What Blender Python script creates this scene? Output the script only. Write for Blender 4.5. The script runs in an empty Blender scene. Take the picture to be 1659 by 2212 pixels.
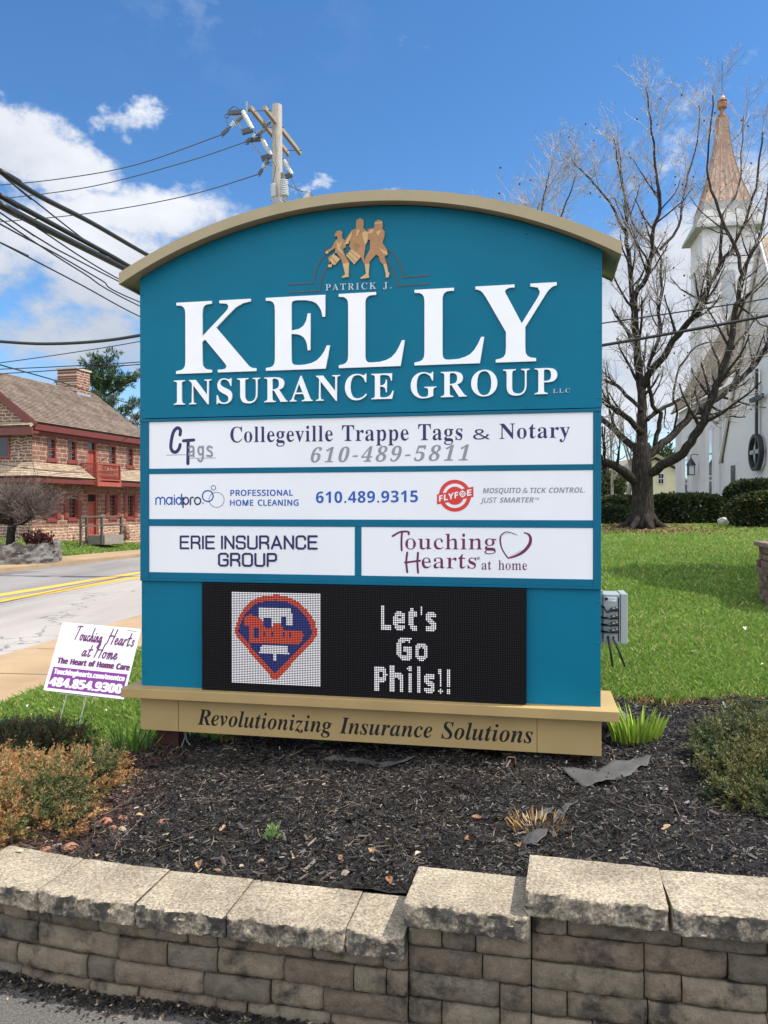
import bpy, bmesh, math, random
import numpy as np
from mathutils import Vector, Matrix, noise
R = math.radians
random.seed(7)
rng = np.random.default_rng(7)
SC = bpy.context.scene
COL = SC.collection

# ------------------------------------------------------------------ camera
CAM_Z, FPX, HOR = 1.6, 1680.0, 1098.0
cd = bpy.data.cameras.new('camera')
cam = bpy.data.objects.new('camera', cd)
COL.objects.link(cam)
cd.sensor_fit = 'VERTICAL'
cd.sensor_height = 24.0
cd.lens = FPX / 2212 * 24.0
cd.clip_start, cd.clip_end = 0.05, 3000
cam.location = (0, 0, CAM_Z)
cam.rotation_euler = (R(89.73), 0, 0)
SC.camera = cam

# ------------------------------------------------------------------ light, sky, exposure
SUN_AZ, SUN_EL = R(94), R(57)          # clockwise from +Y
SC.view_settings.view_transform = 'Standard'
SC.view_settings.look = 'None'
SC.view_settings.gamma = 1
SC.view_settings.exposure = 0.80
ld = bpy.data.lights.new('sun', 'SUN')
ld.energy, ld.angle, ld.color = 3.8, R(0.55), (1.0, 0.94, 0.85)
sun = bpy.data.objects.new('sun', ld)
COL.objects.link(sun)
sdir = Vector((math.sin(SUN_AZ) * math.cos(SUN_EL), math.cos(SUN_AZ) * math.cos(SUN_EL), math.sin(SUN_EL)))
sun.rotation_euler = sdir.to_track_quat('Z', 'Y').to_euler()
sun.location = (30, 0, 40)

W = bpy.data.worlds.new('World')
SC.world = W
W.use_nodes = True


def build_world():
 nt = W.node_tree
 N, L = nt.nodes, nt.links
 for n in list(N):
  N.remove(n)

 def math_(op, a, b=None, clamp=False):
  n = N.new('ShaderNodeMath')
  n.operation = op
  n.use_clamp = clamp
  for i, v in enumerate((a, b)):
   if v is None:
    continue
   if isinstance(v, (int, float)):
    n.inputs[i].default_value = v
   else:
    L.new(v, n.inputs[i])
  return n.outputs[0]

 sky = N.new('ShaderNodeTexSky')
 sky.sky_type = 'NISHITA'
 sky.sun_disc = False
 sky.sun_elevation = SUN_EL
 sky.sun_rotation = SUN_AZ
 sky.air_density, sky.dust_density, sky.ozone_density = 0.9, 0.15, 3.0
 tc = N.new('ShaderNodeTexCoord')
 sx = N.new('ShaderNodeSeparateXYZ')
 L.new(tc.outputs['Generated'], sx.inputs[0])
 az = math_('ARCTAN2', sx.outputs[0], sx.outputs[1])
 el = math_('ARCSINE', sx.outputs[2])
 cmb = N.new('ShaderNodeCombineXYZ')
 L.new(az, cmb.inputs[0])
 # ragged cloud edges: the banks below are looked up through a little turbulence
 tb = N.new('ShaderNodeTexNoise')
 tb.inputs['Scale'].default_value, tb.inputs['Detail'].default_value, tb.inputs['Roughness'].default_value = 5.5, 7, 0.62
 L.new(cmb.outputs[0], tb.inputs['Vector'])
 tsx = N.new('ShaderNodeSeparateColor')
 L.new(tb.outputs['Color'], tsx.inputs[0])
 waz = math_('ADD', az, math_('MULTIPLY', math_('SUBTRACT', tsx.outputs[0], 0.5), 0.24))
 wel = math_('ADD', el, math_('MULTIPLY', math_('SUBTRACT', tsx.outputs[1], 0.5), 0.17))
 L.new(math_('MULTIPLY', el, 1.35), cmb.inputs[1])

 def nz(scale, detail, rough, off):
  n = N.new('ShaderNodeTexNoise')
  n.inputs['Scale'].default_value = scale
  n.inputs['Detail'].default_value = detail
  n.inputs['Roughness'].default_value = rough
  v = N.new('ShaderNodeVectorMath')
  v.operation = 'ADD'
  v.inputs[1].default_value = off
  L.new(cmb.outputs[0], v.inputs[0])
  L.new(v.outputs[0], n.inputs['Vector'])
  return n.outputs[0]
 n1 = nz(5.0, 11, 0.62, (3.1, 1.7, 0))
 n2 = nz(2.2, 4, 0.5, (7.7, 2.2, 0))
 wispy = nz(9.0, 8, 0.62, (1.3, 9.2, 0))
 # cloud banks: azimuth, elevation, half widths (radians), strength
 banks = []

 def bank(px, py, rx, ry, s):
  a = math.atan((px - 829.5) / FPX)
  e = math.atan((HOR - py) / FPX * math.cos(a))
  banks.append((a, e, rx / FPX, ry / FPX, s))
 bank(80, 300, 165, 72, .60)
 bank(310, 232, 72, 42, .54)
 bank(400, 285, 60, 40, .24)
 bank(370, 455, 300, 80, .44)
 bank(40, 600, 400, 170, .42)
 bank(250, 770, 420, 130, .40)
 bank(675, 352, 42, 20, .44)
 bank(800, 412, 70, 26, .42)
 bank(1520, 680, 400, 210, .78)
 bank(1230, 480, 130, 80, .34)
 bank(1120, 385, 60, 40, .22)
 bank(700, 900, 900, 150, .50)
 bank(2400, 500, 500, 200, .5)
 bank(-900, 500, 600, 250, .5)
 acc = None
 for a, e, rx, ry, s in banks:
  dx = math_('DIVIDE', math_('SUBTRACT', waz, a), rx)
  dy = math_('DIVIDE', math_('SUBTRACT', wel, e), ry)
  q = math_('ADD', math_('MULTIPLY', dx, dx), math_('MULTIPLY', dy, dy))
  g = math_('MULTIPLY', math_('EXPONENT', math_('MULTIPLY', q, -0.8)), s)
  acc = g if acc is None else math_('MAXIMUM', acc, g)
 # unseen cloud cover added behind and beside the view, as fill light
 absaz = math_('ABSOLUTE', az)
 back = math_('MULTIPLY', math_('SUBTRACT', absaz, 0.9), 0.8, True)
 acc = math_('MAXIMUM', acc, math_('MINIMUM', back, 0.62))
 d = math_('ADD', math_('MULTIPLY', math_('SUBTRACT', n1, 0.5), 1.75), acc)
 mr = N.new('ShaderNodeMapRange')
 mr.interpolation_type = 'SMOOTHSTEP'
 L.new(d, mr.inputs[0])
 mr.inputs[1].default_value, mr.inputs[2].default_value = 0.20, 0.46
 # thin veil near the top left
 veil_a = math_('SUBTRACT', az, math.atan((480 - 829.5) / FPX))
 veil_e = math_('SUBTRACT', el, math.atan((HOR - 45) / FPX))
 vq = math_('ADD', math_('MULTIPLY', math_('MULTIPLY', veil_a, veil_a), 70), math_('MULTIPLY', math_('MULTIPLY', veil_e, veil_e), 420))
 veil = math_('MULTIPLY', math_('EXPONENT', math_('MULTIPLY', vq, -1)), math_('MULTIPLY', math_('SUBTRACT', wispy, 0.5, True), 1.2))
 mask = math_('MAXIMUM', math_('MULTIPLY', mr.outputs[0], 0.97), veil, True)
 # cloud tone: white crowns, grey undersides
 shade = N.new('ShaderNodeMapRange')
 L.new(math_('ADD', n2, math_('MULTIPLY', math_('SUBTRACT', n1, 0.5), 0.8)), shade.inputs[0])
 shade.inputs[1].default_value, shade.inputs[2].default_value = 0.36, 0.66
 lowf = N.new('ShaderNodeMapRange')
 L.new(el, lowf.inputs[0])
 lowf.inputs[1].default_value, lowf.inputs[2].default_value = 0.05, 0.42
 tone = math_('ADD', math_('MULTIPLY', shade.outputs[0], 0.62), math_('MULTIPLY', lowf.outputs[0], 0.38), True)
 mix = N.new('ShaderNodeMix')
 mix.data_type = 'RGBA'
 mix.inputs[6].default_value = (0.42, 0.48, 0.58, 1)
 mix.inputs[7].default_value = (0.88, 0.90, 0.95, 1)
 L.new(tone, mix.inputs[0])
 b1 = N.new('ShaderNodeBackground')
 b1.inputs[1].default_value = 0.11
 hs = N.new('ShaderNodeHueSaturation')
 hs.inputs['Saturation'].default_value = 1.22
 L.new(sky.outputs[0], hs.inputs['Color'])
 L.new(hs.outputs[0], b1.inputs[0])
 b2 = N.new('ShaderNodeBackground')
 # cloud strength raised behind the viewer: added fill for surfaces facing this way
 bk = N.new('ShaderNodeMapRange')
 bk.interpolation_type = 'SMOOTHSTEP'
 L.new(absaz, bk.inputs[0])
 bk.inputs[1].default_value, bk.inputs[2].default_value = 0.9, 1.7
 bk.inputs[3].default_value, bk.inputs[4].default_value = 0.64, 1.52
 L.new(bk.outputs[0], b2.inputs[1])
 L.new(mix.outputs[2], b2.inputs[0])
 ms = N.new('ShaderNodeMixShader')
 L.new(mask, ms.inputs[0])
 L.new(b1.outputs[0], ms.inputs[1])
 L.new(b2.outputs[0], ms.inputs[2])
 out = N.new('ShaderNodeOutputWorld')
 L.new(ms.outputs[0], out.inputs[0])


build_world()
SC.render.film_transparent = False

# ------------------------------------------------------------------ helpers


def P(px, py, D):
 """point on the sight line through photo position (px, py of 1659x2212) at distance D along +Y"""
 return Vector(((px - 829.5) / FPX * D, D, CAM_Z - (py - HOR) / FPX * D))


def sstep(a, b, x):
 t = np.clip((x - a) / (b - a), 0, 1)
 return t * t * (3 - 2 * t)


class MB:
 def __init__(s):
  s.v, s.f, s.mi, s.c = [], [], [], []
  s.cur = 0

 def face(s, pts, mi=None):
  n = len(s.v)
  s.v += [tuple(p) for p in pts]
  s.f.append(tuple(range(n, n + len(pts))))
  s.mi.append(s.cur if mi is None else mi)

 def box(s, a, b, M=None, mi=None):
  x0, y0, z0 = a
  x1, y1, z1 = b
  vs = [Vector(q) for q in ((x0, y0, z0), (x1, y0, z0), (x1, y1, z0), (x0, y1, z0), (x0, y0, z1), (x1, y0, z1), (x1, y1, z1), (x0, y1, z1))]
  if M is not None:
   vs = [M @ q for q in vs]
  n = len(s.v)
  s.v += [tuple(q) for q in vs]
  for f in ((0, 3, 2, 1), (4, 5, 6, 7), (0, 1, 5, 4), (1, 2, 6, 5), (2, 3, 7, 6), (3, 0, 4, 7)):
   s.f.append(tuple(n + i for i in f))
   s.mi.append(s.cur if mi is None else mi)

 def beam(s, p, q, w, h, up=(0, 0, 1)):
  p, q = Vector(p), Vector(q)
  d = q - p
  L = d.length
  d.normalize()
  u = Vector(up)
  sd = d.cross(u)
  if sd.length < 1e-4:
   sd = d.cross(Vector((1, 0, 0)))
  sd.normalize()
  u = sd.cross(d)
  M = Matrix((( sd.x, d.x, u.x, p.x), (sd.y, d.y, u.y, p.y), (sd.z, d.z, u.z, p.z), (0, 0, 0, 1)))
  s.box((-w / 2, 0, -h / 2), (w / 2, L, h / 2), M)

 def tube(s, pts, rad, n=6, cap=True):
  pts = [Vector(p) for p in pts]
  m = len(pts)
  if isinstance(rad, (int, float)):
   rad = [rad] * m
  d0 = (pts[1] - pts[0]).normalized()
  a = d0.cross(Vector((0, 0, 1)))
  if a.length < 0.05:
   a = d0.cross(Vector((1, 0, 0)))
  a.normalize()
  base = len(s.v)
  for i in range(m):
   if i == 0:
    d = d0
   elif i == m - 1:
    d = (pts[i] - pts[i - 1])
   else:
    d = (pts[i + 1] - pts[i - 1])
   if d.length > 1e-9:
    d = d.normalized()
   else:
    d = d0
   a = a - d * a.dot(d)
   if a.length < 1e-6:
    a = d.orthogonal()
   a.normalize()
   b = d.cross(a)
   for k in range(n):
    t = 2 * math.pi * k / n
    s.v.append(tuple(pts[i] + (a * math.cos(t) + b * math.sin(t)) * rad[i]))
  for i in range(m - 1):
   for k in range(n):
    k2 = (k + 1) % n
    s.f.append((base + i * n + k, base + i * n + k2, base + (i + 1) * n + k2, base + (i + 1) * n + k))
    s.mi.append(s.cur)
  if cap:
   s.f.append(tuple(base + k for k in reversed(range(n))))
   s.mi.append(s.cur)
   s.f.append(tuple(base + (m - 1) * n + k for k in range(n)))
   s.mi.append(s.cur)

 def lathe(s, p, axis, prof, n=12):
  """prof: list of (distance along axis, radius)"""
  p, ax = Vector(p), Vector(axis).normalized()
  s.tube([p + ax * max(t, 0) if i else p + ax * t for i, (t, r) in enumerate(prof)], [max(r, 1e-4) for t, r in prof], n)

 def prism(s, poly, fn, d0, d1):
  """poly: 2-D outline; fn(x, y, d) -> 3-D point"""
  n = len(poly)
  b = len(s.v)
  for d in (d0, d1):
   s.v += [tuple(fn(x, y, d)) for x, y in poly]
  s.f.append(tuple(range(b, b + n)))
  s.mi.append(s.cur)
  s.f.append(tuple(reversed(range(b + n, b + 2 * n))))
  s.mi.append(s.cur)
  for i in range(n):
   j = (i + 1) % n
   s.f.append((b + i, b + n + i, b + n + j, b + j))
   s.mi.append(s.cur)

 def ball(s, p, r, nu=8, nv=6, sc=(1, 1, 1)):
  p = Vector(p)
  b = len(s.v)
  s.v.append(tuple(p + Vector((0, 0, r * sc[2]))))
  for i in range(1, nv):
   t = math.pi * i / nv
   for k in range(nu):
    q = 2 * math.pi * k / nu
    s.v.append(tuple(p + Vector((r * sc[0] * math.sin(t) * math.cos(q), r * sc[1] * math.sin(t) * math.sin(q), r * sc[2] * math.cos(t)))))
  s.v.append(tuple(p - Vector((0, 0, r * sc[2]))))
  e = len(s.v) - 1
  for k in range(nu):
   k2 = (k + 1) % nu
   s.f.append((b, b + 1 + k, b + 1 + k2))
   s.f.append((e, e - nu + k2, e - nu + k))
   s.mi += [s.cur] * 2
   for i in range(nv - 2):
    o = b + 1 + i * nu
    s.f.append((o + k, o + nu + k, o + nu + k2, o + k2))
    s.mi.append(s.cur)

 def build(s, name, mats, parent=None, smooth=False, bevel=0, fix=True):
  me = bpy.data.meshes.new(name)
  me.from_pydata(s.v, [], s.f)
  if not isinstance(mats, (list, tuple)):
   mats = [mats]
  for m in mats:
   me.materials.append(m)
  if len(mats) > 1:
   me.polygons.foreach_set('material_index', s.mi)
  if fix:
   bm = bmesh.new()
   bm.from_mesh(me)
   bmesh.ops.recalc_face_normals(bm, faces=bm.faces)
   bm.to_mesh(me)
   bm.free()
  if smooth:
   me.polygons.foreach_set('use_smooth', [True] * len(me.polygons))
   if smooth != 'all':
    try:
     me.set_sharp_from_angle(angle=R(38))
    except Exception:
     pass
  o = bpy.data.objects.new(name, me)
  COL.objects.link(o)
  if parent is not None:
   o.parent = parent
  if bevel:
   b = o.modifiers.new('bevel', 'BEVEL')
   b.width, b.segments, b.limit_method = bevel, 2, 'ANGLE'
   b.angle_limit = R(40)
  return o


def tag(o, label=None, cat=None, group=None, kind=None):
 if label:
  o['label'] = label
 if cat:
  o['category'] = cat
 if group:
  o['group'] = group
 if kind:
  o['kind'] = kind
 return o


def thing(name, label, cat, loc=(0, 0, 0), rz=0, group=None):
 o = bpy.data.objects.new(name, None)
 o.empty_display_size = 0.2
 COL.objects.link(o)
 o.location = loc
 o.rotation_euler = (0, 0, rz)
 return tag(o, label, cat, group)


def copy_tree(o, parent=None):
 c = o.copy()
 COL.objects.link(c)
 c.parent = parent
 for ch in list(o.children):
  copy_tree(ch, c)
 return c


def fast_mesh(name, verts, faces_per, mats, cols=None, parent=None, mi=None):
 """verts (n, k, 3) array of n separate k-gons"""
 n, k = verts.shape[:2]
 me = bpy.data.meshes.new(name)
 me.vertices.add(n * k)
 me.vertices.foreach_set('co', verts.astype(np.float32).ravel())
 me.loops.add(n * k)
 me.loops.foreach_set('vertex_index', np.arange(n * k, dtype=np.int32))
 me.polygons.add(n)
 me.polygons.foreach_set('loop_start', np.arange(0, n * k, k, dtype=np.int32))
 me.polygons.foreach_set('loop_total', np.full(n, k, dtype=np.int32))
 for m in (mats if isinstance(mats, (list, tuple)) else [mats]):
  me.materials.append(m)
 if mi is not None:
  me.polygons.foreach_set('material_index', mi.astype(np.int32))
 if cols is not None:
  at = me.color_attributes.new('col', 'FLOAT_COLOR', 'CORNER')
  c = np.ones((n, k, 4), np.float32)
  c[:, :, :3] = cols[:, None, :] if cols.ndim == 2 else cols
  at.data.foreach_set('color', c.ravel())
 me.update(calc_edges=True)
 o = bpy.data.objects.new(name, me)
 COL.objects.link(o)
 if parent is not None:
  o.parent = parent
 return o


# ------------------------------------------------------------------ materials
def _nodes(name):
 m = bpy.data.materials.new(name)
 m.use_nodes = True
 nt = m.node_tree
 return m, nt, nt.nodes['Principled BSDF']


def _noise(nt, scale, detail=5, rough=0.55, coord='Object', vec=None, stretch=None):
 n = nt.nodes.new('ShaderNodeTexNoise')
 n.inputs['Scale'].default_value = scale
 n.inputs['Detail'].default_value = detail
 n.inputs['Roughness'].default_value = rough
 if vec is None:
  t = nt.nodes.new('ShaderNodeTexCoord')
  vec = t.outputs[coord]
 if stretch:
  mp = nt.nodes.new('ShaderNodeMapping')
  mp.inputs['Scale'].default_value = stretch
  nt.links.new(vec, mp.inputs[0])
  vec = mp.outputs[0]
 nt.links.new(vec, n.inputs['Vector'])
 return n.outputs[0]


def _ramp(nt, fac, stops):
 r = nt.nodes.new('ShaderNodeValToRGB')
 cr = r.color_ramp
 while len(cr.elements) < len(stops):
  cr.elements.new(0.5)
 for e, (p, c) in zip(cr.elements, stops):
  e.position = p
  e.color = (c[0], c[1], c[2], 1)
 nt.links.new(fac, r.inputs[0])
 return r.outputs[0]


def _mix(nt, fac, a, b, mode='MIX'):
 m = nt.nodes.new('ShaderNodeMix')
 m.data_type = 'RGBA'
 m.blend_type = mode
 for i, v in ((0, fac), (6, a), (7, b)):
  if isinstance(v, (int, float)):
   m.inputs[i].default_value = v
  elif isinstance(v, tuple):
   m.inputs[i].default_value = (v[0], v[1], v[2], 1)
  else:
   nt.links.new(v, m.inputs[i])
 return m.outputs[2]


def _bump(nt, bs, h, strength=0.4, dist=0.01):
 b = nt.nodes.new('ShaderNodeBump')
 b.inputs['Strength'].default_value = strength
 b.inputs['Distance'].default_value = dist
 nt.links.new(h, b.inputs['Height'])
 if bs.inputs['Normal'].is_linked:
  nt.links.new(bs.inputs['Normal'].links[0].from_socket, b.inputs['Normal'])
 nt.links.new(b.outputs[0], bs.inputs['Normal'])


def pm(name, c, rough=0.6, var=0.15, scale=8, c2=None, spec=0.5, metal=0, bump=0, bscale=40, bdist=0.004, stretch=None, detail=6):
 """painted / plain material with a little uneven colour and surface"""
 m, nt, bs = _nodes(name)
 if c2 is None:
  c2 = tuple(v * (1 - var) for v in c)
  c = tuple(min(1, v * (1 + var * 0.5)) for v in c)
 n = _noise(nt, scale, detail, stretch=stretch)
 nt.links.new(_ramp(nt, n, [(0.3, c2), (0.7, c)]), bs.inputs['Base Color'])
 bs.inputs['Roughness'].default_value = rough
 bs.inputs['Specular IOR Level'].default_value = spec
 bs.inputs['Metallic'].default_value = metal
 if bump:
  _bump(nt, bs, _noise(nt, bscale, 6, stretch=stretch), bump, bdist)
 return m


def emat(name, c, s):
 m, nt, bs = _nodes(name)
 bs.inputs['Base Color'].default_value = (0.01, 0.01, 0.01, 1)
 bs.inputs['Emission Color'].default_value = (c[0], c[1], c[2], 1)
 bs.inputs['Emission Strength'].default_value = s
 return m


def colmat(name, rough=0.6, spec=0.3, trans=0.0, attr='col'):
 m, nt, bs = _nodes(name)
 a = nt.nodes.new('ShaderNodeAttribute')
 a.attribute_name = attr
 nt.links.new(a.outputs['Color'], bs.inputs['Base Color'])
 bs.inputs['Roughness'].default_value = rough
 bs.inputs['Specular IOR Level'].default_value = spec
 if trans:
  tr = nt.nodes.new('ShaderNodeBsdfTranslucent')
  nt.links.new(a.outputs['Color'], tr.inputs[0])
  mx = nt.nodes.new('ShaderNodeMixShader')
  mx.inputs[0].default_value = trans
  out = nt.nodes['Material Output']
  nt.links.new(bs.outputs[0], mx.inputs[1])
  nt.links.new(tr.outputs[0], mx.inputs[2])
  nt.links.new(mx.outputs[0], out.inputs[0])
 return m


def plane_uv(nt, ax):
 """2-D pattern coordinates from the object's own axes, e.g. 'xz'"""
 t = nt.nodes.new('ShaderNodeTexCoord')
 s = nt.nodes.new('ShaderNodeSeparateXYZ')
 c = nt.nodes.new('ShaderNodeCombineXYZ')
 nt.links.new(t.outputs['Object'], s.inputs[0])
 for i, k in enumerate(ax):
  nt.links.new(s.outputs['xyz'.index(k)], c.inputs[i])
 return c.outputs[0]
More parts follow.
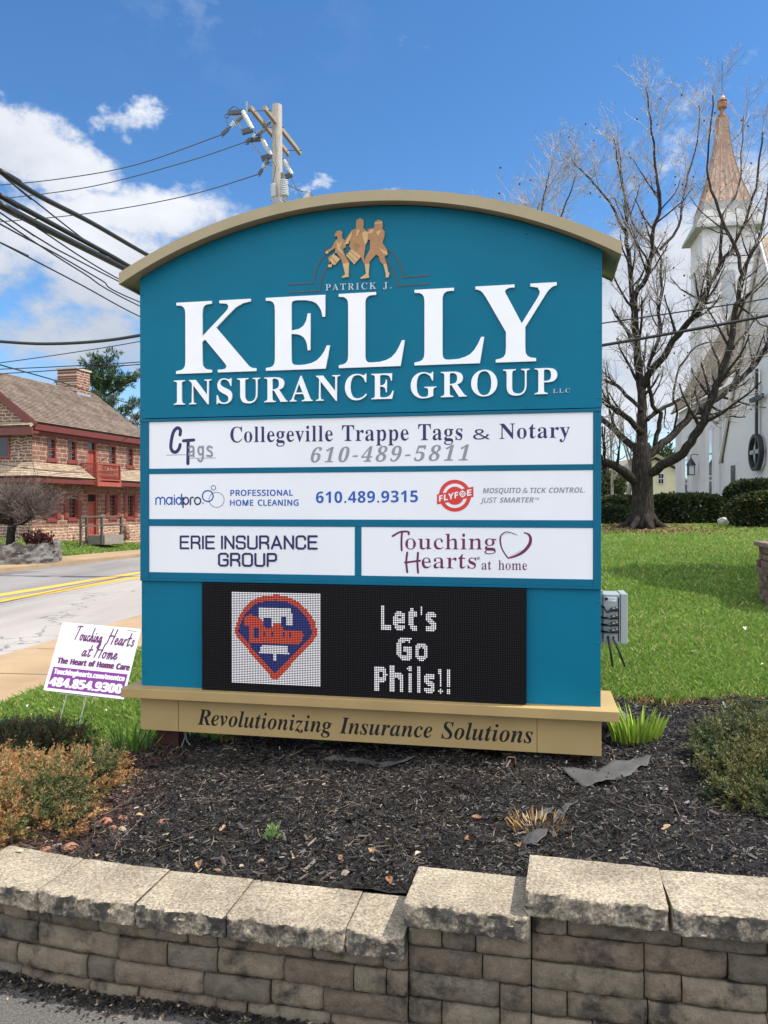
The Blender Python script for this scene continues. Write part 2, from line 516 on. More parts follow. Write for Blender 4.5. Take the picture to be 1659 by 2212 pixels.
# letter outlines: character code -> [advance, contour, contour ...], 400 units to the em
GLYPHS = {
 'B': {
  48: [150,[75,-3,60,-1,47,3,36,10,28,19,21,31,15,44,12,60,10,77,9,96,10,115,12,133,15,148,21,162,28,173,36,182,47,189,60,193,75,194,90,193,103,189,113,182,122,173,129,162,134,148,138,133,140,115,141,96,140,77,138,60,134,44,129,31,122,19,113,10,102,3,90,-1],[75,15,88,20,95,36,97,52,99,72,99,96,99,120,97,140,95,156,88,172,75,177,63,172,56,156,53,140,51,120,51,96,51,72,53,52,56,36,63,20]],
  49: [150,[26,0,26,14,48,14,54,15,58,18,61,23,62,32,62,166,52,155,43,146,35,140,27,138,21,140,16,144,12,150,11,158,20,161,29,165,40,170,53,179,71,193,102,193,102,32,102,24,104,19,108,15,115,14,137,14,137,0]],
  52: [150,[48,0,48,14,56,14,64,15,71,18,76,23,78,34,78,50,3,50,3,66,80,192,117,192,117,68,145,68,145,50,117,50,117,34,119,23,124,18,131,15,139,14,143,14,143,0],[22,68,78,68,78,115,78,127,78,140,79,154,80,166,78,163,76,158,73,152,69,146,66,140,63,135,61,131,59,128]],
  53: [150,[66,-3,48,-2,34,2,23,7,16,14,12,22,11,30,12,38,17,44,24,47,32,48,33,41,35,33,39,26,44,21,52,17,62,16,70,17,78,20,85,25,90,33,94,44,95,59,92,77,85,89,74,96,58,99,49,98,41,97,35,96,28,94,16,99,25,192,126,192,128,143,112,143,110,152,109,156,107,160,103,162,98,162,42,162,38,113,43,114,50,115,59,116,67,117,87,115,103,110,117,102,128,91,134,77,136,59,134,43,130,30,122,19,113,11,102,5,90,1,78,-2]],
  54: [150,[79,-3,66,-2,54,2,44,7,35,15,27,25,20,37,16,52,13,69,12,89,13,103,14,117,17,130,20,142,25,154,31,164,42,177,55,186,71,192,89,194,104,193,116,190,125,186,131,179,135,172,136,165,134,157,129,150,119,146,104,144,104,152,102,160,100,167,97,173,93,177,86,179,72,174,61,160,56,146,52,129,50,108,56,111,64,115,75,117,87,118,102,116,115,111,126,103,134,92,139,78,141,62,139,44,134,29,125,15,113,5,97,-1],[80,15,89,18,96,26,100,39,102,59,100,78,95,91,87,99,77,101,70,100,62,97,55,93,50,88,51,65,54,46,59,32,68,19]],
  56: [150,[73,-3,59,-2,47,0,37,4,24,12,15,23,10,35,8,49,11,65,19,77,32,88,48,97,33,107,23,118,16,131,14,146,16,158,20,169,28,179,40,188,50,191,62,194,77,194,94,193,108,189,119,181,127,172,132,160,134,147,131,133,124,122,112,113,98,104,112,96,124,88,132,80,140,66,142,51,140,35,134,22,124,11,110,4,93,-1],[81,113,90,119,96,127,99,136,100,148,99,156,97,163,94,169,89,174,83,178,75,179,65,177,58,170,54,161,52,149,54,136,60,127,69,120],[75,13,87,15,97,22,103,33,105,46,102,58,96,68,83,77,66,86,57,80,50,71,46,61,44,48,46,34,53,22,62,15]],
  57: [150,[61,-3,46,-2,35,2,27,7,21,13,18,20,17,28,18,33,20,38,24,41,30,43,35,32,41,23,50,16,62,14,78,19,89,34,97,58,100,92,93,85,85,79,74,75,62,74,48,75,35,80,24,88,16,99,11,113,9,129,11,148,17,163,26,176,38,186,53,192,71,194,89,192,106,185,115,178,123,168,129,156,134,141,137,124,138,104,138,90,136,76,134,63,130,50,126,39,120,29,110,16,96,6,86,1,74,-2],[74,93,82,94,90,98,96,104,100,111,99,132,97,149,92,161,84,173,73,176,62,174,55,165,50,151,48,131,51,110,60,97]],
  65: [175,[-3,0,-3,7,4,8,9,12,15,19,20,30,82,186,90,186,154,35,159,22,164,14,170,9,177,7,177,0,92,0,92,7,108,10,113,18,112,24,109,33,101,53,41,53,31,28,31,26,30,24,30,19,35,10,49,7,51,7,51,0],[45,64,97,64,71,128]],
  67: [187,[103,-4,85,-3,69,1,55,8,42,17,31,28,22,42,16,57,12,73,10,91,12,109,16,125,22,140,31,154,42,165,55,174,70,181,86,185,104,186,117,185,131,182,147,176,151,175,155,174,163,177,168,186,175,186,175,123,168,123,161,139,153,152,143,163,131,171,119,176,106,177,85,172,70,156,61,128,57,91,61,55,71,30,88,14,111,9,127,12,143,18,153,24,163,33,171,42,179,35,164,18,146,6,126,-2]],
  69: [177,[6,0,6,7,18,8,25,12,29,19,30,31,30,147,29,162,25,170,18,174,6,175,6,182,160,182,160,128,153,128,150,143,144,154,136,163,125,168,111,171,93,172,85,172,80,171,76,170,74,167,73,162,73,155,73,98,77,98,93,101,104,108,111,120,115,138,122,138,122,47,115,47,113,62,109,73,104,80,96,85,87,88,74,89,73,89,73,27,74,19,77,14,83,12,92,11,110,12,125,15,138,21,148,30,157,42,164,57,172,57,161,0]],
  71: [203,[107,-4,89,-3,72,1,57,8,43,17,32,28,23,41,16,56,12,73,11,92,12,109,16,126,23,141,32,154,43,165,56,174,70,181,86,185,103,186,117,185,132,182,148,176,152,175,155,174,159,175,162,177,165,181,168,186,175,186,175,123,168,123,161,138,153,152,143,162,132,170,120,176,107,177,86,172,70,156,61,129,58,91,60,65,64,44,72,27,82,15,95,8,110,5,123,7,131,11,136,18,137,28,137,51,136,62,132,68,124,71,110,73,110,79,200,79,200,73,189,72,183,68,179,62,178,51,178,12,161,5,143,0,125,-3]],
  73: [104,[5,0,5,7,17,9,24,13,29,19,30,30,30,155,29,165,25,171,18,174,5,175,5,182,98,182,98,175,86,174,78,171,74,165,73,155,73,31,74,23,75,18,78,13,82,10,89,8,98,7,98,0]],
  74: [132,[44,-26,31,-25,21,-21,12,-16,5,-9,0,0,-1,9,0,18,4,24,10,28,18,30,26,29,32,25,36,19,37,11,36,5,34,-1,31,-5,31,-8,33,-14,42,-16,50,-15,55,-10,58,-2,59,9,59,147,59,156,57,164,54,169,49,172,42,174,32,175,32,182,126,182,126,175,117,174,111,172,106,169,104,164,103,157,102,147,102,35,98,9,87,-11,69,-22]],
  75: [204,[6,0,6,7,18,9,25,13,29,20,30,32,30,152,29,162,25,170,18,174,7,175,7,182,97,182,97,175,88,174,82,173,78,170,75,166,74,160,73,152,73,93,128,149,137,159,139,167,134,173,116,175,116,182,194,182,194,175,191,175,175,172,157,162,138,144,108,114,185,19,190,13,195,10,200,8,208,7,208,0,112,0,112,7,118,7,122,7,126,8,129,8,132,11,134,14,132,19,127,26,80,85,73,79,73,32,74,20,78,13,85,9,97,7,97,0]],
  76: [171,[6,0,6,7,18,9,25,13,29,20,30,32,30,152,29,163,25,170,18,174,6,175,6,182,100,182,100,175,90,175,83,174,78,171,75,167,73,160,73,152,73,33,73,25,74,19,76,15,80,12,86,11,93,11,111,12,126,16,138,22,148,32,156,45,164,62,171,62,161,0]],
  78: [197,[161,-4,43,140,43,31,44,20,47,12,55,9,67,7,67,0,7,0,7,7,16,8,22,9,26,12,28,17,30,23,30,31,30,155,20,168,15,173,11,174,7,175,7,182,63,182,156,67,156,151,156,159,154,166,152,170,147,173,141,174,132,175,132,182,192,182,192,175,180,174,173,170,170,163,169,151,169,-4]],
  79: [210,[104,-4,91,-3,79,-1,67,3,52,12,38,23,30,32,23,42,18,53,14,65,12,78,11,91,12,104,14,117,18,129,23,140,30,150,38,159,47,167,57,174,68,179,80,183,93,186,106,186,119,186,131,183,143,179,159,171,172,159,180,150,187,140,192,129,196,117,199,104,199,91,199,78,196,65,192,53,187,42,180,32,172,23,163,15,153,8,142,3,130,-1,117,-3],[106,5,126,10,140,26,149,53,152,91,150,117,146,139,139,155,129,168,118,175,104,177,84,172,70,156,61,129,58,91,59,65,64,44,71,27,81,15,92,7]],
  80: [167,[6,0,6,7,18,9,25,13,29,20,30,32,30,152,29,162,25,170,18,174,6,175,6,182,85,182,106,181,122,179,134,176,147,169,156,159,162,147,164,133,162,118,156,106,147,96,134,88,117,84,97,82,73,82,73,32,74,20,78,13,85,9,97,7,97,0],[73,92,81,92,98,94,109,101,115,113,117,132,115,150,110,163,101,170,87,172,80,172,76,170,74,165,73,159]],
  82: [189,[6,0,6,7,18,9,25,13,29,20,30,32,30,152,29,162,25,170,18,174,6,175,6,182,87,182,111,181,131,177,147,170,158,161,165,149,167,134,162,114,149,99,126,89,173,20,177,14,181,10,185,8,191,7,192,7,192,0,135,0,81,85,73,85,73,32,74,20,78,13,85,9,97,7,97,0],[73,93,81,93,99,96,112,103,119,116,121,134,118,156,107,168,90,172,81,172,76,169,74,164,73,154]],
  83: [156,[17,-4,17,63,25,63,30,45,37,31,45,20,54,12,66,7,79,6,92,8,103,14,109,24,111,36,106,52,90,64,65,76,51,84,39,92,31,101,23,116,20,133,22,148,27,161,35,172,46,180,59,185,74,186,82,186,92,185,102,182,113,179,117,178,118,178,120,178,125,180,128,186,136,186,136,128,129,128,124,142,117,154,109,164,99,172,89,176,78,178,65,176,56,171,50,162,48,152,50,142,55,135,63,128,75,121,101,109,116,101,127,93,135,85,140,75,143,65,144,53,142,37,136,23,126,12,112,3,102,-1,90,-3,77,-4,70,-4,63,-3,57,-2,50,0,44,2,39,4,36,5,34,5,30,4,28,3,26,0,24,-4]],
  84: [169,[37,0,37,7,49,8,57,12,61,20,62,32,62,173,60,173,41,170,26,161,19,152,14,141,12,127,4,127,4,182,164,182,164,127,157,127,150,153,133,168,107,173,105,173,105,32,107,20,111,12,118,8,131,7,131,0]],
  85: [197,[99,-5,77,-3,59,2,46,11,37,24,31,41,29,62,29,152,28,162,24,170,17,174,6,175,6,182,96,182,96,175,87,174,81,173,77,170,74,166,73,160,72,152,72,56,73,41,76,30,81,21,93,12,110,9,130,12,145,23,154,40,157,64,157,151,156,162,152,169,144,173,131,175,131,182,190,182,190,175,179,173,173,169,170,162,169,151,169,73,167,47,161,28,152,13,138,3,121,-3]],
  89: [170,[41,0,41,7,52,9,59,13,63,20,64,32,64,71,19,155,12,166,6,172,3,173,0,174,-2,175,-5,175,-5,182,83,182,83,175,78,175,72,175,67,173,63,170,62,167,63,162,66,157,99,90,133,146,138,156,139,163,134,172,119,175,118,175,118,182,176,182,176,175,169,173,164,170,158,164,153,157,107,81,107,32,108,20,112,13,119,9,131,7,131,0]],
  97: [138,[102,-4,86,0,80,14,67,4,53,-2,38,-3,26,-1,16,5,10,14,8,25,12,41,25,54,39,62,57,69,80,76,80,96,78,106,75,113,68,117,59,118,46,116,42,110,43,107,45,103,48,97,49,92,48,86,44,81,38,77,31,76,23,78,18,81,14,87,13,95,15,103,20,111,28,118,38,123,50,126,65,127,82,126,96,123,105,117,114,103,117,84,117,25,117,19,118,16,119,14,122,14,125,14,128,17,132,11,118,0],[60,13,65,14,70,16,75,20,80,25,80,68,62,61,51,49,47,34,51,18]],
  99: [117,[62,-4,48,-2,35,4,24,14,15,27,10,43,8,60,10,78,16,95,26,108,38,119,53,125,70,128,87,126,100,119,108,110,111,98,110,91,107,86,101,83,95,82,82,86,78,100,79,109,76,116,68,119,55,114,47,99,45,75,46,57,49,42,55,30,66,19,82,15,96,19,109,29,114,24,99,9,82,-1]],
  101: [120,[62,-4,47,-2,34,4,23,14,15,27,11,38,9,50,8,63,10,81,15,96,24,109,35,119,48,125,63,127,77,126,89,121,100,112,107,100,112,86,113,69,113,66,47,66,51,39,62,22,80,17,95,21,108,34,114,29,99,11,82,0],[46,77,81,77,81,86,80,101,77,111,72,117,64,119,54,115,48,102,46,81]],
  103: [131,[58,-56,42,-55,29,-53,19,-49,9,-40,6,-30,11,-18,27,-10,14,0,9,12,11,21,17,30,27,37,41,44,23,54,12,67,9,85,11,97,16,107,24,116,35,122,48,126,63,127,78,126,93,122,127,122,127,107,107,107,114,95,117,81,115,70,110,60,103,52,93,46,82,42,69,41,66,41,60,42,57,42,50,41,45,38,41,33,40,28,44,22,56,20,70,20,89,19,104,16,114,12,121,5,125,-4,126,-15,122,-32,109,-45,96,-51,79,-55],[63,50,71,52,76,58,79,69,80,84,79,100,76,110,71,117,63,119,55,117,50,110,47,100,46,84,47,69,50,58,55,52],[64,-46,87,-44,101,-38,105,-26,104,-20,100,-17,92,-14,82,-14,39,-14,32,-21,29,-29,31,-36,38,-41,49,-45]],
  104: [152,[7,0,7,6,14,8,18,10,20,15,21,22,21,160,20,167,18,172,14,175,8,176,8,182,59,182,59,107,70,118,83,125,97,127,117,123,128,108,132,85,132,22,133,15,135,10,139,8,145,6,145,0,81,0,81,6,83,6,91,10,94,22,94,87,93,96,92,103,88,107,81,109,69,105,59,94,59,22,60,15,62,10,66,8,72,6,72,0]],
  105: [79,[40,145,32,146,26,151,22,157,20,165,22,173,26,179,32,184,40,185,48,184,55,179,59,173,60,165,59,157,55,151,48,146],[7,0,7,6,14,8,18,10,20,15,21,22,21,101,20,109,19,114,15,116,8,117,8,124,59,124,59,22,60,15,62,10,66,8,72,6,72,0]],
  108: [80,[7,0,7,6,14,8,18,10,20,15,21,22,21,159,20,167,19,172,15,175,8,176,8,182,59,182,59,22,60,15,62,10,66,8,72,6,72,0]],
  109: [222,[7,0,7,6,14,8,18,10,20,15,21,22,21,101,20,108,18,113,14,116,8,118,8,124,59,124,59,106,69,118,81,125,95,127,111,125,122,117,128,104,139,117,152,125,167,127,186,123,198,108,201,85,201,22,202,15,204,10,208,8,214,6,214,0,151,0,151,6,157,8,161,10,163,15,164,22,164,87,163,96,161,103,158,107,151,109,140,105,130,95,130,22,130,15,132,10,136,8,142,6,142,0,80,0,80,6,86,8,90,10,92,15,93,22,93,87,92,96,90,103,86,107,80,109,68,105,59,94,59,22,59,15,61,11,65,8,71,6,71,0]],
  110: [152,[7,0,7,6,14,8,18,10,20,15,21,22,21,101,20,108,18,113,14,116,8,118,8,124,59,124,59,107,70,118,83,125,97,127,117,123,128,108,132,85,132,22,133,15,135,10,139,8,145,6,145,0,81,0,81,6,83,6,91,10,94,22,94,87,93,96,92,103,88,107,81,109,69,105,59,94,59,22,60,15,62,10,66,8,72,6,72,0]],
  111: [135,[67,-4,51,-2,36,5,24,15,15,28,9,44,8,62,9,80,15,96,24,109,36,119,51,125,67,127,84,125,98,119,110,109,119,96,125,80,127,62,125,43,119,27,110,14,98,4,84,-2],[67,5,77,7,84,16,86,22,87,33,88,46,88,62,87,82,86,98,83,108,77,117,67,120,58,117,51,108,49,98,47,82,47,62,47,46,48,33,49,23,51,16,58,7]],
  112: [149,[7,-56,7,-49,12,-49,16,-47,19,-44,20,-40,21,-35,21,-26,21,97,20,107,19,113,15,116,8,118,8,124,57,124,57,105,66,118,78,125,92,128,106,126,117,119,127,109,134,97,138,81,140,64,138,45,134,29,126,15,116,5,104,-2,91,-4,73,0,59,13,59,-23,60,-33,61,-39,63,-44,67,-47,72,-48,79,-49,79,-56],[78,11,89,14,96,24,99,34,100,46,101,62,101,77,99,89,96,99,90,108,80,111,68,107,59,94,59,27,67,15]],
  114: [115,[7,0,7,6,14,8,18,10,20,15,21,22,21,101,20,109,19,114,15,116,8,117,8,124,58,124,58,101,66,112,75,120,84,126,93,127,103,126,110,122,114,115,116,106,115,99,111,94,106,90,99,89,93,90,89,92,86,96,83,100,80,103,75,104,70,102,65,97,61,88,60,77,60,22,61,15,64,10,69,8,79,6,79,0]],
  115: [115,[60,-4,49,-2,35,2,32,3,29,3,24,2,20,-3,14,-3,14,42,21,42,26,27,35,16,45,8,56,6,65,7,71,11,75,16,77,23,73,34,62,42,43,52,30,59,22,68,17,77,15,88,18,104,26,116,39,125,56,128,61,127,66,126,72,125,80,123,85,122,89,123,92,128,98,128,98,89,91,89,86,101,79,111,70,117,60,118,52,117,46,114,43,110,42,104,43,98,46,93,51,89,59,85,77,76,88,69,97,61,101,51,103,38,100,21,91,7,78,-1]],
  116: [91,[49,-4,36,-2,26,4,21,14,19,28,19,111,8,111,8,120,18,130,27,139,35,148,45,159,52,170,58,170,58,124,83,124,83,111,58,111,58,33,58,25,60,20,63,17,67,16,76,20,82,30,89,26,79,10,66,0]],
  117: [150,[52,-4,37,-1,26,7,20,20,18,39,18,99,18,107,16,113,12,116,5,118,5,124,57,124,57,30,58,23,60,18,65,15,71,14,82,17,91,26,91,99,91,108,88,113,84,116,76,118,76,124,129,124,129,28,130,20,132,16,137,13,144,12,144,5,128,4,111,1,91,-4,91,16,84,8,74,1,64,-3]],
  118: [122,[57,-4,15,99,12,107,9,112,5,116,-1,117,-1,124,66,124,66,118,62,118,54,116,52,110,52,109,52,107,74,49,94,101,96,106,96,109,93,115,81,118,81,124,122,124,122,118,115,116,111,111,108,106,104,97,64,-4]],
  121: [120,[21,-56,12,-55,4,-50,-1,-43,-3,-34,-2,-27,2,-21,7,-17,14,-16,21,-17,26,-20,29,-24,30,-30,30,-35,31,-38,34,-39,39,-37,46,-30,49,-24,52,-18,54,-10,56,-2,15,100,12,106,10,110,8,113,6,115,3,117,-1,117,-2,117,-2,124,65,124,65,117,58,117,54,116,52,114,51,110,51,108,53,103,74,48,92,96,94,100,94,104,95,107,95,110,94,113,92,116,87,117,81,117,81,124,120,124,120,117,115,116,111,112,107,106,104,97,65,-10,58,-26,52,-38,45,-47,38,-52,30,-55]],
 },
 'BI': {
  73: [100,[-13,0,-13,6,-6,7,0,8,5,11,9,16,12,24,16,34,46,147,47,151,48,155,48,158,48,161,43,170,29,174,29,180,113,180,113,174,105,173,99,171,94,168,91,164,88,157,84,146,54,33,52,25,52,19,56,10,71,6,71,0]],
  82: [172,[-13,0,-13,6,-6,7,0,8,5,11,9,16,12,24,16,34,46,147,47,151,48,155,48,158,48,160,47,166,44,170,38,173,29,174,29,180,101,180,122,179,138,176,150,170,162,158,166,140,163,124,153,110,143,103,130,97,114,92,137,24,141,16,146,11,152,8,160,7,160,0,106,0,78,89,69,89,54,33,52,25,52,19,53,13,56,10,62,7,71,6,71,0],[79,98,92,100,104,104,113,111,120,121,124,132,125,146,119,165,101,172,96,171,93,170,91,166,88,160,72,98]],
  83: [147,[62,-5,51,-4,38,-1,23,4,19,5,15,6,12,5,9,4,7,1,4,-3,-3,-3,10,58,18,58,18,56,19,40,23,28,28,18,41,8,58,5,67,6,75,10,81,15,87,22,90,30,91,39,90,47,87,54,83,61,76,68,67,76,57,86,47,95,39,103,34,111,30,118,29,126,28,135,30,148,35,161,44,171,55,179,68,183,83,185,91,185,99,183,108,181,118,178,122,177,125,177,131,179,137,184,144,184,131,129,123,129,124,135,122,146,119,156,114,164,107,170,99,174,89,176,79,174,70,167,63,158,61,147,62,140,66,132,72,125,79,118,83,114,88,110,97,102,108,90,117,78,123,65,125,50,123,34,117,21,108,10,96,2,80,-3]],
  97: [134,[21,-3,10,-1,0,6,-6,16,-8,29,-6,44,-2,59,4,74,13,88,23,100,34,110,50,120,66,124,79,119,86,106,90,121,119,121,96,43,94,35,93,29,92,25,91,22,92,18,95,16,103,21,114,35,120,31,106,12,92,0,79,-3,66,1,62,14,62,17,63,21,64,25,65,30,55,15,44,5,33,-1],[37,16,43,18,49,22,55,29,61,38,66,48,71,59,74,70,77,81,79,91,79,99,77,109,69,112,63,111,56,105,50,98,44,88,38,76,33,64,30,54,28,46,26,39,26,32,29,20]],
  99: [111,[37,-4,20,-1,7,8,-1,21,-4,39,-3,52,1,65,6,78,14,90,24,101,35,111,47,118,59,122,71,124,84,122,94,117,101,109,103,100,101,92,98,86,92,83,85,81,79,82,75,85,71,90,70,95,71,99,73,103,75,107,75,110,74,114,69,116,62,114,56,108,49,100,43,89,38,77,33,64,31,51,30,39,31,28,35,20,41,15,49,14,60,16,71,25,82,38,89,33,73,13,56,0]],
  101: [108,[35,-4,19,-1,6,8,-2,21,-4,39,-3,54,2,69,10,83,20,96,31,107,44,116,57,122,70,124,83,122,92,117,98,109,100,99,95,84,83,69,69,61,52,55,31,50,30,42,30,35,31,27,35,20,41,16,49,14,59,17,68,25,78,38,86,33,71,13,55,0],[34,59,46,63,56,69,65,76,72,85,76,94,77,104,77,109,75,112,72,114,69,115,60,111,50,101,44,90,38,76]],
  103: [119,[31,-56,16,-55,3,-52,-7,-47,-17,-38,-20,-27,-18,-17,-12,-10,-2,-4,13,2,2,11,-1,20,0,27,5,33,12,39,23,46,14,52,8,59,5,66,3,75,5,88,11,99,20,109,32,117,45,122,60,124,73,122,86,118,98,111,121,111,120,99,104,99,105,97,105,95,106,92,106,90,104,77,98,65,88,56,77,48,63,43,47,42,40,42,33,42,28,38,26,34,29,29,37,25,45,23,54,20,63,17,73,13,81,8,86,3,91,-5,93,-15,91,-26,85,-36,76,-44,63,-50,48,-54],[46,50,53,52,60,57,65,65,70,75,73,87,74,99,71,111,62,115,55,113,49,107,43,99,38,89,35,77,34,66,37,54],[34,-47,47,-45,56,-41,63,-34,65,-26,62,-19,55,-13,43,-8,24,-2,8,-12,3,-25,5,-33,12,-40,22,-45]],
  105: [78,[53,149,46,150,40,154,36,159,35,166,36,173,40,179,46,183,53,184,59,183,65,179,69,173,70,166,69,159,65,154,59,150],[20,-3,11,-2,5,2,2,8,0,16,1,20,2,26,3,31,4,35,18,84,19,90,20,95,21,98,21,102,18,107,10,109,8,109,8,116,22,118,36,120,48,122,60,124,36,34,34,27,34,22,35,18,38,17,46,22,57,36,62,32,48,13,34,1]],
  108: [69,[16,-4,7,-2,1,1,-3,8,-4,16,-4,20,-3,25,-2,29,-1,34,31,149,34,160,35,166,32,171,23,173,21,173,21,180,40,183,57,185,73,188,32,34,30,28,29,24,29,21,30,18,33,16,41,21,52,35,58,31,47,16,37,5,27,-2]],
  110: [143,[85,-4,72,1,67,16,68,24,70,34,74,46,79,61,88,89,90,95,90,99,89,103,85,104,76,101,65,92,55,76,49,66,44,55,39,43,34,30,30,15,26,0,-6,0,17,84,19,91,20,96,20,100,21,102,18,107,10,109,7,109,7,116,23,118,41,121,60,124,46,77,56,92,66,104,75,113,88,121,102,124,117,119,122,104,122,98,120,90,118,80,114,68,106,44,101,29,99,23,101,19,104,17,108,18,112,22,116,28,122,36,128,32,116,16,106,5,96,-2]],
  111: [126,[38,-4,22,-1,8,8,-1,22,-4,39,-2,54,2,69,10,83,19,96,30,108,43,116,56,122,70,124,89,121,102,112,111,99,114,81,112,67,108,52,101,38,91,24,80,13,67,4,53,-2],[41,5,47,7,53,12,59,20,65,30,70,41,74,53,77,65,80,77,82,87,82,96,79,110,69,115,63,114,57,109,51,101,45,92,40,81,36,69,33,57,30,44,28,33,28,23,31,10]],
  114: [104,[-6,0,17,84,19,91,20,96,20,100,21,102,18,107,10,109,7,109,7,116,23,118,41,121,60,124,46,75,52,87,58,97,63,106,69,112,74,117,79,121,84,123,89,124,100,119,104,106,103,98,100,92,95,88,88,87,81,89,74,95,73,96,72,96,63,90,51,70,44,55,38,39,34,27,30,14,26,0]],
  115: [101,[36,-4,25,-2,11,2,9,3,6,3,1,2,-3,-3,-10,-2,-3,44,5,42,9,22,18,10,33,6,44,9,48,21,47,26,46,31,42,36,38,42,27,55,21,65,15,74,12,83,11,91,14,104,21,114,33,121,46,124,58,122,77,118,82,119,85,123,92,123,86,82,79,83,74,101,65,112,53,115,48,114,43,111,40,107,39,102,41,92,49,81,54,76,58,70,62,65,66,60,70,53,73,46,75,40,76,33,75,23,71,14,65,7,57,1,47,-3]],
  116: [74,[12,-4,-2,1,-6,16,-6,18,-6,21,-5,24,-4,28,18,109,5,109,5,119,23,128,39,141,54,159,65,159,53,120,75,120,72,109,51,109,31,41,29,36,28,31,27,26,27,23,28,18,31,16,39,22,51,38,57,34,46,18,35,6,24,-1]],
  117: [143,[19,-4,3,1,-2,16,-1,22,0,30,3,40,6,52,15,84,18,95,19,102,16,107,8,109,5,109,5,116,16,117,29,119,43,121,58,124,32,31,31,26,30,21,32,17,35,16,45,19,55,29,67,45,75,61,82,79,89,99,94,120,126,120,115,78,107,48,102,30,100,23,101,21,101,19,103,18,104,17,108,19,112,22,114,25,117,28,119,32,122,36,128,32,117,17,107,5,97,-1,86,-4,78,-2,73,1,69,8,68,16,69,24,73,41,63,27,54,16,46,7,32,-1]],
  118: [114,[19,-4,19,10,19,30,19,47,18,62,17,80,15,92,10,106,2,110,-1,109,-1,116,39,124,43,118,46,100,48,84,49,66,49,47,49,35,57,45,64,53,69,61,74,67,80,78,82,85,80,90,76,96,71,102,70,108,71,115,74,120,79,123,86,124,92,123,97,119,100,113,102,106,100,95,95,82,86,67,77,54,67,41,54,26,39,11,25,-3]],
  122: [104,[62,-21,52,-20,42,-16,33,-11,23,-5,13,0,7,2,2,1,-3,-2,-7,-5,-9,-6,-13,-5,-14,-2,-14,-1,-13,0,64,95,31,95,24,95,19,94,16,93,13,90,11,86,8,79,1,79,13,120,98,120,22,29,32,24,41,15,47,6,52,-3,56,-11,62,-13,64,-13,66,-12,67,-11,67,-9,64,-2,63,1,62,3,62,4,63,10,66,14,71,17,76,18,87,14,91,3,89,-5,83,-13,74,-19]],
 },
 'S': {
  65: [172,[0,0,75,193,97,193,171,0,146,0,123,59,47,59,24,0],[55,81,116,81,95,139,92,147,90,152,87,164,85,168,83,159,81,151,79,144,77,139]],
  67: [170,[104,-3,86,-1,70,3,56,9,44,19,34,30,26,44,21,60,17,77,16,96,18,115,21,132,27,147,35,161,46,173,58,182,73,189,90,193,109,194,128,193,146,189,161,183,152,163,142,167,132,170,121,172,108,173,89,171,73,164,60,153,50,137,44,118,42,96,44,74,49,55,58,39,71,28,88,21,108,19,120,19,132,21,143,23,154,26,154,5,143,2,132,-1,119,-2]],
  69: [149,[26,0,26,192,133,192,133,171,50,171,50,111,128,111,128,90,50,90,50,21,133,21,133,0]],
  70: [139,[26,0,26,192,133,192,133,171,50,171,50,103,128,103,128,81,50,81,50,0]],
  71: [196,[108,-3,89,-1,73,3,58,9,46,18,35,30,27,43,21,59,18,77,16,96,18,115,22,132,28,148,37,162,49,173,62,182,78,189,96,193,116,194,131,194,146,192,160,188,173,183,164,162,153,166,141,170,128,172,114,173,93,171,75,164,61,153,50,137,44,118,42,96,42,81,45,68,49,55,59,40,72,28,84,23,98,19,114,18,126,19,135,20,144,21,152,23,152,80,109,80,109,101,176,101,176,7,160,3,144,0,133,-2,121,-2]],
  72: [199,[26,0,26,192,50,192,50,111,149,111,149,192,173,192,173,0,149,0,149,89,50,89,50,0]],
  73: [91,[11,0,11,14,33,19,33,172,11,178,11,192,80,192,80,178,57,172,57,19,80,14,80,0]],
  74: [73,[-1,-51,-7,-51,-12,-50,-17,-49,-21,-48,-21,-27,-17,-28,-12,-29,-7,-30,-2,-30,5,-29,11,-27,17,-23,21,-18,24,-10,25,1,25,192,49,192,49,3,47,-14,43,-27,35,-38,25,-45,13,-50]],
  76: [141,[26,0,26,192,50,192,50,21,134,21,134,0]],
  77: [244,[26,0,26,192,62,192,121,35,122,35,182,192,218,192,218,0,194,0,194,118,194,132,194,146,195,158,196,168,194,168,131,0,111,0,48,168,46,168,47,158,48,146,48,131,48,116,48,0]],
  78: [204,[26,0,26,192,54,192,156,33,157,33,156,55,156,65,156,75,156,84,156,192,178,192,178,0,150,0,47,159,46,159,48,136,48,122,48,107,48,0]],
  79: [210,[105,-3,86,-1,70,3,55,10,43,19,34,31,26,44,21,60,17,77,16,96,17,115,21,132,26,148,34,162,43,173,55,182,70,189,86,193,105,195,123,193,140,189,154,183,166,173,176,162,183,148,189,133,192,115,193,96,192,77,189,60,183,44,176,31,166,19,154,10,140,3,123,-1],[105,18,125,21,141,28,153,39,161,55,166,74,168,96,166,119,161,138,153,153,141,164,125,171,105,174,86,171,70,164,57,153,49,138,44,119,42,96,44,74,49,55,57,39,69,28,85,21]],
  80: [163,[26,0,26,192,77,192,100,190,118,185,132,177,141,166,147,152,149,135,147,120,142,106,132,93,118,83,105,79,90,76,72,75,50,75,50,0],[50,95,70,95,86,96,100,99,110,104,120,116,124,134,121,151,112,162,103,167,90,170,75,171,50,171]],
  82: [167,[26,0,26,192,79,192,101,190,118,186,132,178,141,168,147,154,149,137,147,123,143,112,137,103,129,96,120,90,110,86,163,0,135,0,88,79,50,79,50,0],[50,100,79,100,99,102,113,109,121,120,124,136,121,152,113,163,98,169,78,171,50,171]],
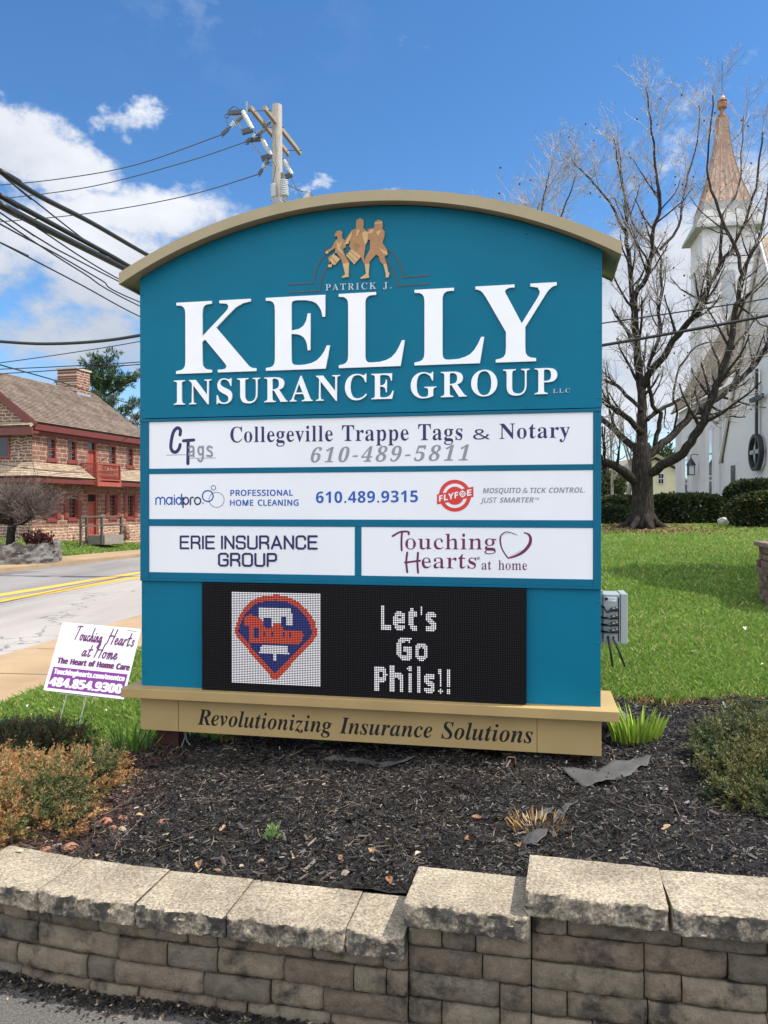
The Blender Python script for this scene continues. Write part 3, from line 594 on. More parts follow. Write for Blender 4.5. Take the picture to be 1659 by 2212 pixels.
  83: [147,[66,-3,51,-2,37,0,24,3,14,6,14,30,25,25,38,22,52,19,67,18,86,20,100,27,108,36,111,49,110,58,107,65,101,71,93,77,81,83,66,89,51,95,38,102,29,110,22,120,18,132,16,146,18,160,24,172,33,181,46,189,60,193,77,194,93,194,106,192,119,188,130,184,123,163,112,167,101,170,89,173,77,173,61,171,50,166,43,157,41,145,42,136,45,129,50,123,58,118,68,112,82,107,98,100,111,93,121,86,129,76,133,65,135,51,133,36,127,22,116,12,103,4,86,-1]],
  84: [149,[63,0,63,171,3,171,3,192,146,192,146,171,87,171,87,0]],
  85: [196,[97,-3,75,-1,57,6,43,17,32,31,26,48,24,68,24,192,48,192,48,67,50,53,54,41,61,31,71,24,83,20,99,18,114,20,127,24,136,32,143,42,147,54,148,68,148,192,172,192,172,68,171,55,168,43,164,32,154,18,139,7,127,1,113,-2]],
 },
 'SB': {
  46: [72,[36,-4,29,-3,24,1,21,6,19,15,21,23,24,28,29,31,36,33,42,31,48,28,51,23,53,15,51,6,48,1,42,-3]],
  47: [100,[3,0,74,192,97,192,26,0]],
  48: [154,[77,-3,56,0,39,9,26,24,19,38,14,55,11,74,10,96,10,116,13,133,16,149,21,163,28,174,37,183,48,190,61,193,77,195,97,192,114,183,127,169,135,154,140,137,143,118,144,96,143,76,141,59,137,43,132,29,125,18,116,9,105,3,92,-1],[77,30,89,34,98,46,101,59,103,76,103,96,103,116,101,132,98,145,89,158,77,162,64,158,56,145,52,132,51,116,50,96,51,76,52,59,56,47,64,34]],
  49: [154,[70,0,70,111,70,119,71,129,71,149,69,147,66,143,61,139,57,136,35,118,16,143,78,192,111,192,111,0]],
  51: [154,[66,-3,46,-2,27,2,10,8,10,42,23,37,36,33,49,30,61,30,80,31,92,37,98,46,100,58,99,66,96,72,91,77,82,80,70,82,54,83,40,83,40,114,55,114,70,115,82,118,89,121,94,127,97,133,98,140,96,149,91,156,83,160,70,162,57,161,46,157,37,152,29,148,10,176,23,183,37,189,48,192,60,194,73,194,91,193,107,189,120,183,130,173,135,162,137,149,134,131,125,117,112,107,96,101,96,100,110,97,122,93,131,86,140,73,143,56,141,40,135,26,124,14,109,5,97,1,82,-2]],
  52: [154,[87,0,87,40,5,40,5,68,89,192,126,192,126,71,149,71,149,40,126,40,126,0],[40,71,87,71,87,104,87,111,87,119,87,127,87,135,88,142,88,145,87,145,85,140,82,135,79,130,75,124]],
  53: [154,[65,-3,50,-2,36,0,24,3,13,8,13,43,24,38,37,34,51,31,63,30,79,32,91,38,98,47,100,61,96,77,83,87,62,90,54,89,46,88,39,87,33,85,17,94,24,192,128,192,128,157,60,157,56,120,61,121,66,122,72,122,81,122,97,121,112,116,124,108,133,96,139,82,141,64,139,45,133,29,122,15,107,5,88,-1]],
  54: [154,[80,-3,67,-2,55,1,44,6,34,13,26,23,19,34,14,48,10,63,9,81,10,98,12,114,15,130,20,145,28,158,37,170,50,180,65,188,77,191,90,193,106,194,112,194,119,194,126,193,131,192,131,160,126,161,120,162,114,162,108,162,94,161,81,159,71,155,60,146,53,134,49,119,47,102,48,102,55,111,64,118,75,123,90,125,106,123,119,118,130,109,138,97,143,82,145,64,143,45,137,28,127,15,114,5,98,-1],[79,30,89,32,98,38,104,48,106,63,104,76,99,85,91,91,80,93,71,93,64,90,58,85,53,80,51,73,50,67,51,58,53,50,57,42,63,35,70,31]],
  56: [154,[77,-3,57,-1,40,3,27,11,17,21,11,34,9,49,12,67,20,81,32,92,46,100,34,109,24,120,18,133,15,148,17,162,24,174,34,183,47,189,61,193,77,194,93,193,107,189,120,183,130,174,136,162,138,148,136,132,128,120,117,110,104,101,114,95,123,89,132,81,138,72,143,62,144,50,142,35,136,22,125,12,112,4,96,-1],[77,118,85,123,93,129,98,136,100,145,98,153,93,160,86,163,77,165,67,163,60,160,55,153,53,145,55,136,60,129,68,123],[76,27,89,29,99,34,104,41,106,51,105,58,102,64,97,69,91,73,85,78,78,82,75,84,64,77,55,70,49,61,47,51,49,42,54,34,64,29]],
  57: [154,[48,-3,42,-3,35,-2,28,-2,22,-1,22,32,28,31,33,30,39,29,45,29,60,30,72,32,82,37,93,46,100,58,105,72,107,89,105,89,98,80,90,73,79,68,63,67,47,68,34,74,23,82,15,95,10,109,9,127,11,147,16,163,26,176,39,186,55,192,74,194,87,193,98,190,109,185,119,178,128,169,135,157,140,144,143,128,144,110,143,94,142,77,138,61,133,47,126,33,116,21,104,11,89,4,77,0,63,-2],[74,98,82,99,90,102,95,106,100,112,103,118,104,124,103,133,100,142,96,150,91,156,84,160,75,161,64,159,55,153,50,143,48,128,49,115,54,106,62,100]],
  65: [185,[0,0,68,193,117,193,185,0,142,0,128,46,58,46,44,0],[68,80,118,80,104,124,96,150,94,157,93,163,91,157,89,149,85,134,83,128,82,124]],
  67: [171,[102,-3,83,-1,67,3,53,10,41,19,32,30,25,44,20,60,17,77,16,96,17,114,20,131,26,147,34,161,44,172,57,182,71,189,87,193,106,194,120,194,134,191,148,187,162,181,149,148,138,153,127,157,116,160,106,161,91,159,79,153,70,143,63,130,59,114,57,95,59,76,63,61,69,48,78,39,90,33,106,31,117,32,129,34,141,37,154,41,154,7,142,3,129,0,116,-2]],
  69: [150,[24,0,24,192,135,192,135,158,65,158,65,116,130,116,130,83,65,83,65,34,135,34,135,0]],
  70: [147,[24,0,24,192,134,192,134,158,64,158,64,109,129,109,129,76,64,76,64,0]],
  71: [194,[105,-3,78,0,56,9,39,23,29,37,21,54,17,73,16,96,17,115,21,133,27,148,36,162,48,173,61,182,77,189,95,193,116,194,131,194,146,191,160,188,173,183,159,150,150,154,139,158,128,160,116,161,99,159,85,153,73,143,65,130,59,114,57,95,59,78,63,62,69,49,79,39,91,33,107,31,115,31,122,32,128,33,133,34,133,74,97,74,97,108,173,108,173,8,158,4,142,0,130,-1,118,-2]],
  72: [206,[24,0,24,192,65,192,65,117,141,117,141,192,181,192,181,0,141,0,141,83,65,83,65,0]],
  73: [104,[9,0,9,23,32,34,32,158,9,169,9,192,96,192,96,169,73,158,73,34,96,23,96,0]],
  75: [178,[24,0,24,192,65,192,65,104,69,110,73,115,77,121,81,127,133,192,178,192,111,107,178,0,132,0,82,81,65,69,65,0]],
  76: [152,[24,0,24,192,65,192,65,34,143,34,143,0]],
  77: [253,[24,0,24,192,80,192,125,45,126,45,174,192,229,192,229,0,191,0,191,91,191,101,192,112,193,143,193,150,192,150,143,0,105,0,59,150,58,150,59,144,59,134,60,123,60,111,60,100,60,89,60,0]],
  78: [218,[24,0,24,192,75,192,159,48,160,48,159,61,158,75,158,88,158,101,158,192,194,192,194,0,143,0,59,145,58,145,59,131,60,118,60,104,60,90,60,0]],
  79: [214,[107,-3,87,-1,70,3,55,10,43,19,33,31,25,44,20,60,17,77,16,96,17,115,20,133,25,148,33,162,43,173,55,183,70,189,87,193,107,195,127,193,144,189,158,183,171,173,181,162,188,148,194,133,197,115,198,96,197,77,194,60,188,44,181,31,171,19,158,10,144,3,127,-1],[107,31,123,33,135,39,144,49,151,62,154,78,156,96,154,115,151,131,144,144,135,153,123,159,107,161,92,159,79,153,70,144,63,131,60,115,58,96,60,78,63,62,70,49,79,39,91,33]],
  80: [169,[24,0,24,192,85,192,108,190,126,185,140,176,149,164,155,149,157,132,155,116,150,101,140,87,126,77,114,72,100,69,82,68,65,68,65,0],[65,102,78,102,94,103,105,108,113,117,116,131,112,146,101,155,83,158,65,158]],
  81: [214,[145,-46,110,-3,107,-3,87,-1,70,3,55,10,43,19,33,31,25,44,20,60,17,77,16,96,17,115,20,133,25,148,33,162,43,173,55,183,70,189,87,193,107,195,127,193,144,189,158,183,171,173,181,162,188,148,194,133,197,115,198,96,197,76,193,57,187,40,178,26,166,15,151,6,197,-46],[107,31,123,33,135,39,144,49,151,62,154,78,156,96,154,115,151,131,144,144,135,153,123,159,107,161,92,159,79,153,70,144,63,131,60,115,58,96,60,78,63,62,70,49,79,39,91,33]],
  82: [177,[24,0,24,192,80,192,104,190,123,185,138,178,148,166,155,152,157,134,155,122,152,111,146,102,138,95,130,88,121,84,177,0,132,0,87,74,65,74,65,0],[65,107,78,107,95,108,107,113,113,122,116,133,113,145,106,153,94,157,77,158,65,158]],
  83: [148,[67,-3,47,-1,29,2,12,9,12,47,26,41,41,36,55,32,70,31,83,32,91,37,96,43,98,51,95,61,87,69,75,76,60,83,53,86,46,90,38,95,31,101,24,109,19,117,16,128,15,140,16,156,22,169,32,180,45,188,61,193,80,194,94,194,108,191,122,187,136,181,123,149,111,154,100,158,89,160,78,161,68,159,60,155,56,149,54,141,57,132,63,125,75,119,91,111,104,104,116,96,125,88,132,78,136,67,137,53,135,37,129,24,119,12,105,4,87,-1]],
  84: [156,[57,0,57,158,5,158,5,192,150,192,150,158,98,158,98,0]],
  85: [203,[101,-3,77,-1,58,6,43,17,32,31,25,48,23,68,23,192,63,192,63,74,66,54,73,41,85,34,102,31,119,34,131,42,137,55,140,75,140,192,180,192,180,68,179,55,176,43,172,32,165,22,156,14,145,7,132,1,118,-2]],
  89: [168,[64,0,64,73,0,192,44,192,84,113,124,192,168,192,104,75,104,0]],
  97: [162,[57,-3,39,0,24,9,17,18,13,29,11,44,13,58,19,70,28,78,40,85,57,89,77,91,102,91,102,98,101,108,96,115,89,119,80,120,69,119,59,117,48,114,38,109,25,136,37,142,51,146,66,149,81,150,99,148,114,144,126,137,135,127,140,114,142,98,142,0,114,0,106,20,105,20,96,10,85,3,73,-1],[72,27,84,29,93,34,100,43,102,56,102,68,87,67,70,65,60,60,54,53,52,44,54,36,58,30,64,28]],
  99: [138,[81,-3,60,-1,44,5,30,15,20,30,14,49,12,73,13,89,16,104,21,116,32,131,47,141,58,146,70,148,84,149,98,149,110,146,121,143,130,139,118,109,109,112,100,115,92,117,84,117,67,112,56,97,53,73,55,54,61,40,71,32,84,30,96,31,106,33,116,37,125,42,125,8,116,3,106,0,95,-2]],
  101: [159,[87,-3,73,-2,60,1,48,6,38,12,29,20,22,30,16,42,13,56,12,72,13,88,16,103,21,115,31,130,45,141,56,146,68,148,81,149,100,147,116,142,129,132,139,119,145,102,147,83,147,63,53,63,55,48,63,37,74,30,89,27,103,28,115,30,127,34,139,39,139,8,128,3,116,0,103,-2],[53,90,110,90,108,102,103,112,94,119,82,121,71,119,62,113,56,104]],
  102: [104,[27,0,27,117,5,117,5,136,27,147,27,157,29,174,34,187,41,195,52,201,64,204,79,206,90,205,101,204,109,202,116,199,106,170,101,171,96,173,90,174,84,174,76,173,71,169,68,163,67,156,67,147,102,147,102,117,67,117,67,0]],
  103: [170,[76,-64,61,-64,47,-63,34,-60,21,-56,21,-24,39,-30,58,-34,78,-35,95,-31,106,-20,109,-2,109,6,109,10,110,19,109,19,101,9,91,2,80,-1,67,-3,51,0,38,6,27,17,19,32,14,51,12,73,14,95,19,114,27,129,38,140,52,147,69,149,85,147,99,140,111,128,112,128,115,147,149,147,149,0,147,-20,141,-35,131,-48,116,-57,98,-63],[82,29,95,31,104,37,110,49,112,68,112,73,110,93,104,107,95,114,81,117,65,112,56,97,53,73,56,48,66,34]],
  104: [176,[21,0,21,204,61,204,61,163,61,152,60,142,60,133,59,128,61,128,69,138,79,144,91,148,104,149,119,148,131,144,142,137,150,126,155,113,156,96,156,0,116,0,116,86,114,103,106,114,93,117,77,114,68,105,64,95,62,83,61,69,61,0]],
  105: [82,[41,165,33,166,26,169,21,175,19,185,21,194,26,200,33,203,41,204,49,203,56,200,61,194,63,185,61,175,56,169,49,166],[21,0,21,147,61,147,61,0]],
  108: [82,[21,0,21,204,61,204,61,0]],
  109: [264,[21,0,21,147,52,147,57,128,59,128,67,138,78,144,89,148,102,149,117,148,129,144,139,137,146,128,150,128,158,138,169,144,181,148,193,149,208,148,221,144,231,137,238,126,242,113,244,96,244,0,204,0,204,86,201,103,194,114,182,117,168,115,159,106,154,92,152,74,152,0,112,0,112,86,110,103,102,114,90,117,76,114,67,105,64,95,62,83,61,69,61,0]],
  110: [176,[21,0,21,147,52,147,57,128,59,128,67,138,78,144,91,148,104,149,119,148,132,144,142,137,150,126,155,113,156,96,156,0,116,0,116,86,115,100,111,109,103,115,93,117,77,114,68,105,64,95,62,83,61,69,61,0]],
  111: [166,[83,-3,70,-2,57,1,46,6,36,13,28,22,21,32,16,44,13,58,12,74,14,96,21,115,31,130,45,141,63,147,84,149,97,148,109,145,120,140,134,130,145,115,150,103,153,89,154,74,152,51,146,32,135,17,121,6,103,0],[83,30,97,32,106,41,112,54,113,74,112,93,106,106,97,114,83,117,69,114,60,106,55,93,53,74,55,54,60,41,69,32]],
  114: [122,[21,0,21,147,51,147,57,122,59,122,67,132,77,141,89,147,103,149,106,149,110,149,113,149,116,148,113,111,111,111,108,112,104,112,102,112,92,111,82,108,73,104,67,97,62,87,61,75,61,0]],
  115: [134,[61,-3,46,-2,34,-1,23,2,12,6,12,39,25,34,38,30,51,27,62,27,72,27,79,30,83,34,84,39,83,43,82,46,79,49,73,53,64,57,52,62,40,68,30,74,22,80,16,88,13,97,12,109,16,126,28,139,40,145,54,148,70,149,83,149,96,147,109,143,122,138,110,109,99,113,89,117,79,119,70,120,56,117,52,110,52,107,54,104,57,101,63,98,71,94,82,89,94,84,104,79,112,72,118,65,122,55,123,44,122,30,116,18,108,9,95,3,80,-1]],
  116: [117,[71,-3,59,-2,48,2,38,7,31,17,27,29,25,46,25,117,6,117,6,134,28,147,40,178,65,178,65,147,106,147,106,117,65,117,65,46,66,39,70,33,76,30,83,29,89,30,96,31,102,32,108,34,108,4,101,2,92,-1,82,-2]],
  117: [176,[72,-3,58,-1,45,3,34,10,26,20,22,34,20,51,20,147,60,147,60,61,62,47,66,37,73,31,84,29,99,32,109,42,113,51,115,63,116,78,116,147,156,147,156,0,125,0,120,19,117,19,109,9,98,2,86,-1]],
 },
 'N': {
  33: [72,[28,54,22,192,51,192,44,54],[36,-4,30,-3,24,1,21,6,19,15,21,23,24,28,30,31,36,33,42,31,48,28,51,23,53,15,51,6,48,1,42,-3]],
  38: [197,[75,-3,57,-1,43,3,31,11,22,21,16,34,14,50,17,69,25,83,34,91,44,99,56,106,47,116,40,127,34,139,32,153,36,171,46,184,55,190,68,194,82,195,101,192,116,184,125,171,128,153,125,138,117,125,105,113,90,103,142,53,148,62,153,72,157,84,160,96,184,96,179,79,174,64,166,50,157,38,196,0,164,0,141,23,127,12,113,4,101,0,89,-2],[75,117,89,126,98,134,103,143,105,153,103,162,98,169,91,174,81,175,71,174,62,170,57,162,55,153,57,144,60,135,67,127],[75,18,91,20,105,24,116,30,126,37,70,92,57,83,47,74,41,64,39,51,41,37,49,27,61,20]],
  39: [60,[23,122,17,192,43,192,38,122]],
  45: [87,[11,62,11,82,76,82,76,62]],
  46: [72,[36,-4,29,-3,24,1,21,6,19,15,21,23,24,28,29,31,36,33,42,31,48,28,51,23,53,15,51,6,48,1,42,-3]],
  47: [100,[3,0,74,192,97,192,26,0]],
 },
 'C': {
  38: [95,[36,-2,53,1,66,10,78,3,89,-2,93,9,84,12,74,19,81,30,87,42,92,55,80,55,74,39,65,25,56,34,47,43,39,54,50,62,59,72,62,84,57,99,42,104,25,98,19,80,20,69,25,56,11,44,5,27,9,12,20,2],[57,17,48,11,38,8,23,14,18,27,21,38,31,47,38,36,48,26],[34,62,31,72,30,81,33,91,42,96,50,92,52,84,47,72]],
  174: [66,[33,50,48,54,58,65,62,81,58,97,48,108,33,112,18,108,8,97,4,81,8,65,18,54],[33,56,16,63,10,81,16,99,33,106,50,99,56,81,50,63],[22,65,28,65,28,76,34,76,40,65,47,65,40,78,44,82,46,87,42,95,34,97,22,97],[28,81,28,92,32,92,38,90,39,87,37,83,32,81]],
  8482: [100,[16,57,25,57,25,97,41,97,41,106,0,106,0,97,16,97],[49,57,57,57,57,79,56,95,57,95,68,65,75,65,87,95,88,95,87,79,87,57,95,57,95,106,84,106,77,88,72,75,72,75,67,88,60,106,49,106]],
 },
}

# ================================================================== THE SETTING
RD = np.array((0.101, 0.995))           # road direction on the ground
RN = np.array((0.995, -0.101))          # to its right
U_KERB, U_WALK, U_MID, U_FAR, U_FARW = -5.34, -3.85, -10.05, -14.9, -17.3


def ut(x, y):
 return x * RN[0] + y * RN[1], x * RD[0] + y * RD[1]


def xy_ut(u, t):
 return u * RN[0] + t * RD[0], u * RN[1] + t * RD[1]


def road_z(t):
 return -0.1 - 0.016 * np.clip(t, -60, 160)


HO = np.array((-16.73, 37.0))           # near corner of the stone house
HX = np.array((0.263, 0.9648))          # along its long front
HY = np.array((-0.9648, 0.263))         # away from the road


def wall_y(x):
 """front face of the retaining wall"""
 x = np.asarray(x, float)
 return np.where(x < -0.93, 2.557 - 0.27 * (x + 0.93) + 0.10 * np.minimum(0, x + 0.93) ** 2, np.where(x < -0.33, 2.557 - 0.213 * (x + 0.93), 2.4292 - 0.205 * (x + 0.33)))


BED_X = [-6, -2.6, -1.9, -1.35, -0.6, 0.2, 0.95, 1.25, 1.5, 2.5, 4, 8]
BED_Y = [4.35, 4.5, 4.45, 4.42, 4.42, 4.36, 4.4, 4.72, 4.98, 5.03, 5.15, 5.3]


def bed_back(x):
 return np.interp(x, BED_X, BED_Y) + 0.035 * np.sin(np.asarray(x) * 9.0) + 0.02 * np.sin(np.asarray(x) * 23.0 + 1)


def bed_z(x, y):
 x = np.asarray(x, float)
 y = np.asarray(y, float)
 z = 0.315 + 0.05 * sstep(-0.3, 1.1, x) - 0.06 * sstep(-1.3, -2.6, x) + 0.045 * sstep(0.7, 1.1, x) * sstep(3.2, 2.4, y)
 z = z - 0.05 * sstep(-0.3, -1.6, x) * sstep(3.3, 4.3, y)
 z = z + 0.012 * np.sin(x * 5 + y * 3) + 0.010 * np.sin(x * 11 - y * 7 + 1) + 0.007 * np.sin(x * 23 + y * 19)
 return z


def ground_z(x, y):
 x = np.asarray(x, float)
 y = np.asarray(y, float)
 u, t = ut(x, y)
 zr = road_z(t)
 zw = zr + 0.135
 zl = 0.36 + 0.0456 * np.clip(y - 5, 0, 19) + 0.03 * np.sin(x * 0.5 + 1) * sstep(5, 12, y)
 v = sstep(U_WALK, U_WALK + 3.6, u)
 right = zw + 0.015 + (zl - zw - 0.015) * v
 # left of the road: lawn up to the stone house
 w = (x - HO[0]) * HX[0] + (y - HO[1]) * HX[1]
 zb = 0.17 - 0.026 * np.clip(w, -20, 60)
 left = zw - 0.02 + (zb - zw) * sstep(U_FARW, U_FARW - 4.0, u)
 return np.where(u > (U_KERB + U_FAR) / 2, right, left)


M_GRASS_SOIL = None


def make_ground():
 xs = np.concatenate([np.arange(-200, -30, 10), np.arange(-30, -6, 0.6), np.arange(-6, 9, 0.15), np.arange(9, 30, 0.7), np.arange(30, 201, 10)])
 ys = np.concatenate([np.arange(-60, 0, 5), np.arange(0, 9, 0.15), np.arange(9, 25, 0.4), np.arange(25, 60, 0.8), np.arange(60, 330, 12)])
 X, Y = np.meshgrid(xs, ys)
 Z = ground_z(X, Y)
 u, t = ut(X, Y)
 walk = (u < U_WALK - 0.02) & (u > U_FARW + 0.02)
 Z = np.where(walk, road_z(t) - 0.5, Z)
 lot = (Y < wall_y(X) + 0.42) & (u > U_WALK)
 bed = (Y >= wall_y(X) + 0.3) & (Y < bed_back(X) - 0.12) & (X > -6)
 Z = np.where(bed, bed_z(X, Y) - 0.09, Z)
 Z = np.where(lot, -0.3, Z)
 ny, nx = X.shape
 v = np.stack([X, Y, Z], -1).reshape(-1, 3)
 idx = np.arange(ny * nx).reshape(ny, nx)
 q = np.stack([idx[:-1, :-1], idx[:-1, 1:], idx[1:, 1:], idx[1:, :-1]], -1).reshape(-1, 4)
 me = bpy.data.meshes.new('lawn')
 me.from_pydata(v.tolist(), [], q.tolist())
 m, nt, bs = _nodes('lawn_turf')
 a = _noise(nt, 0.7, 6)
 b = _noise(nt, 14, 8, 0.7)
 c = _noise(nt, 160, 4, 0.7)
 base = _ramp(nt, b, [(0.32, (0.075, 0.125, 0.025)), (0.6, (0.16, 0.22, 0.06)), (0.8, (0.24, 0.23, 0.10))])
 dry = _mix(nt, _ramp(nt, a, [(0.5, (0, 0, 0)), (0.72, (1, 1, 1))]), base, (0.17, 0.165, 0.06))
 fin = _mix(nt, 0.55, dry, _ramp(nt, c, [(0.3, (0.35, 0.35, 0.35)), (0.7, (1.5, 1.5, 1.3))]), 'MULTIPLY')
 nt.links.new(fin, bs.inputs['Base Color'])
 bs.inputs['Roughness'].default_value = 0.9
 bs.inputs['Specular IOR Level'].default_value = 0.15
 _bump(nt, bs, c, 0.9, 0.03)
 me.materials.append(m)
 me.polygons.foreach_set('use_smooth', [True] * len(me.polygons))
 o = bpy.data.objects.new('lawn', me)
 COL.objects.link(o)
 tag(o, 'green lawn sloping up from the planting bed towards the church', None, kind='structure')


make_ground()


def strip(name, u0, u1, t0, t1, z0, z1, m, step=1.5, jit=0.0, label=None):
 mb = MB()
 n = int((t1 - t0) / step)
 for i in range(n):
  a, b = t0 + (t1 - t0) * i / n, t0 + (t1 - t0) * (i + 1) / n
  for (ua, ub, za, zb) in ((u0, u1, z0, z1),):
   p = [(*xy_ut(ua, a), road_z(a) + za), (*xy_ut(ub, a), road_z(a) + zb), (*xy_ut(ub, b), road_z(b) + zb), (*xy_ut(ua, b), road_z(b) + za)]
   mb.face(p)
 o = mb.build(name, m)
 bm = bmesh.new()
 bm.from_mesh(o.data)
 bmesh.ops.remove_doubles(bm, verts=bm.verts, dist=0.0005)
 bmesh.ops.recalc_face_normals(bm, faces=bm.faces)
 if sum(f.normal.z for f in bm.faces) < 0:
  bmesh.ops.reverse_faces(bm, faces=bm.faces)
 bm.to_mesh(o.data)
 bm.free()
 tag(o, label, None, kind='structure')
 return o


def asphalt(name, dark, light, cracks=True, speck=0.5, grain=260):
 m, nt, bs = _nodes(name)
 a = _noise(nt, 0.6, 5, stretch=(1.6, 0.25, 1))
 b = _noise(nt, 60, 5, 0.8)
 g = _noise(nt, grain, 3, 0.7)
 col = _ramp(nt, a, [(0.3, dark), (0.7, light)])
 col = _mix(nt, speck, col, _ramp(nt, g, [(0.32, (0.4, 0.4, 0.4)), (0.66, (1.65, 1.6, 1.55))]), 'MULTIPLY')
 col = _mix(nt, 0.5, col, _ramp(nt, b, [(0.3, (0.7, 0.7, 0.7)), (0.7, (1.25, 1.22, 1.2))]), 'MULTIPLY')
 if cracks:
  v = nt.nodes.new('ShaderNodeTexVoronoi')
  v.feature = 'DISTANCE_TO_EDGE'
  v.inputs['Scale'].default_value = 0.13
  t = nt.nodes.new('ShaderNodeTexCoord')
  w = nt.nodes.new('ShaderNodeVectorMath')
  w.operation = 'ADD'
  nn = nt.nodes.new('ShaderNodeTexNoise')
  nn.inputs['Scale'].default_value = 1.2
  nn.inputs['Detail'].default_value = 6
  nt.links.new(t.outputs['Object'], nn.inputs['Vector'])
  nt.links.new(t.outputs['Object'], w.inputs[0])
  sc_ = nt.nodes.new('ShaderNodeVectorMath')
  sc_.operation = 'SCALE'
  sc_.inputs['Scale'].default_value = 1.6
  nt.links.new(nn.outputs['Color'], sc_.inputs[0])
  nt.links.new(sc_.outputs[0], w.inputs[1])
  nt.links.new(w.outputs[0], v.inputs['Vector'])
  col = _mix(nt, _ramp(nt, v.outputs['Distance'], [(0.0, (.8, .8, .8)), (0.003, (0, 0, 0))]), col, (0.05, 0.05, 0.05))
 nt.links.new(col, bs.inputs['Base Color'])
 bs.inputs['Roughness'].default_value = 0.85
 bs.inputs['Specular IOR Level'].default_value = 0.3
 _bump(nt, bs, g, 0.5, 0.006)
 return m


M_ROAD = asphalt('road_asphalt', (0.225, 0.21, 0.195), (0.33, 0.31, 0.29))
M_LANE = asphalt('far_lane_asphalt', (0.16, 0.15, 0.145), (0.235, 0.225, 0.215))
M_LOT = asphalt('lot_asphalt', (0.055, 0.053, 0.052), (0.095, 0.092, 0.088), cracks=False, speck=0.95, grain=130)


def concrete(name, c1, c2):
 m, nt, bs = _nodes(name)
 a = _noise(nt, 1.3, 7, 0.6)
 g = _noise(nt, 120, 4, 0.7)
 col = _ramp(nt, a, [(0.3, c1), (0.7, c2)])
 col = _mix(nt, 0.4, col, _ramp(nt, g, [(0.3, (0.7, 0.7, 0.7)), (0.7, (1.2, 1.2, 1.2))]), 'MULTIPLY')
 nt.links.new(col, bs.inputs['Base Color'])
 bs.inputs['Roughness'].default_value = 0.85
 bs.inputs['Specular IOR Level'].default_value = 0.3
 _bump(nt, bs, g, 0.3, 0.003)
 return m


M_WALK = concrete('walk_concrete', (0.27, 0.185, 0.105), (0.36, 0.255, 0.15))
M_KERB = concrete('kerb_concrete', (0.27, 0.19, 0.115), (0.35, 0.255, 0.16))
m_yellow, nt_, bs_ = _nodes('road_paint_yellow')
n_ = _noise(nt_, 9, 8, 0.75)
nt_.links.new(_ramp(nt_, n_, [(0.30, (0.26, 0.23, 0.16)), (0.40, (0.60, 0.33, 0.035)), (0.75, (0.72, 0.42, 0.05))]), bs_.inputs['Base Color'])
bs_.inputs['Roughness'].default_value = 0.7

strip('road', U_MID + 0.0, U_KERB + 0.02, -50, 170, 0, 0, M_ROAD, label='grey asphalt road with fine cracks passing the sign')
strip('road_far_lane', U_FAR - 0.02, U_MID, -50, 170, 0, 0, M_LANE, label='darker far lane of the asphalt road')
strip('road_marking', U_MID - 0.56, U_MID - 0.20, -50, 170, .004, .004, m_yellow, label='double yellow centre line, the one nearer the stone house')
strip('road_marking', U_MID + 0.20, U_MID + 0.56, -50, 170, .004, .004, m_yellow, label='double yellow centre line, the one nearer the sign')


def walk(name, u0, u1, t0, t1, kerb_left, label, joint=1.5):
 """slabs with open joints and a kerb along the road side"""
 mb = MB()
 t = t0
 while t < t1:
  L = joint
  a, b = t + .006, t + L - .006
  ua, ub = (u0 + .17, u1) if kerb_left else (u0, u1 - .17)
  c = [(ua, a), (ub, a), (ub, b), (ua, b)]
  top = [(*xy_ut(*q), road_z(q[1]) + .135 + rng.uniform(-.003, .003)) for q in c]
  bot = [(p[0], p[1], p[2] - .5) for p in top]
  mb.face(top, 0)
  for i in range(4):
   j = (i + 1) % 4
   mb.face([top[i], bot[i], bot[j], top[j]], 0)
  t += L
 t = t0
 while t < t1:
  L = 3.0
  a, b = t + .004, t + L - .004
  ua, ub = (u0, u0 + .16) if kerb_left else (u1 - .16, u1)
  c = [(ua, a), (ub, a), (ub, b), (ua, b)]
  top = [(*xy_ut(*q), road_z(q[1]) + .13) for q in c]
  bot = [(p[0], p[1], p[2] - .5) for p in top]
  mb.face(top, 1)
  for i in range(4):
   j = (i + 1) % 4
   mb.face([top[i], bot[i], bot[j], top[j]], 1)
  t += L
 o = mb.build(name, [M_WALK, M_KERB])
 tag(o, label, None, kind='structure')


walk('sidewalk', U_KERB, U_WALK, -30, 110, True, 'tan concrete pavement and kerb between the road and the grass by the sign')
walk('sidewalk', U_FARW, U_FAR, -10, 130, False, 'tan concrete pavement and kerb on the far side of the road by the stone house')
# driveway apron beside the stone planter
mb = MB()
for i in range(8):
 a, b = 24.5 + i * .5, 25.0 + i * .5
 def zz(u, t):
  x, y = xy_ut(u, t)
  return float(ground_z(x, y)) + .02
 for k in range(8):
  u0, u1 = U_FARW - k * 1.2, U_FARW - (k + 1) * 1.2
  mb.face([(*xy_ut(u0, a), zz(u0, a)), (*xy_ut(u0, b), zz(u0, b)), (*xy_ut(u1, b), zz(u1, b)), (*xy_ut(u1, a), zz(u1, a))])
tag(mb.build('driveway', M_LANE), 'grey asphalt driveway mouth left of the stone planter', None, kind='structure')

# parking lot in front of the wall
mb = MB()
xs = np.arange(-3.4, 30.1, 0.4)
for i in range(len(xs) - 1):
 a, b = xs[i], xs[i + 1]
 mb.face([(a, -30, 0), (b, -30, 0), (b, float(wall_y(b)) + .12, 0), (a, float(wall_y(a)) + .12, 0)])
tag(mb.build('parking_lot', M_LOT), 'dark asphalt parking lot at the foot of the wall', None, kind='structure')

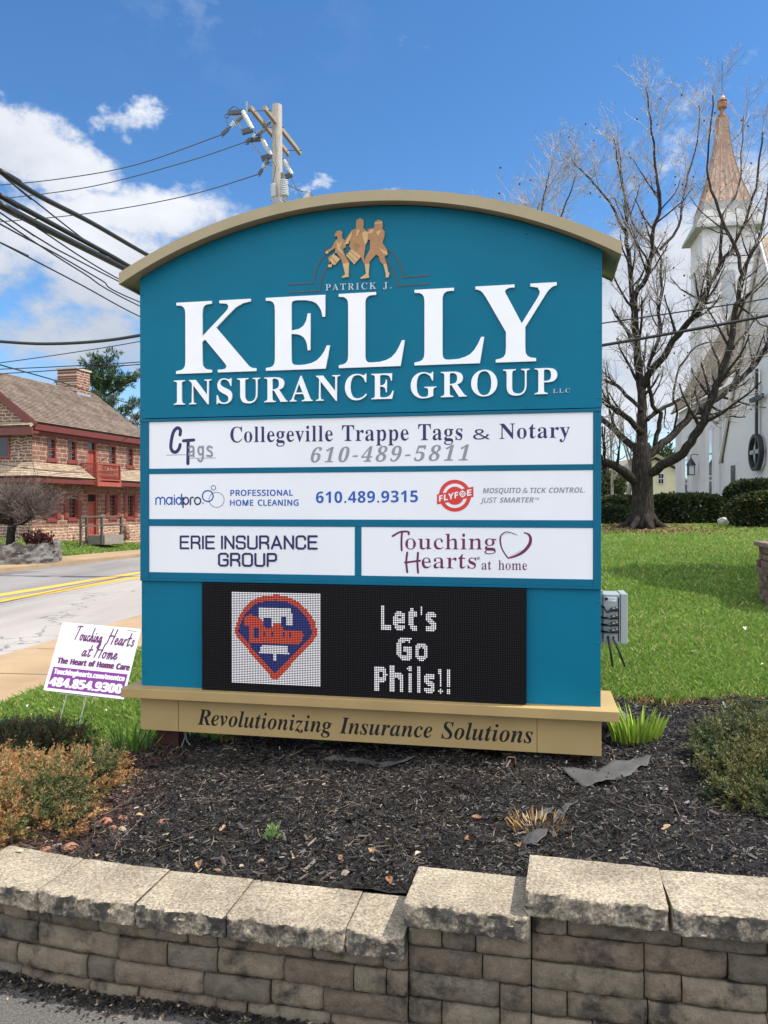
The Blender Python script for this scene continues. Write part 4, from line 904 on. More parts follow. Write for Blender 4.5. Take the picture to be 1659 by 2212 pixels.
# ------------------------------------------------------------------ mulch bed
m_soil, nt_, bs_ = _nodes('mulch_soil')
a_ = _noise(nt_, 26, 8, 0.75)
p_ = _noise(nt_, 2.2, 4)
t_ = nt_.nodes.new('ShaderNodeTexCoord')
s_ = nt_.nodes.new('ShaderNodeSeparateXYZ')
nt_.links.new(t_.outputs['Object'], s_.inputs[0])
dark_ = _ramp(nt_, a_, [(0.3, (0.007, 0.006, 0.005)), (0.7, (0.026, 0.021, 0.018))])
red_ = _ramp(nt_, a_, [(0.3, (0.07, 0.030, 0.016)), (0.7, (0.20, 0.085, 0.045))])
# bare red soil by the left shrub
mx_ = nt_.nodes.new('ShaderNodeMath')
mx_.operation = 'MULTIPLY_ADD'
mx_.inputs[1].default_value = -1.5
mx_.inputs[2].default_value = -1.55
nt_.links.new(s_.outputs[0], mx_.inputs[0])
ad_ = nt_.nodes.new('ShaderNodeMath')
ad_.operation = 'ADD'
nt_.links.new(mx_.outputs[0], ad_.inputs[0])
nt_.links.new(p_, ad_.inputs[1])
nt_.links.new(_mix(nt_, _ramp(nt_, ad_.outputs[0], [(0.35, (0, 0, 0)), (0.75, (.8, .8, .8))]), dark_, red_), bs_.inputs['Base Color'])
bs_.inputs['Roughness'].default_value = 0.9
_bump(nt_, bs_, a_, 1.0, 0.03)


def make_bed():
 nx, ny = 220, 70
 V = np.zeros((ny, nx, 3))
 xs = np.linspace(-5.5, 6.0, nx)
 for j in range(ny):
  f = j / (ny - 1)
  y0 = wall_y(xs) + 0.197
  y1 = bed_back(xs)
  y = y0 + (y1 - y0) * f
  z = bed_z(xs, y)
  edge = sstep(1.0, 0.93, f)
  z = z * edge + (1 - edge) * (ground_z(xs, y) - 0.05)
  V[j, :, 0], V[j, :, 1], V[j, :, 2] = xs, y, z
 for j in range(ny):
  for i in range(nx):
   V[j, i, 2] += 0.012 * noise.noise(Vector((V[j, i, 0] * 9, V[j, i, 1] * 9, 0)))
 idx = np.arange(ny * nx).reshape(ny, nx)
 q = np.stack([idx[:-1, :-1], idx[:-1, 1:], idx[1:, 1:], idx[1:, :-1]], -1).reshape(-1, 4)
 me = bpy.data.meshes.new('mulch_bed')
 me.from_pydata(V.reshape(-1, 3).tolist(), [], q.tolist())
 me.materials.append(m_soil)
 me.polygons.foreach_set('use_smooth', [True] * len(me.polygons))
 o = bpy.data.objects.new('mulch_bed', me)
 COL.objects.link(o)
 tag(o, 'dark mulch bed between the block wall and the lawn', None, kind='structure')


make_bed()

# ================================================================== RETAINING WALL
m_block, nt_, bs_ = _nodes('wall_block')
at_ = nt_.nodes.new('ShaderNodeAttribute')
at_.attribute_name = 'col'
n1_ = _noise(nt_, 22, 8, 0.7)
n2_ = _noise(nt_, 7, 6, 0.65)
n3_ = _noise(nt_, 150, 4, 0.7)
c_ = _mix(nt_, 0.75, _mix(nt_, 1.0, at_.outputs['Color'], (.72, .68, .61), 'MULTIPLY'), _ramp(nt_, n1_, [(0.3, (0.6, 0.6, 0.6)), (0.7, (1.3, 1.28, 1.25))]), 'MULTIPLY')
c_ = _mix(nt_, _ramp(nt_, n2_, [(0.54, (0, 0, 0)), (0.66, (0.9, 0.9, 0.9))]), c_, (0.03, 0.027, 0.024))
c_ = _mix(nt_, 0.5, c_, _ramp(nt_, n3_, [(0.3, (0.6, 0.6, 0.6)), (0.7, (1.35, 1.35, 1.35))]), 'MULTIPLY')
nt_.links.new(c_, bs_.inputs['Base Color'])
bs_.inputs['Roughness'].default_value = 0.9
bs_.inputs['Specular IOR Level'].default_value = 0.2
_bump(nt_, bs_, n3_, 0.7, 0.006)
_bump(nt_, bs_, n1_, 0.8, 0.014)

m_cap, nt_, bs_ = _nodes('cap_concrete')
n1_ = _noise(nt_, 5, 7, 0.65)
n3_ = _noise(nt_, 105, 5, 0.8)
n4_ = _noise(nt_, 45, 5, 0.7)
c_ = _ramp(nt_, n1_, [(0.28, (0.185, 0.156, 0.117)), (0.55, (0.30, 0.256, 0.192)), (0.8, (0.385, 0.333, 0.256))])
c_ = _mix(nt_, 0.75, c_, _ramp(nt_, n3_, [(0.36, (0.2, 0.19, 0.18)), (0.5, (1.0, 1.0, 1.0)), (0.64, (1.75, 1.73, 1.7))]), 'MULTIPLY')
c_ = _mix(nt_, 0.5, c_, _ramp(nt_, n4_, [(0.3, (0.75, 0.75, 0.75)), (0.7, (1.2, 1.2, 1.2))]), 'MULTIPLY')
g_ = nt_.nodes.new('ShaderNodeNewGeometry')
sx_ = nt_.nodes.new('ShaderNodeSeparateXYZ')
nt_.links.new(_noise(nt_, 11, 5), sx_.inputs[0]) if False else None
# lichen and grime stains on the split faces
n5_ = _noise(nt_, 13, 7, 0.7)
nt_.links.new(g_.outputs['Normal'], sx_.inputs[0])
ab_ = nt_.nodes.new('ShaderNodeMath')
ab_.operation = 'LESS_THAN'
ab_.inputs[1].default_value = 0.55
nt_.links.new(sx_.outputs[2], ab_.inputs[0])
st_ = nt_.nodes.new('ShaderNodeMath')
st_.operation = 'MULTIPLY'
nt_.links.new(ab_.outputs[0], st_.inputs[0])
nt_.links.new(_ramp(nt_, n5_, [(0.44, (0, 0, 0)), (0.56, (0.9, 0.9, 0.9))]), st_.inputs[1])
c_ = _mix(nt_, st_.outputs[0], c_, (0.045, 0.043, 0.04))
nt_.links.new(c_, bs_.inputs['Base Color'])
bs_.inputs['Roughness'].default_value = 0.92
bs_.inputs['Specular IOR Level'].default_value = 0.2
_bump(nt_, bs_, n3_, 0.7, 0.005)

wall = thing('retaining_wall', 'low curved block retaining wall with rough tan cap stones round the planting bed', 'wall', (0, 2.4, 0))


def wall_frame(x):
 y = float(wall_y(x))
 dy = float(wall_y(x + .02) - wall_y(x - .02)) / .04
 t = Vector((1, dy, 0)).normalized()
 return Vector((x, y, 0)), t, Vector((-t.y, t.x, 0))      # point, along, into the bed


def rough_block(x0, x1, z0, z1, dep, yoff, nxs, nzs, rough, rnd, bulge=0.0, taper=0):
 """stone between wall stations x0..x1: returns verts, quads; fine noisy front, rounded edges"""
 r = rnd
 vs, fs = [], []
 nd = max(2, int(dep / 0.03))
 def surf(a, c, d):
  # a along 0..1, c up 0..1, d depth metres (0 = front)
  x = x0 + (x1 - x0) * a
  p, t, n = wall_frame(x)
  z = z0 + (z1 - z0) * c
  return p + n * (yoff + d) + Vector((0, 0, z))
 W_ = x1 - x0
 H_ = z1 - z0
 seed = random.uniform(0, 100)
 def add_grid(fn, na, nb):
  b = len(vs)
  for i in range(na + 1):
   for j in range(nb + 1):
    vs.append(fn(i / na, j / nb))
  for i in range(na):
   for j in range(nb):
    k = b + i * (nb + 1) + j
    fs.append((k, k + nb + 1, k + nb + 2, k + 1))
 def edge(a, c):
  da = min(a, 1 - a) * W_
  dc = min(c, 1 - c) * H_
  e = 0
  if da < r:
   e += (1 - da / r) ** 2
  if dc < r:
   e += (1 - dc / r) ** 2
  return min(e, 1.6) * r * 0.8
 def disp(p, amp):
  q = p * 30 + Vector((seed, 0, 0))
  return amp * (noise.noise(q) + 0.6 * noise.noise(q * 2.3) + .4 * noise.noise(q * 5))
 def front(a, c):
  p0 = surf(a, c, 0)
  return surf(a, c, edge(a, c) - bulge * (1 - (2 * c - 1) ** 2) + disp(p0, rough))
 def top(a, d):
  d2 = d * dep
  zz_ = -0.0
  dr = min(d2, 0.02)
  p = surf(a, 1, d2 + (edge(a, 1) + disp(surf(a, 1, 0), rough)) * max(0, 1 - d2 / 0.06))
  p.z += disp(p, rough * 0.10)
  if min(a, 1 - a) * W_ < 0.006:
   p.z -= 0.0015
  return p
 add_grid(front, nxs, nzs)
 add_grid(top, nxs, max(4, int(dep / .02)))
 def side(a):
  def f(d, c):
   d2 = d * dep
   w = max(0, 1 - d2 / 0.06)
   return surf(a, c, d2 + (edge(a, c) - bulge * (1 - (2 * c - 1) ** 2) + disp(surf(a, c, 0), rough)) * w)
  return f
 add_grid(side(0), 6, nzs)
 add_grid(side(1), 6, nzs)
 def bottom(a, d):
  d2 = d * dep
  return surf(a, 0, d2 + (edge(a, 0) + disp(surf(a, 0, 0), rough)) * max(0, 1 - d2 / 0.06))
 add_grid(bottom, nxs, 3)
 return vs, fs


def make_wall():
 V, F, Cc = [], [], []
 H = 0.08
 tones = [(0.25, 0.222, 0.18), (0.235, 0.206, 0.17), (0.245, 0.206, 0.168), (0.205, 0.185, 0.158), (0.27, 0.238, 0.19), (0.228, 0.195, 0.16)]
 def top_at(x):
  return 0.26 if x < 0.07 else (0.357 if x < 0.43 else 0.4225)
 for lay in range(-1, 8):
  z0 = lay * H + 0.035
  z1 = z0 + H - 0.004
  x = -3.3 + random.uniform(-.1, 0)
  while x < 3.2:
   L = random.choice((0.10, 0.17, 0.22, 0.27, 0.31))
   x1 = x + L
   for brk in (.072, .432):
    if x < brk - .02 < x1:
     x1 = max(brk, x + .06)
   L = x1 - x
   xm = x + L / 2
   tp = top_at(xm)
   if z0 < tp - 0.012:
    zz1 = min(z1, tp - 0.003) if z1 > tp - .02 else z1
    vs, fs = rough_block(x + .0018, x1 - .0018, z0, zz1, 0.14, 0.0, max(5, int(L / .012)), 7, 0.006, 0.014, bulge=0.004)
    off = random.uniform(-.006, .006)
    _, _, n = wall_frame(xm)
    b = len(V)
    V += [tuple(p + n * off) for p in vs]
    F += [tuple(b + i for i in f) for f in fs]
    tcol = random.choice(tones)
    k = random.uniform(.82, 1.14)
    Cc += [tuple(c * k for c in tcol)] * len(vs)
   x = x1
 me = bpy.data.meshes.new('block_courses')
 me.from_pydata(V, [], F)
 at = me.color_attributes.new('col', 'FLOAT_COLOR', 'POINT')
 at.data.foreach_set('color', np.array([(*c, 1) for c in Cc], np.float32).ravel())
 me.polygons.foreach_set('use_smooth', [True] * len(me.polygons))
 me.materials.append(m_block)
 o = bpy.data.objects.new('block_courses', me)
 COL.objects.link(o)
 o.parent = wall
 o.location = (0, -2.4, 0)
 # dark backing so that no daylight shows through the joints
 mb = MB()
 xs = np.arange(-3.3, 3.31, 0.1)
 for i in range(len(xs) - 1):
  a, b = float(xs[i]), float(xs[i + 1])
  tp = min(top_at(a), top_at(b)) - .004
  mb.box((a, 0, -.1), (b, .05, tp), Matrix.Translation((0, float(wall_y((a + b) / 2)) + .06 - 2.4, 0)))
 mb.build('core', pm('wall_core', (0.02, 0.019, 0.018), .95), wall)
 # cap stones (stations along the wall, top height, twist in degrees)
 caps = [(-3.2, -2.86, .30, 0), (-2.858, -2.5, .305, 0), (-2.498, -2.15, .31, 1), (-2.148, -1.81, .318, 0), (-1.808, -1.475, .325, -1), (-1.473, -1.137, .335, 0), (-1.135, -.79, .336, 0), (-.788, -.486, .332, .5), (-.484, -.109, .33, 0), (-.107, .068, .327, 0),
   (.071, .432, .428, -1.5), (.42, .802, .497, -2), (.806, 1.2, .492, 2), (1.203, 1.58, .492, 0), (1.583, 1.95, .49, 0), (1.953, 2.3, .49, 1), (2.303, 2.7, .49, 0)]
 for x0, x1, zt, tw in caps:
  vs, fs = rough_block(x0, x1, zt - .074, zt, 0.245, -0.05, max(14, int((x1 - x0) / .008)), 13, 0.0115, 0.009)
  me = bpy.data.meshes.new('cap_stone')
  cx = (x0 + x1) / 2
  p, t, n = wall_frame(cx)
  pv = p + n * .08
  Mr = Matrix.Translation(pv) @ Matrix.Rotation(R(tw), 4, 'Z') @ Matrix.Translation(-pv)
  me.from_pydata([tuple(Mr @ q) for q in vs], [], fs)
  me.polygons.foreach_set('use_smooth', [True] * len(me.polygons))
  me.materials.append(m_cap)
  bm = bmesh.new()
  bm.from_mesh(me)
  bmesh.ops.remove_doubles(bm, verts=bm.verts, dist=0.0008)
  bmesh.ops.recalc_face_normals(bm, faces=bm.faces)
  bm.to_mesh(me)
  bm.free()
  me.set_sharp_from_angle(angle=R(50))
  o = bpy.data.objects.new('cap_stone', me)
  COL.objects.link(o)
  o.parent = wall
  o.location = (0, -2.4, 0)


make_wall()

# ================================================================== LETTERING
def glyph(st, ch):
 for k in (st, 'N'):
  g = GLYPHS[k].get(ord(ch))
  if g:
   return g
 raise KeyError(st + ch)


def layout(st, txt, track=0.0, space=0.26):
 """contours in em units"""
 x, out = 0.0, []
 for ch in txt:
  if ch == ' ':
   x += space + track
   continue
  g = glyph(st, ch)
  for c in g[1:]:
   out.append([(c[i] / 400 + x, c[i + 1] / 400) for i in range(0, len(c), 2)])
  x += g[0] / 400 + track
 return out


def embolden(cont, dx, dy=0):
 """move an outline along its normals (dx sideways, dy up and down)"""
 out = []
 n = len(cont)
 for i in range(n):
  a, p, b = cont[i - 1], cont[i], cont[(i + 1) % n]
  tx, ty = b[0] - a[0], b[1] - a[1]
  l = math.hypot(tx, ty) or 1
  out.append((p[0] + dx * ty / l, p[1] - dy * tx / l))
 return out


def slim(cs, thin, tmin=0.036):
 """narrow the thick stems of a bold face sideways, leaving its hairlines"""
 segs = [(p, q) for c in cs for p, q in zip(c, c[1:] + c[:1]) if abs(p[1] - q[1]) > 1e-6]
 # outer outlines of this font run with the ink on the right or left: find out from the largest outline
 big = max(cs, key=lambda c: bbox([c])[1] - bbox([c])[0] + bbox([c])[3] - bbox([c])[2])
 sg = 1 if sum(a[0] * b[1] - b[0] * a[1] for a, b in zip(big, big[1:] + big[:1])) > 0 else -1
 out = []
 for c in cs:
  n = len(c)
  r = []
  for i in range(n):
   a, p, b = c[i - 1], c[i], c[(i + 1) % n]
   tx, ty = b[0] - a[0], b[1] - a[1]
   l = math.hypot(tx, ty) or 1
   nx = sg * ty / l                      # outward normal, sideways part
   if abs(nx) < 0.25:
    r.append(p)
    continue
   dr = -1 if nx > 0 else 1
   best = 9
   for y in (p[1] + 1e-4, p[1] - 1e-4):
    hits = []
    for q0, q1 in segs:
     if (q0[1] > y) != (q1[1] > y):
      x = q0[0] + (q1[0] - q0[0]) * (y - q0[1]) / (q1[1] - q0[1])
      d = (x - p[0]) * dr
      if d > 4e-3:
       hits.append(d)
    if hits:
     best = min(best, min(hits))
   m = max(0, min(thin, (best - tmin) / 2)) if best < 0.35 else 0
   r.append((p[0] - m * nx, p[1]))
  out.append(r)
 return out


def fill_mesh(name, conts, depth, fn, mat, parent, resolution=None):
 """filled flat letters given some thickness; fn maps (x, y, d) to the surface"""
 cu = bpy.data.curves.new('letters', 'CURVE')
 cu.dimensions = '2D'
 cu.fill_mode = 'BOTH'
 cu.extrude = depth / 2
 for c in conts:
  s = cu.splines.new('POLY')
  s.points.add(len(c) - 1)
  for p, q in zip(s.points, c):
   p.co = (q[0], q[1], 0, 1)
  s.use_cyclic_u = True
 tmp = bpy.data.objects.new('letters', cu)
 COL.objects.link(tmp)
 dg = bpy.context.evaluated_depsgraph_get()
 me = bpy.data.meshes.new_from_object(tmp.evaluated_get(dg))
 bpy.data.objects.remove(tmp)
 bpy.data.curves.remove(cu)
 me.name = name
 for v in me.vertices:
  v.co = fn(v.co.x, v.co.y, v.co.z + depth / 2)
 me.materials.clear()
 me.materials.append(mat)
 o = bpy.data.objects.new(name, me)
 COL.objects.link(o)
 if parent is not None:
  o.parent = parent
 return o


def bbox(conts):
 xs = [p[0] for c in conts for p in c]
 ys = [p[1] for c in conts for p in c]
 return min(xs), max(xs), min(ys), max(ys)


CAPS = {k: max(p for c in glyph(k, 'R')[1:] for p in c[1::2]) / 400 for k in ('B', 'BI', 'S', 'SB')}


def fit(st, txt, x0, x1, y0, y1, h, track=0.0, shear=0.0, thin=0.0, space=0.26, bold=0.0):
 """letters between x0..x1, baseline y0 at the left and y1 at the right, capital height h"""
 cs = layout(st, txt, track, space)
 if thin:
  cs = slim(cs, thin)
 if bold:
  big = max(cs, key=lambda c: bbox([c])[1] - bbox([c])[0] + bbox([c])[3] - bbox([c])[2])
  sg = 1 if sum(a[0] * b[1] - b[0] * a[1] for a, b in zip(big, big[1:] + big[:1])) > 0 else -1
  cs = [embolden(c, bold * sg, bold * sg) for c in cs]
 if shear:
  cs = [[(x + y * shear, y) for x, y in c] for c in cs]
 a, b, _, _ = bbox(cs)
 k = h / CAPS[st]
 return [[(x0 + (x - a) / (b - a) * (x1 - x0), y0 + (y1 - y0) * (x - a) / (b - a) + y * k) for x, y in c] for c in cs]


def circle(cx, cy, r, n=40, ry=None):
 ry = ry or r
 return [(cx + r * math.cos(2 * math.pi * i / n), cy + ry * math.sin(2 * math.pi * i / n)) for i in range(n)]


def ribbon(pts, w, closed=False):
 """outline of a pen line; w a width or one per point"""
 n = len(pts)
 if isinstance(w, (int, float)):
  w = [w] * n
 Lf, Rt = [], []
 for i in range(n):
  a = pts[i - 1] if (i or closed) else pts[i]
  b = pts[(i + 1) % n] if (i < n - 1 or closed) else pts[i]
  tx, ty = b[0] - a[0], b[1] - a[1]
  l = math.hypot(tx, ty) or 1
  nx, ny = -ty / l * w[i] / 2, tx / l * w[i] / 2
  Lf.append((pts[i][0] + nx, pts[i][1] + ny))
  Rt.append((pts[i][0] - nx, pts[i][1] - ny))
 if closed:
  return [Lf, Rt]
 return [Lf + Rt[::-1]]


def smooth(pts, k=5):
 """curve through points"""
 out = []
 n = len(pts)
 for i in range(n - 1):
  p0, p1, p2, p3 = pts[max(i - 1, 0)], pts[i], pts[i + 1], pts[min(i + 2, n - 1)]
  for j in range(k):
   t = j / k
   out.append(tuple(0.5 * (2 * p1[d] + (p2[d] - p0[d]) * t + (2 * p0[d] - 5 * p1[d] + 4 * p2[d] - p3[d]) * t * t + (3 * p1[d] - p0[d] - 3 * p2[d] + p3[d]) * t ** 3) for d in (0, 1)))
 out.append(pts[-1])
 return out


def strokes_mesh(name, strokes, mat, parent, fn, lift=0.0006, step=0.00003):
 """several pen lines, each a hair above the last; stroke = (points, width)"""
 mb = MB()
 cut = []
 for pts, w in strokes:                       # break a line at its sharp corners
  j = 0
  for i in range(1, len(pts) - 1):
   a, b = Vector(pts[i]) - Vector(pts[i - 1]), Vector(pts[i + 1]) - Vector(pts[i])
   if a.length > 1e-9 and b.length > 1e-9 and a.normalized().dot(b.normalized()) < .75:
    cut.append((pts[j:i + 1], w if isinstance(w, (int, float)) else w[j:i + 1]))
    j = i
  cut.append((pts[j:], w if isinstance(w, (int, float)) else w[j:]))
 strokes = cut
 for i, (pts, w) in enumerate(strokes):
  d = lift + step * i
  n = len(pts)
  ws = [w] * n if isinstance(w, (int, float)) else w
  Lf, Rt = [], []
  poly = ribbon(pts, ws)[0]
  Lf, Rt = poly[:n], poly[n:][::-1]
  for j in range(n - 1):
   mb.face([fn(*Rt[j], d), fn(*Rt[j + 1], d), fn(*Lf[j + 1], d), fn(*Lf[j], d)])
  for q, wq in ((pts[0], ws[0]), (pts[-1], ws[-1])):
   mb.face([fn(*p, d + step * .5) for p in circle(q[0], q[1], wq / 2, 10)])
 return mb.build(name, mat, parent, fix=False)


# ================================================================== THE MONUMENT SIGN
SL = Vector((-1.316, 4.2, 0.0))
SYAW = -math.atan2(0.46, 2.3635)
SW, SD = 2.408, 0.31
sign = thing('monument_sign', 'teal monument sign with arched tan roof, white tenant panels and a lit message board', 'sign', (SL.x, SL.y, 0.33), SYAW)
_c, _s = math.cos(SYAW), math.sin(SYAW)


def S2(px, py, off=0.0):
 """photo position -> (s, z) on the sign's front plane (off metres in front of it)"""
 k = (px - 829.5) / FPX
 # point = SL + s*(c, s_) + off*(s_, -c): solve X = k*Y
 ox, oy = SL.x + off * _s, SL.y - off * _c
 s = (k * oy - ox) / (_c - k * _s)
 Y = oy + s * _s
 return s, CAM_Z - (py - HOR) / FPX * Y


def sf(x, y, d):
 """front plane of the sign: x along, y height above datum, d towards the viewer"""
 return Vector((x, -d, y - 0.33))


m_teal = pm('teal_paint', (0.001, 0.138, 0.225), 0.5, 0.10, 1.6, spec=0.14, bump=0.03, bscale=3, bdist=0.01)
m_teal2 = pm('teal_frame', (0.002, 0.115, 0.20), 0.45, 0.12, 3, spec=0.16)
m_tan = pm('tan_paint', (0.375, 0.265, 0.112), 0.55, 0.10, 4, spec=0.35, bump=0.05, bscale=60, bdist=0.001)
m_white = pm('white_acrylic', (0.745, 0.755, 0.775), 0.28, 0.06, 1.4, spec=0.45, bump=.05, bscale=4, bdist=.01, stretch=(1, 1, .5))
m_letter = pm('white_letter', (0.84, 0.84, 0.84), 0.45, 0.03, 9, spec=0.4)
m_letgrey = pm('pale_letter', (0.42, 0.50, 0.56), 0.5, 0.05, 9)
m_navy = pm('navy_vinyl', (0.004, 0.007, 0.085), 0.4, 0.05)
m_blue = pm('blue_vinyl', (0.002, 0.075, 0.37), 0.4, 0.05)
m_grey = pm('grey_vinyl', (0.235, 0.245, 0.275), 0.45, 0.05)
m_red = pm('red_vinyl', (0.60, 0.030, 0.018), 0.4, 0.05)
m_plum = pm('plum_vinyl', (0.13, 0.006, 0.07), 0.4, 0.05)
m_black = pm('black_paint', (0.008, 0.008, 0.009), 0.4, 0.05)
m_dark = pm('dark_gap', (0.012, 0.014, 0.016), 0.9, 0.05)
m_copperfig = pm('bronze_figure', (0.37, 0.185, 0.07), 0.5, 0.1, 20)
m_goldfig = pm('gold_figure', (0.55, 0.36, 0.15), 0.5, 0.1, 20)

# --- arch geometry: roof ends at z = 2.84, crown 3.186
ROOF_R, ROOF_X, ROOF_C = 2.64, 1.204, 3.186 - 2.64


def arch_z(s, r):
 return ROOF_C + math.sqrt(max(r * r - (s - ROOF_X) ** 2, 0))


NA = 40
ss = [SW * i / NA for i in range(NA + 1)]
# header cabinet (z 2.085 up to the arch)
mb = MB()
poly = [(0, 2.085), (SW, 2.085)] + [(s, arch_z(s, ROOF_R - .052)) for s in reversed(ss)]
mb.prism(poly, lambda x, y, d: sf(x, y, -d), 0.0, SD)
mb.build('header_cabinet', m_teal, sign)
# lower cabinet, a hair narrower so that the seam shows
mb = MB()
mb.box((.004, .006, .596 - .33), (SW - .004, SD - .004, 2.0795 - .33))
mb.build('cabinet', m_teal, sign)
# frame rails round the panels, proud of the cabinet
mb = MB()
XA, XB = S2(323, 1000)[0], S2(1281, 1000)[0]
XM0, XM1 = S2(767, 1190)[0], S2(781, 1190)[0]
rails = [(2.064, 2.079), (1.7845, 1.813), (1.5055, 1.5425), (1.222, 1.2575)]
F0 = .004


def railbox(x0, x1, z0, z1, d=.012):
 mb.box((x0, -d, z0 - .33), (x1, F0, z1 - .33))


railbox(.004, XA, 1.2225, 2.0638, .010)
railbox(XB, SW - .004, 1.2225, 2.0638, .010)
for z0, z1 in rails[:1]:
 railbox(.004, SW - .004, z0, z1, .013)
for z0, z1 in rails[1:3]:
 railbox(XA, XB, z0, z1, .008)
railbox(.004, SW - .004, 1.2225 - .012, 1.2223, .012)
railbox(XA, XB, 1.2225, 1.2573, .008)
railbox(XM0, XM1, 1.2575, 1.5053, .0075)
mb.build('panel_frame', m_teal2, sign, bevel=.0015)

# roof: curved cap with fascia, overhanging front, back and both ends
mb = MB()
OV, OVF, OVB = .082, .075, .07
sr = [-OV + (SW + 2 * OV) * i / 44 for i in range(45)]
for i in range(44):
 a, b = sr[i], sr[i + 1]
 zo = [arch_z(q, ROOF_R) for q in (a, b)]
 zi = [arch_z(q, ROOF_R - .053) for q in (a, b)]
 zd = [arch_z(q, ROOF_R - .045) for q in (a, b)]
 y0, y1 = -OVF, SD + OVB
 V = lambda x, y, z: (x, y, z - .33)
 mb.face([V(a, y0, zi[0]), V(b, y0, zi[1]), V(b, y0, zo[1]), V(a, y0, zo[0])])          # front fascia
 mb.face([V(a, y1, zi[0]), V(a, y1, zo[0]), V(b, y1, zo[1]), V(b, y1, zi[1])])
 mb.face([V(a, y0, zo[0]), V(b, y0, zo[1]), V(b, y1, zo[1]), V(a, y1, zo[0])])          # top
 mb.face([V(a, y0, zi[0]), V(a, y0 + .02, zi[0]), V(b, y0 + .02, zi[1]), V(b, y0, zi[1])])
 mb.face([V(a, y0 + .02, zi[0]), V(a, y0 + .02, zd[0]), V(b, y0 + .02, zd[1]), V(b, y0 + .02, zi[1])])
 mb.face([V(a, y0 + .02, zd[0]), V(a, y1, zd[0]), V(b, y1, zd[1]), V(b, y0 + .02, zd[1])])    # soffit
for e, sgn in ((sr[0], -1), (sr[-1], 1)):
 zo, zi = arch_z(e, ROOF_R), arch_z(e, ROOF_R - .053)
 mb.face([(e, -OVF, zi - .33), (e, -OVF, zo - .33), (e, SD + OVB, zo - .33), (e, SD + OVB, zi - .33)])
 # hanging return at each end
 q = e - sgn * .012
 mb.face([(e, -OVF, zi - .33), (e, SD + OVB, zi - .33), (q, SD + OVB, zi - .33), (q, -OVF, zi - .33)])
roof = mb.build('roof_cap', pm('roof_tan', (0.36, 0.295, 0.175), 0.55, 0.10, 4, spec=0.35), sign, fix=True)

# ledge and skirt at the bottom
mb = MB()
mb.box((-.075, -.075, .592 - .33), (SW + .075, SD + .05, .642 - .33))
mb.build('ledge', m_tan, sign, bevel=.003)
mb = MB()
mb.box((0, 0, .405 - .33), (SW, SD, .590 - .33))
sk = mb.build('skirt', m_tan, sign, bevel=.002)
mb = MB()
for x in (S2(392, 1545)[0] - .02, S2(1160, 1580)[0]):
 mb = MB()
 mb.box((x, -.0008, .407 - .33), (x + .0022, .001, .588 - .33))
 mb.build('skirt_joint', m_dark, sign)
for x in (.055, SW - .22):
 mb = MB()
 mb.box((x, .08, -.25), (x + .125, .08 + .125, .404 - .33))
 mb.build('post', pm('post_paint', (0.05, 0.012, 0.008), .7, .3, 12), sign)
# rivets along the cabinet edges
for p, r in [(sf(x, z, 0.0), .004) for z in (2.75, 2.45, 2.13, 1.15, .95, .72) for x in (.016, SW - .016)] + [(sf(x, arch_z(x, ROOF_R - .10), .0), .004) for x in (.35, .8, 1.55, 2.05)] + [(sf(x, 2.098, .0), .0035) for x in (.35, .8, 1.55, 2.05)]:
 mb = MB()
 mb.ball(p, r, 8, 5)
 mb.build('rivet', m_teal2, sign, smooth=True)
# seams beside the message board
mb = MB()
for px in (392, 1137):
 x = S2(px, 1400)[0]
 mb.box((x, -.0062, .645 - .33), (x + .002, 0.005, 1.209 - .33)) if px > 1000 else None
mb.build('seam', m_dark, sign)

# --- white panels
panels = []
PD = .0045
for x0, x1, z0, z1 in ((XA, XB, 1.8132, 2.0637), (XA, XB, 1.5427, 1.7843), (XA, XM0, 1.2575, 1.5053), (XM1, XB, 1.2575, 1.5053)):
 mb = MB()
 mb.box((x0 + .0006, -PD, z0 - .33), (x1 - .0006, F0 + .001, z1 - .33))
 panels.append(mb.build('tenant_panel', m_white, sign))
tag(panels[0], 'white panel lettered Collegeville Trappe Tags & Notary')
tag(panels[1], 'white panel with cleaning and mosquito control advertising')
tag(panels[2], 'white panel lettered in navy, left half of the lowest row')
tag(panels[3], 'white panel with plum lettering and a heart outline')


def pf(x, y, d):
 return sf(x, y, d + PD)


def hf(x, y, d):
 return sf(x, y, d)


def spx(*pts):
 return [S2(*p) for p in pts]


def line(st, txt, a, b, h_px, **k):
 """text from photo baseline start a to end b, capital height in photo pixels at the left"""
 (x0, y0), (x1, y1) = S2(*a), S2(*b)
 _, yt = S2(a[0], a[1] - h_px)
 return fit(st, txt, x0, x1, y0, y1, yt - y0, **k)


def letters(name, conts, mat, parent, fn=pf, depth=.0008, lift=0.0003, label=None):
 o = fill_mesh(name, conts, depth, lambda x, y, d: fn(x, y, d + lift), mat, parent)
 return tag(o, label)


# header: raised letters, each its own solid
zb, zc = 2.3165, 2.695
kelly = []
for ch, p0, p1 in (('K', 382.7, 555.6), ('E', 576, 714), ('L', 733, 875), ('L', 896, 1046), ('Y', 1027, 1202)):
 (x0, _), (x1, _) = S2(p0, 740), S2(p1, 740)
 # letters stand wider at the foot or head than the sight lines suggest
 kelly += fit('B', ch, x0, x1, zb, zb, zc - zb, thin=-.004)
if kelly:
 o = letters('raised_lettering', kelly, m_letter, sign, hf, .010, 0.0012, 'large white raised letters KELLY')
ins = line('B', 'INSURANCE', (377.6, 875), (851, 862), 52, track=.05, thin=.006)
grp = line('B', 'GROUP', (888, 861), (1203.6, 851), 54, track=.05, thin=.006)
letters('raised_lettering', ins, m_letter, sign, hf, .010, .0012, 'white raised letters INSURANCE')
letters('raised_lettering', grp, m_letter, sign, hf, .010, .0012, 'white raised letters GROUP')
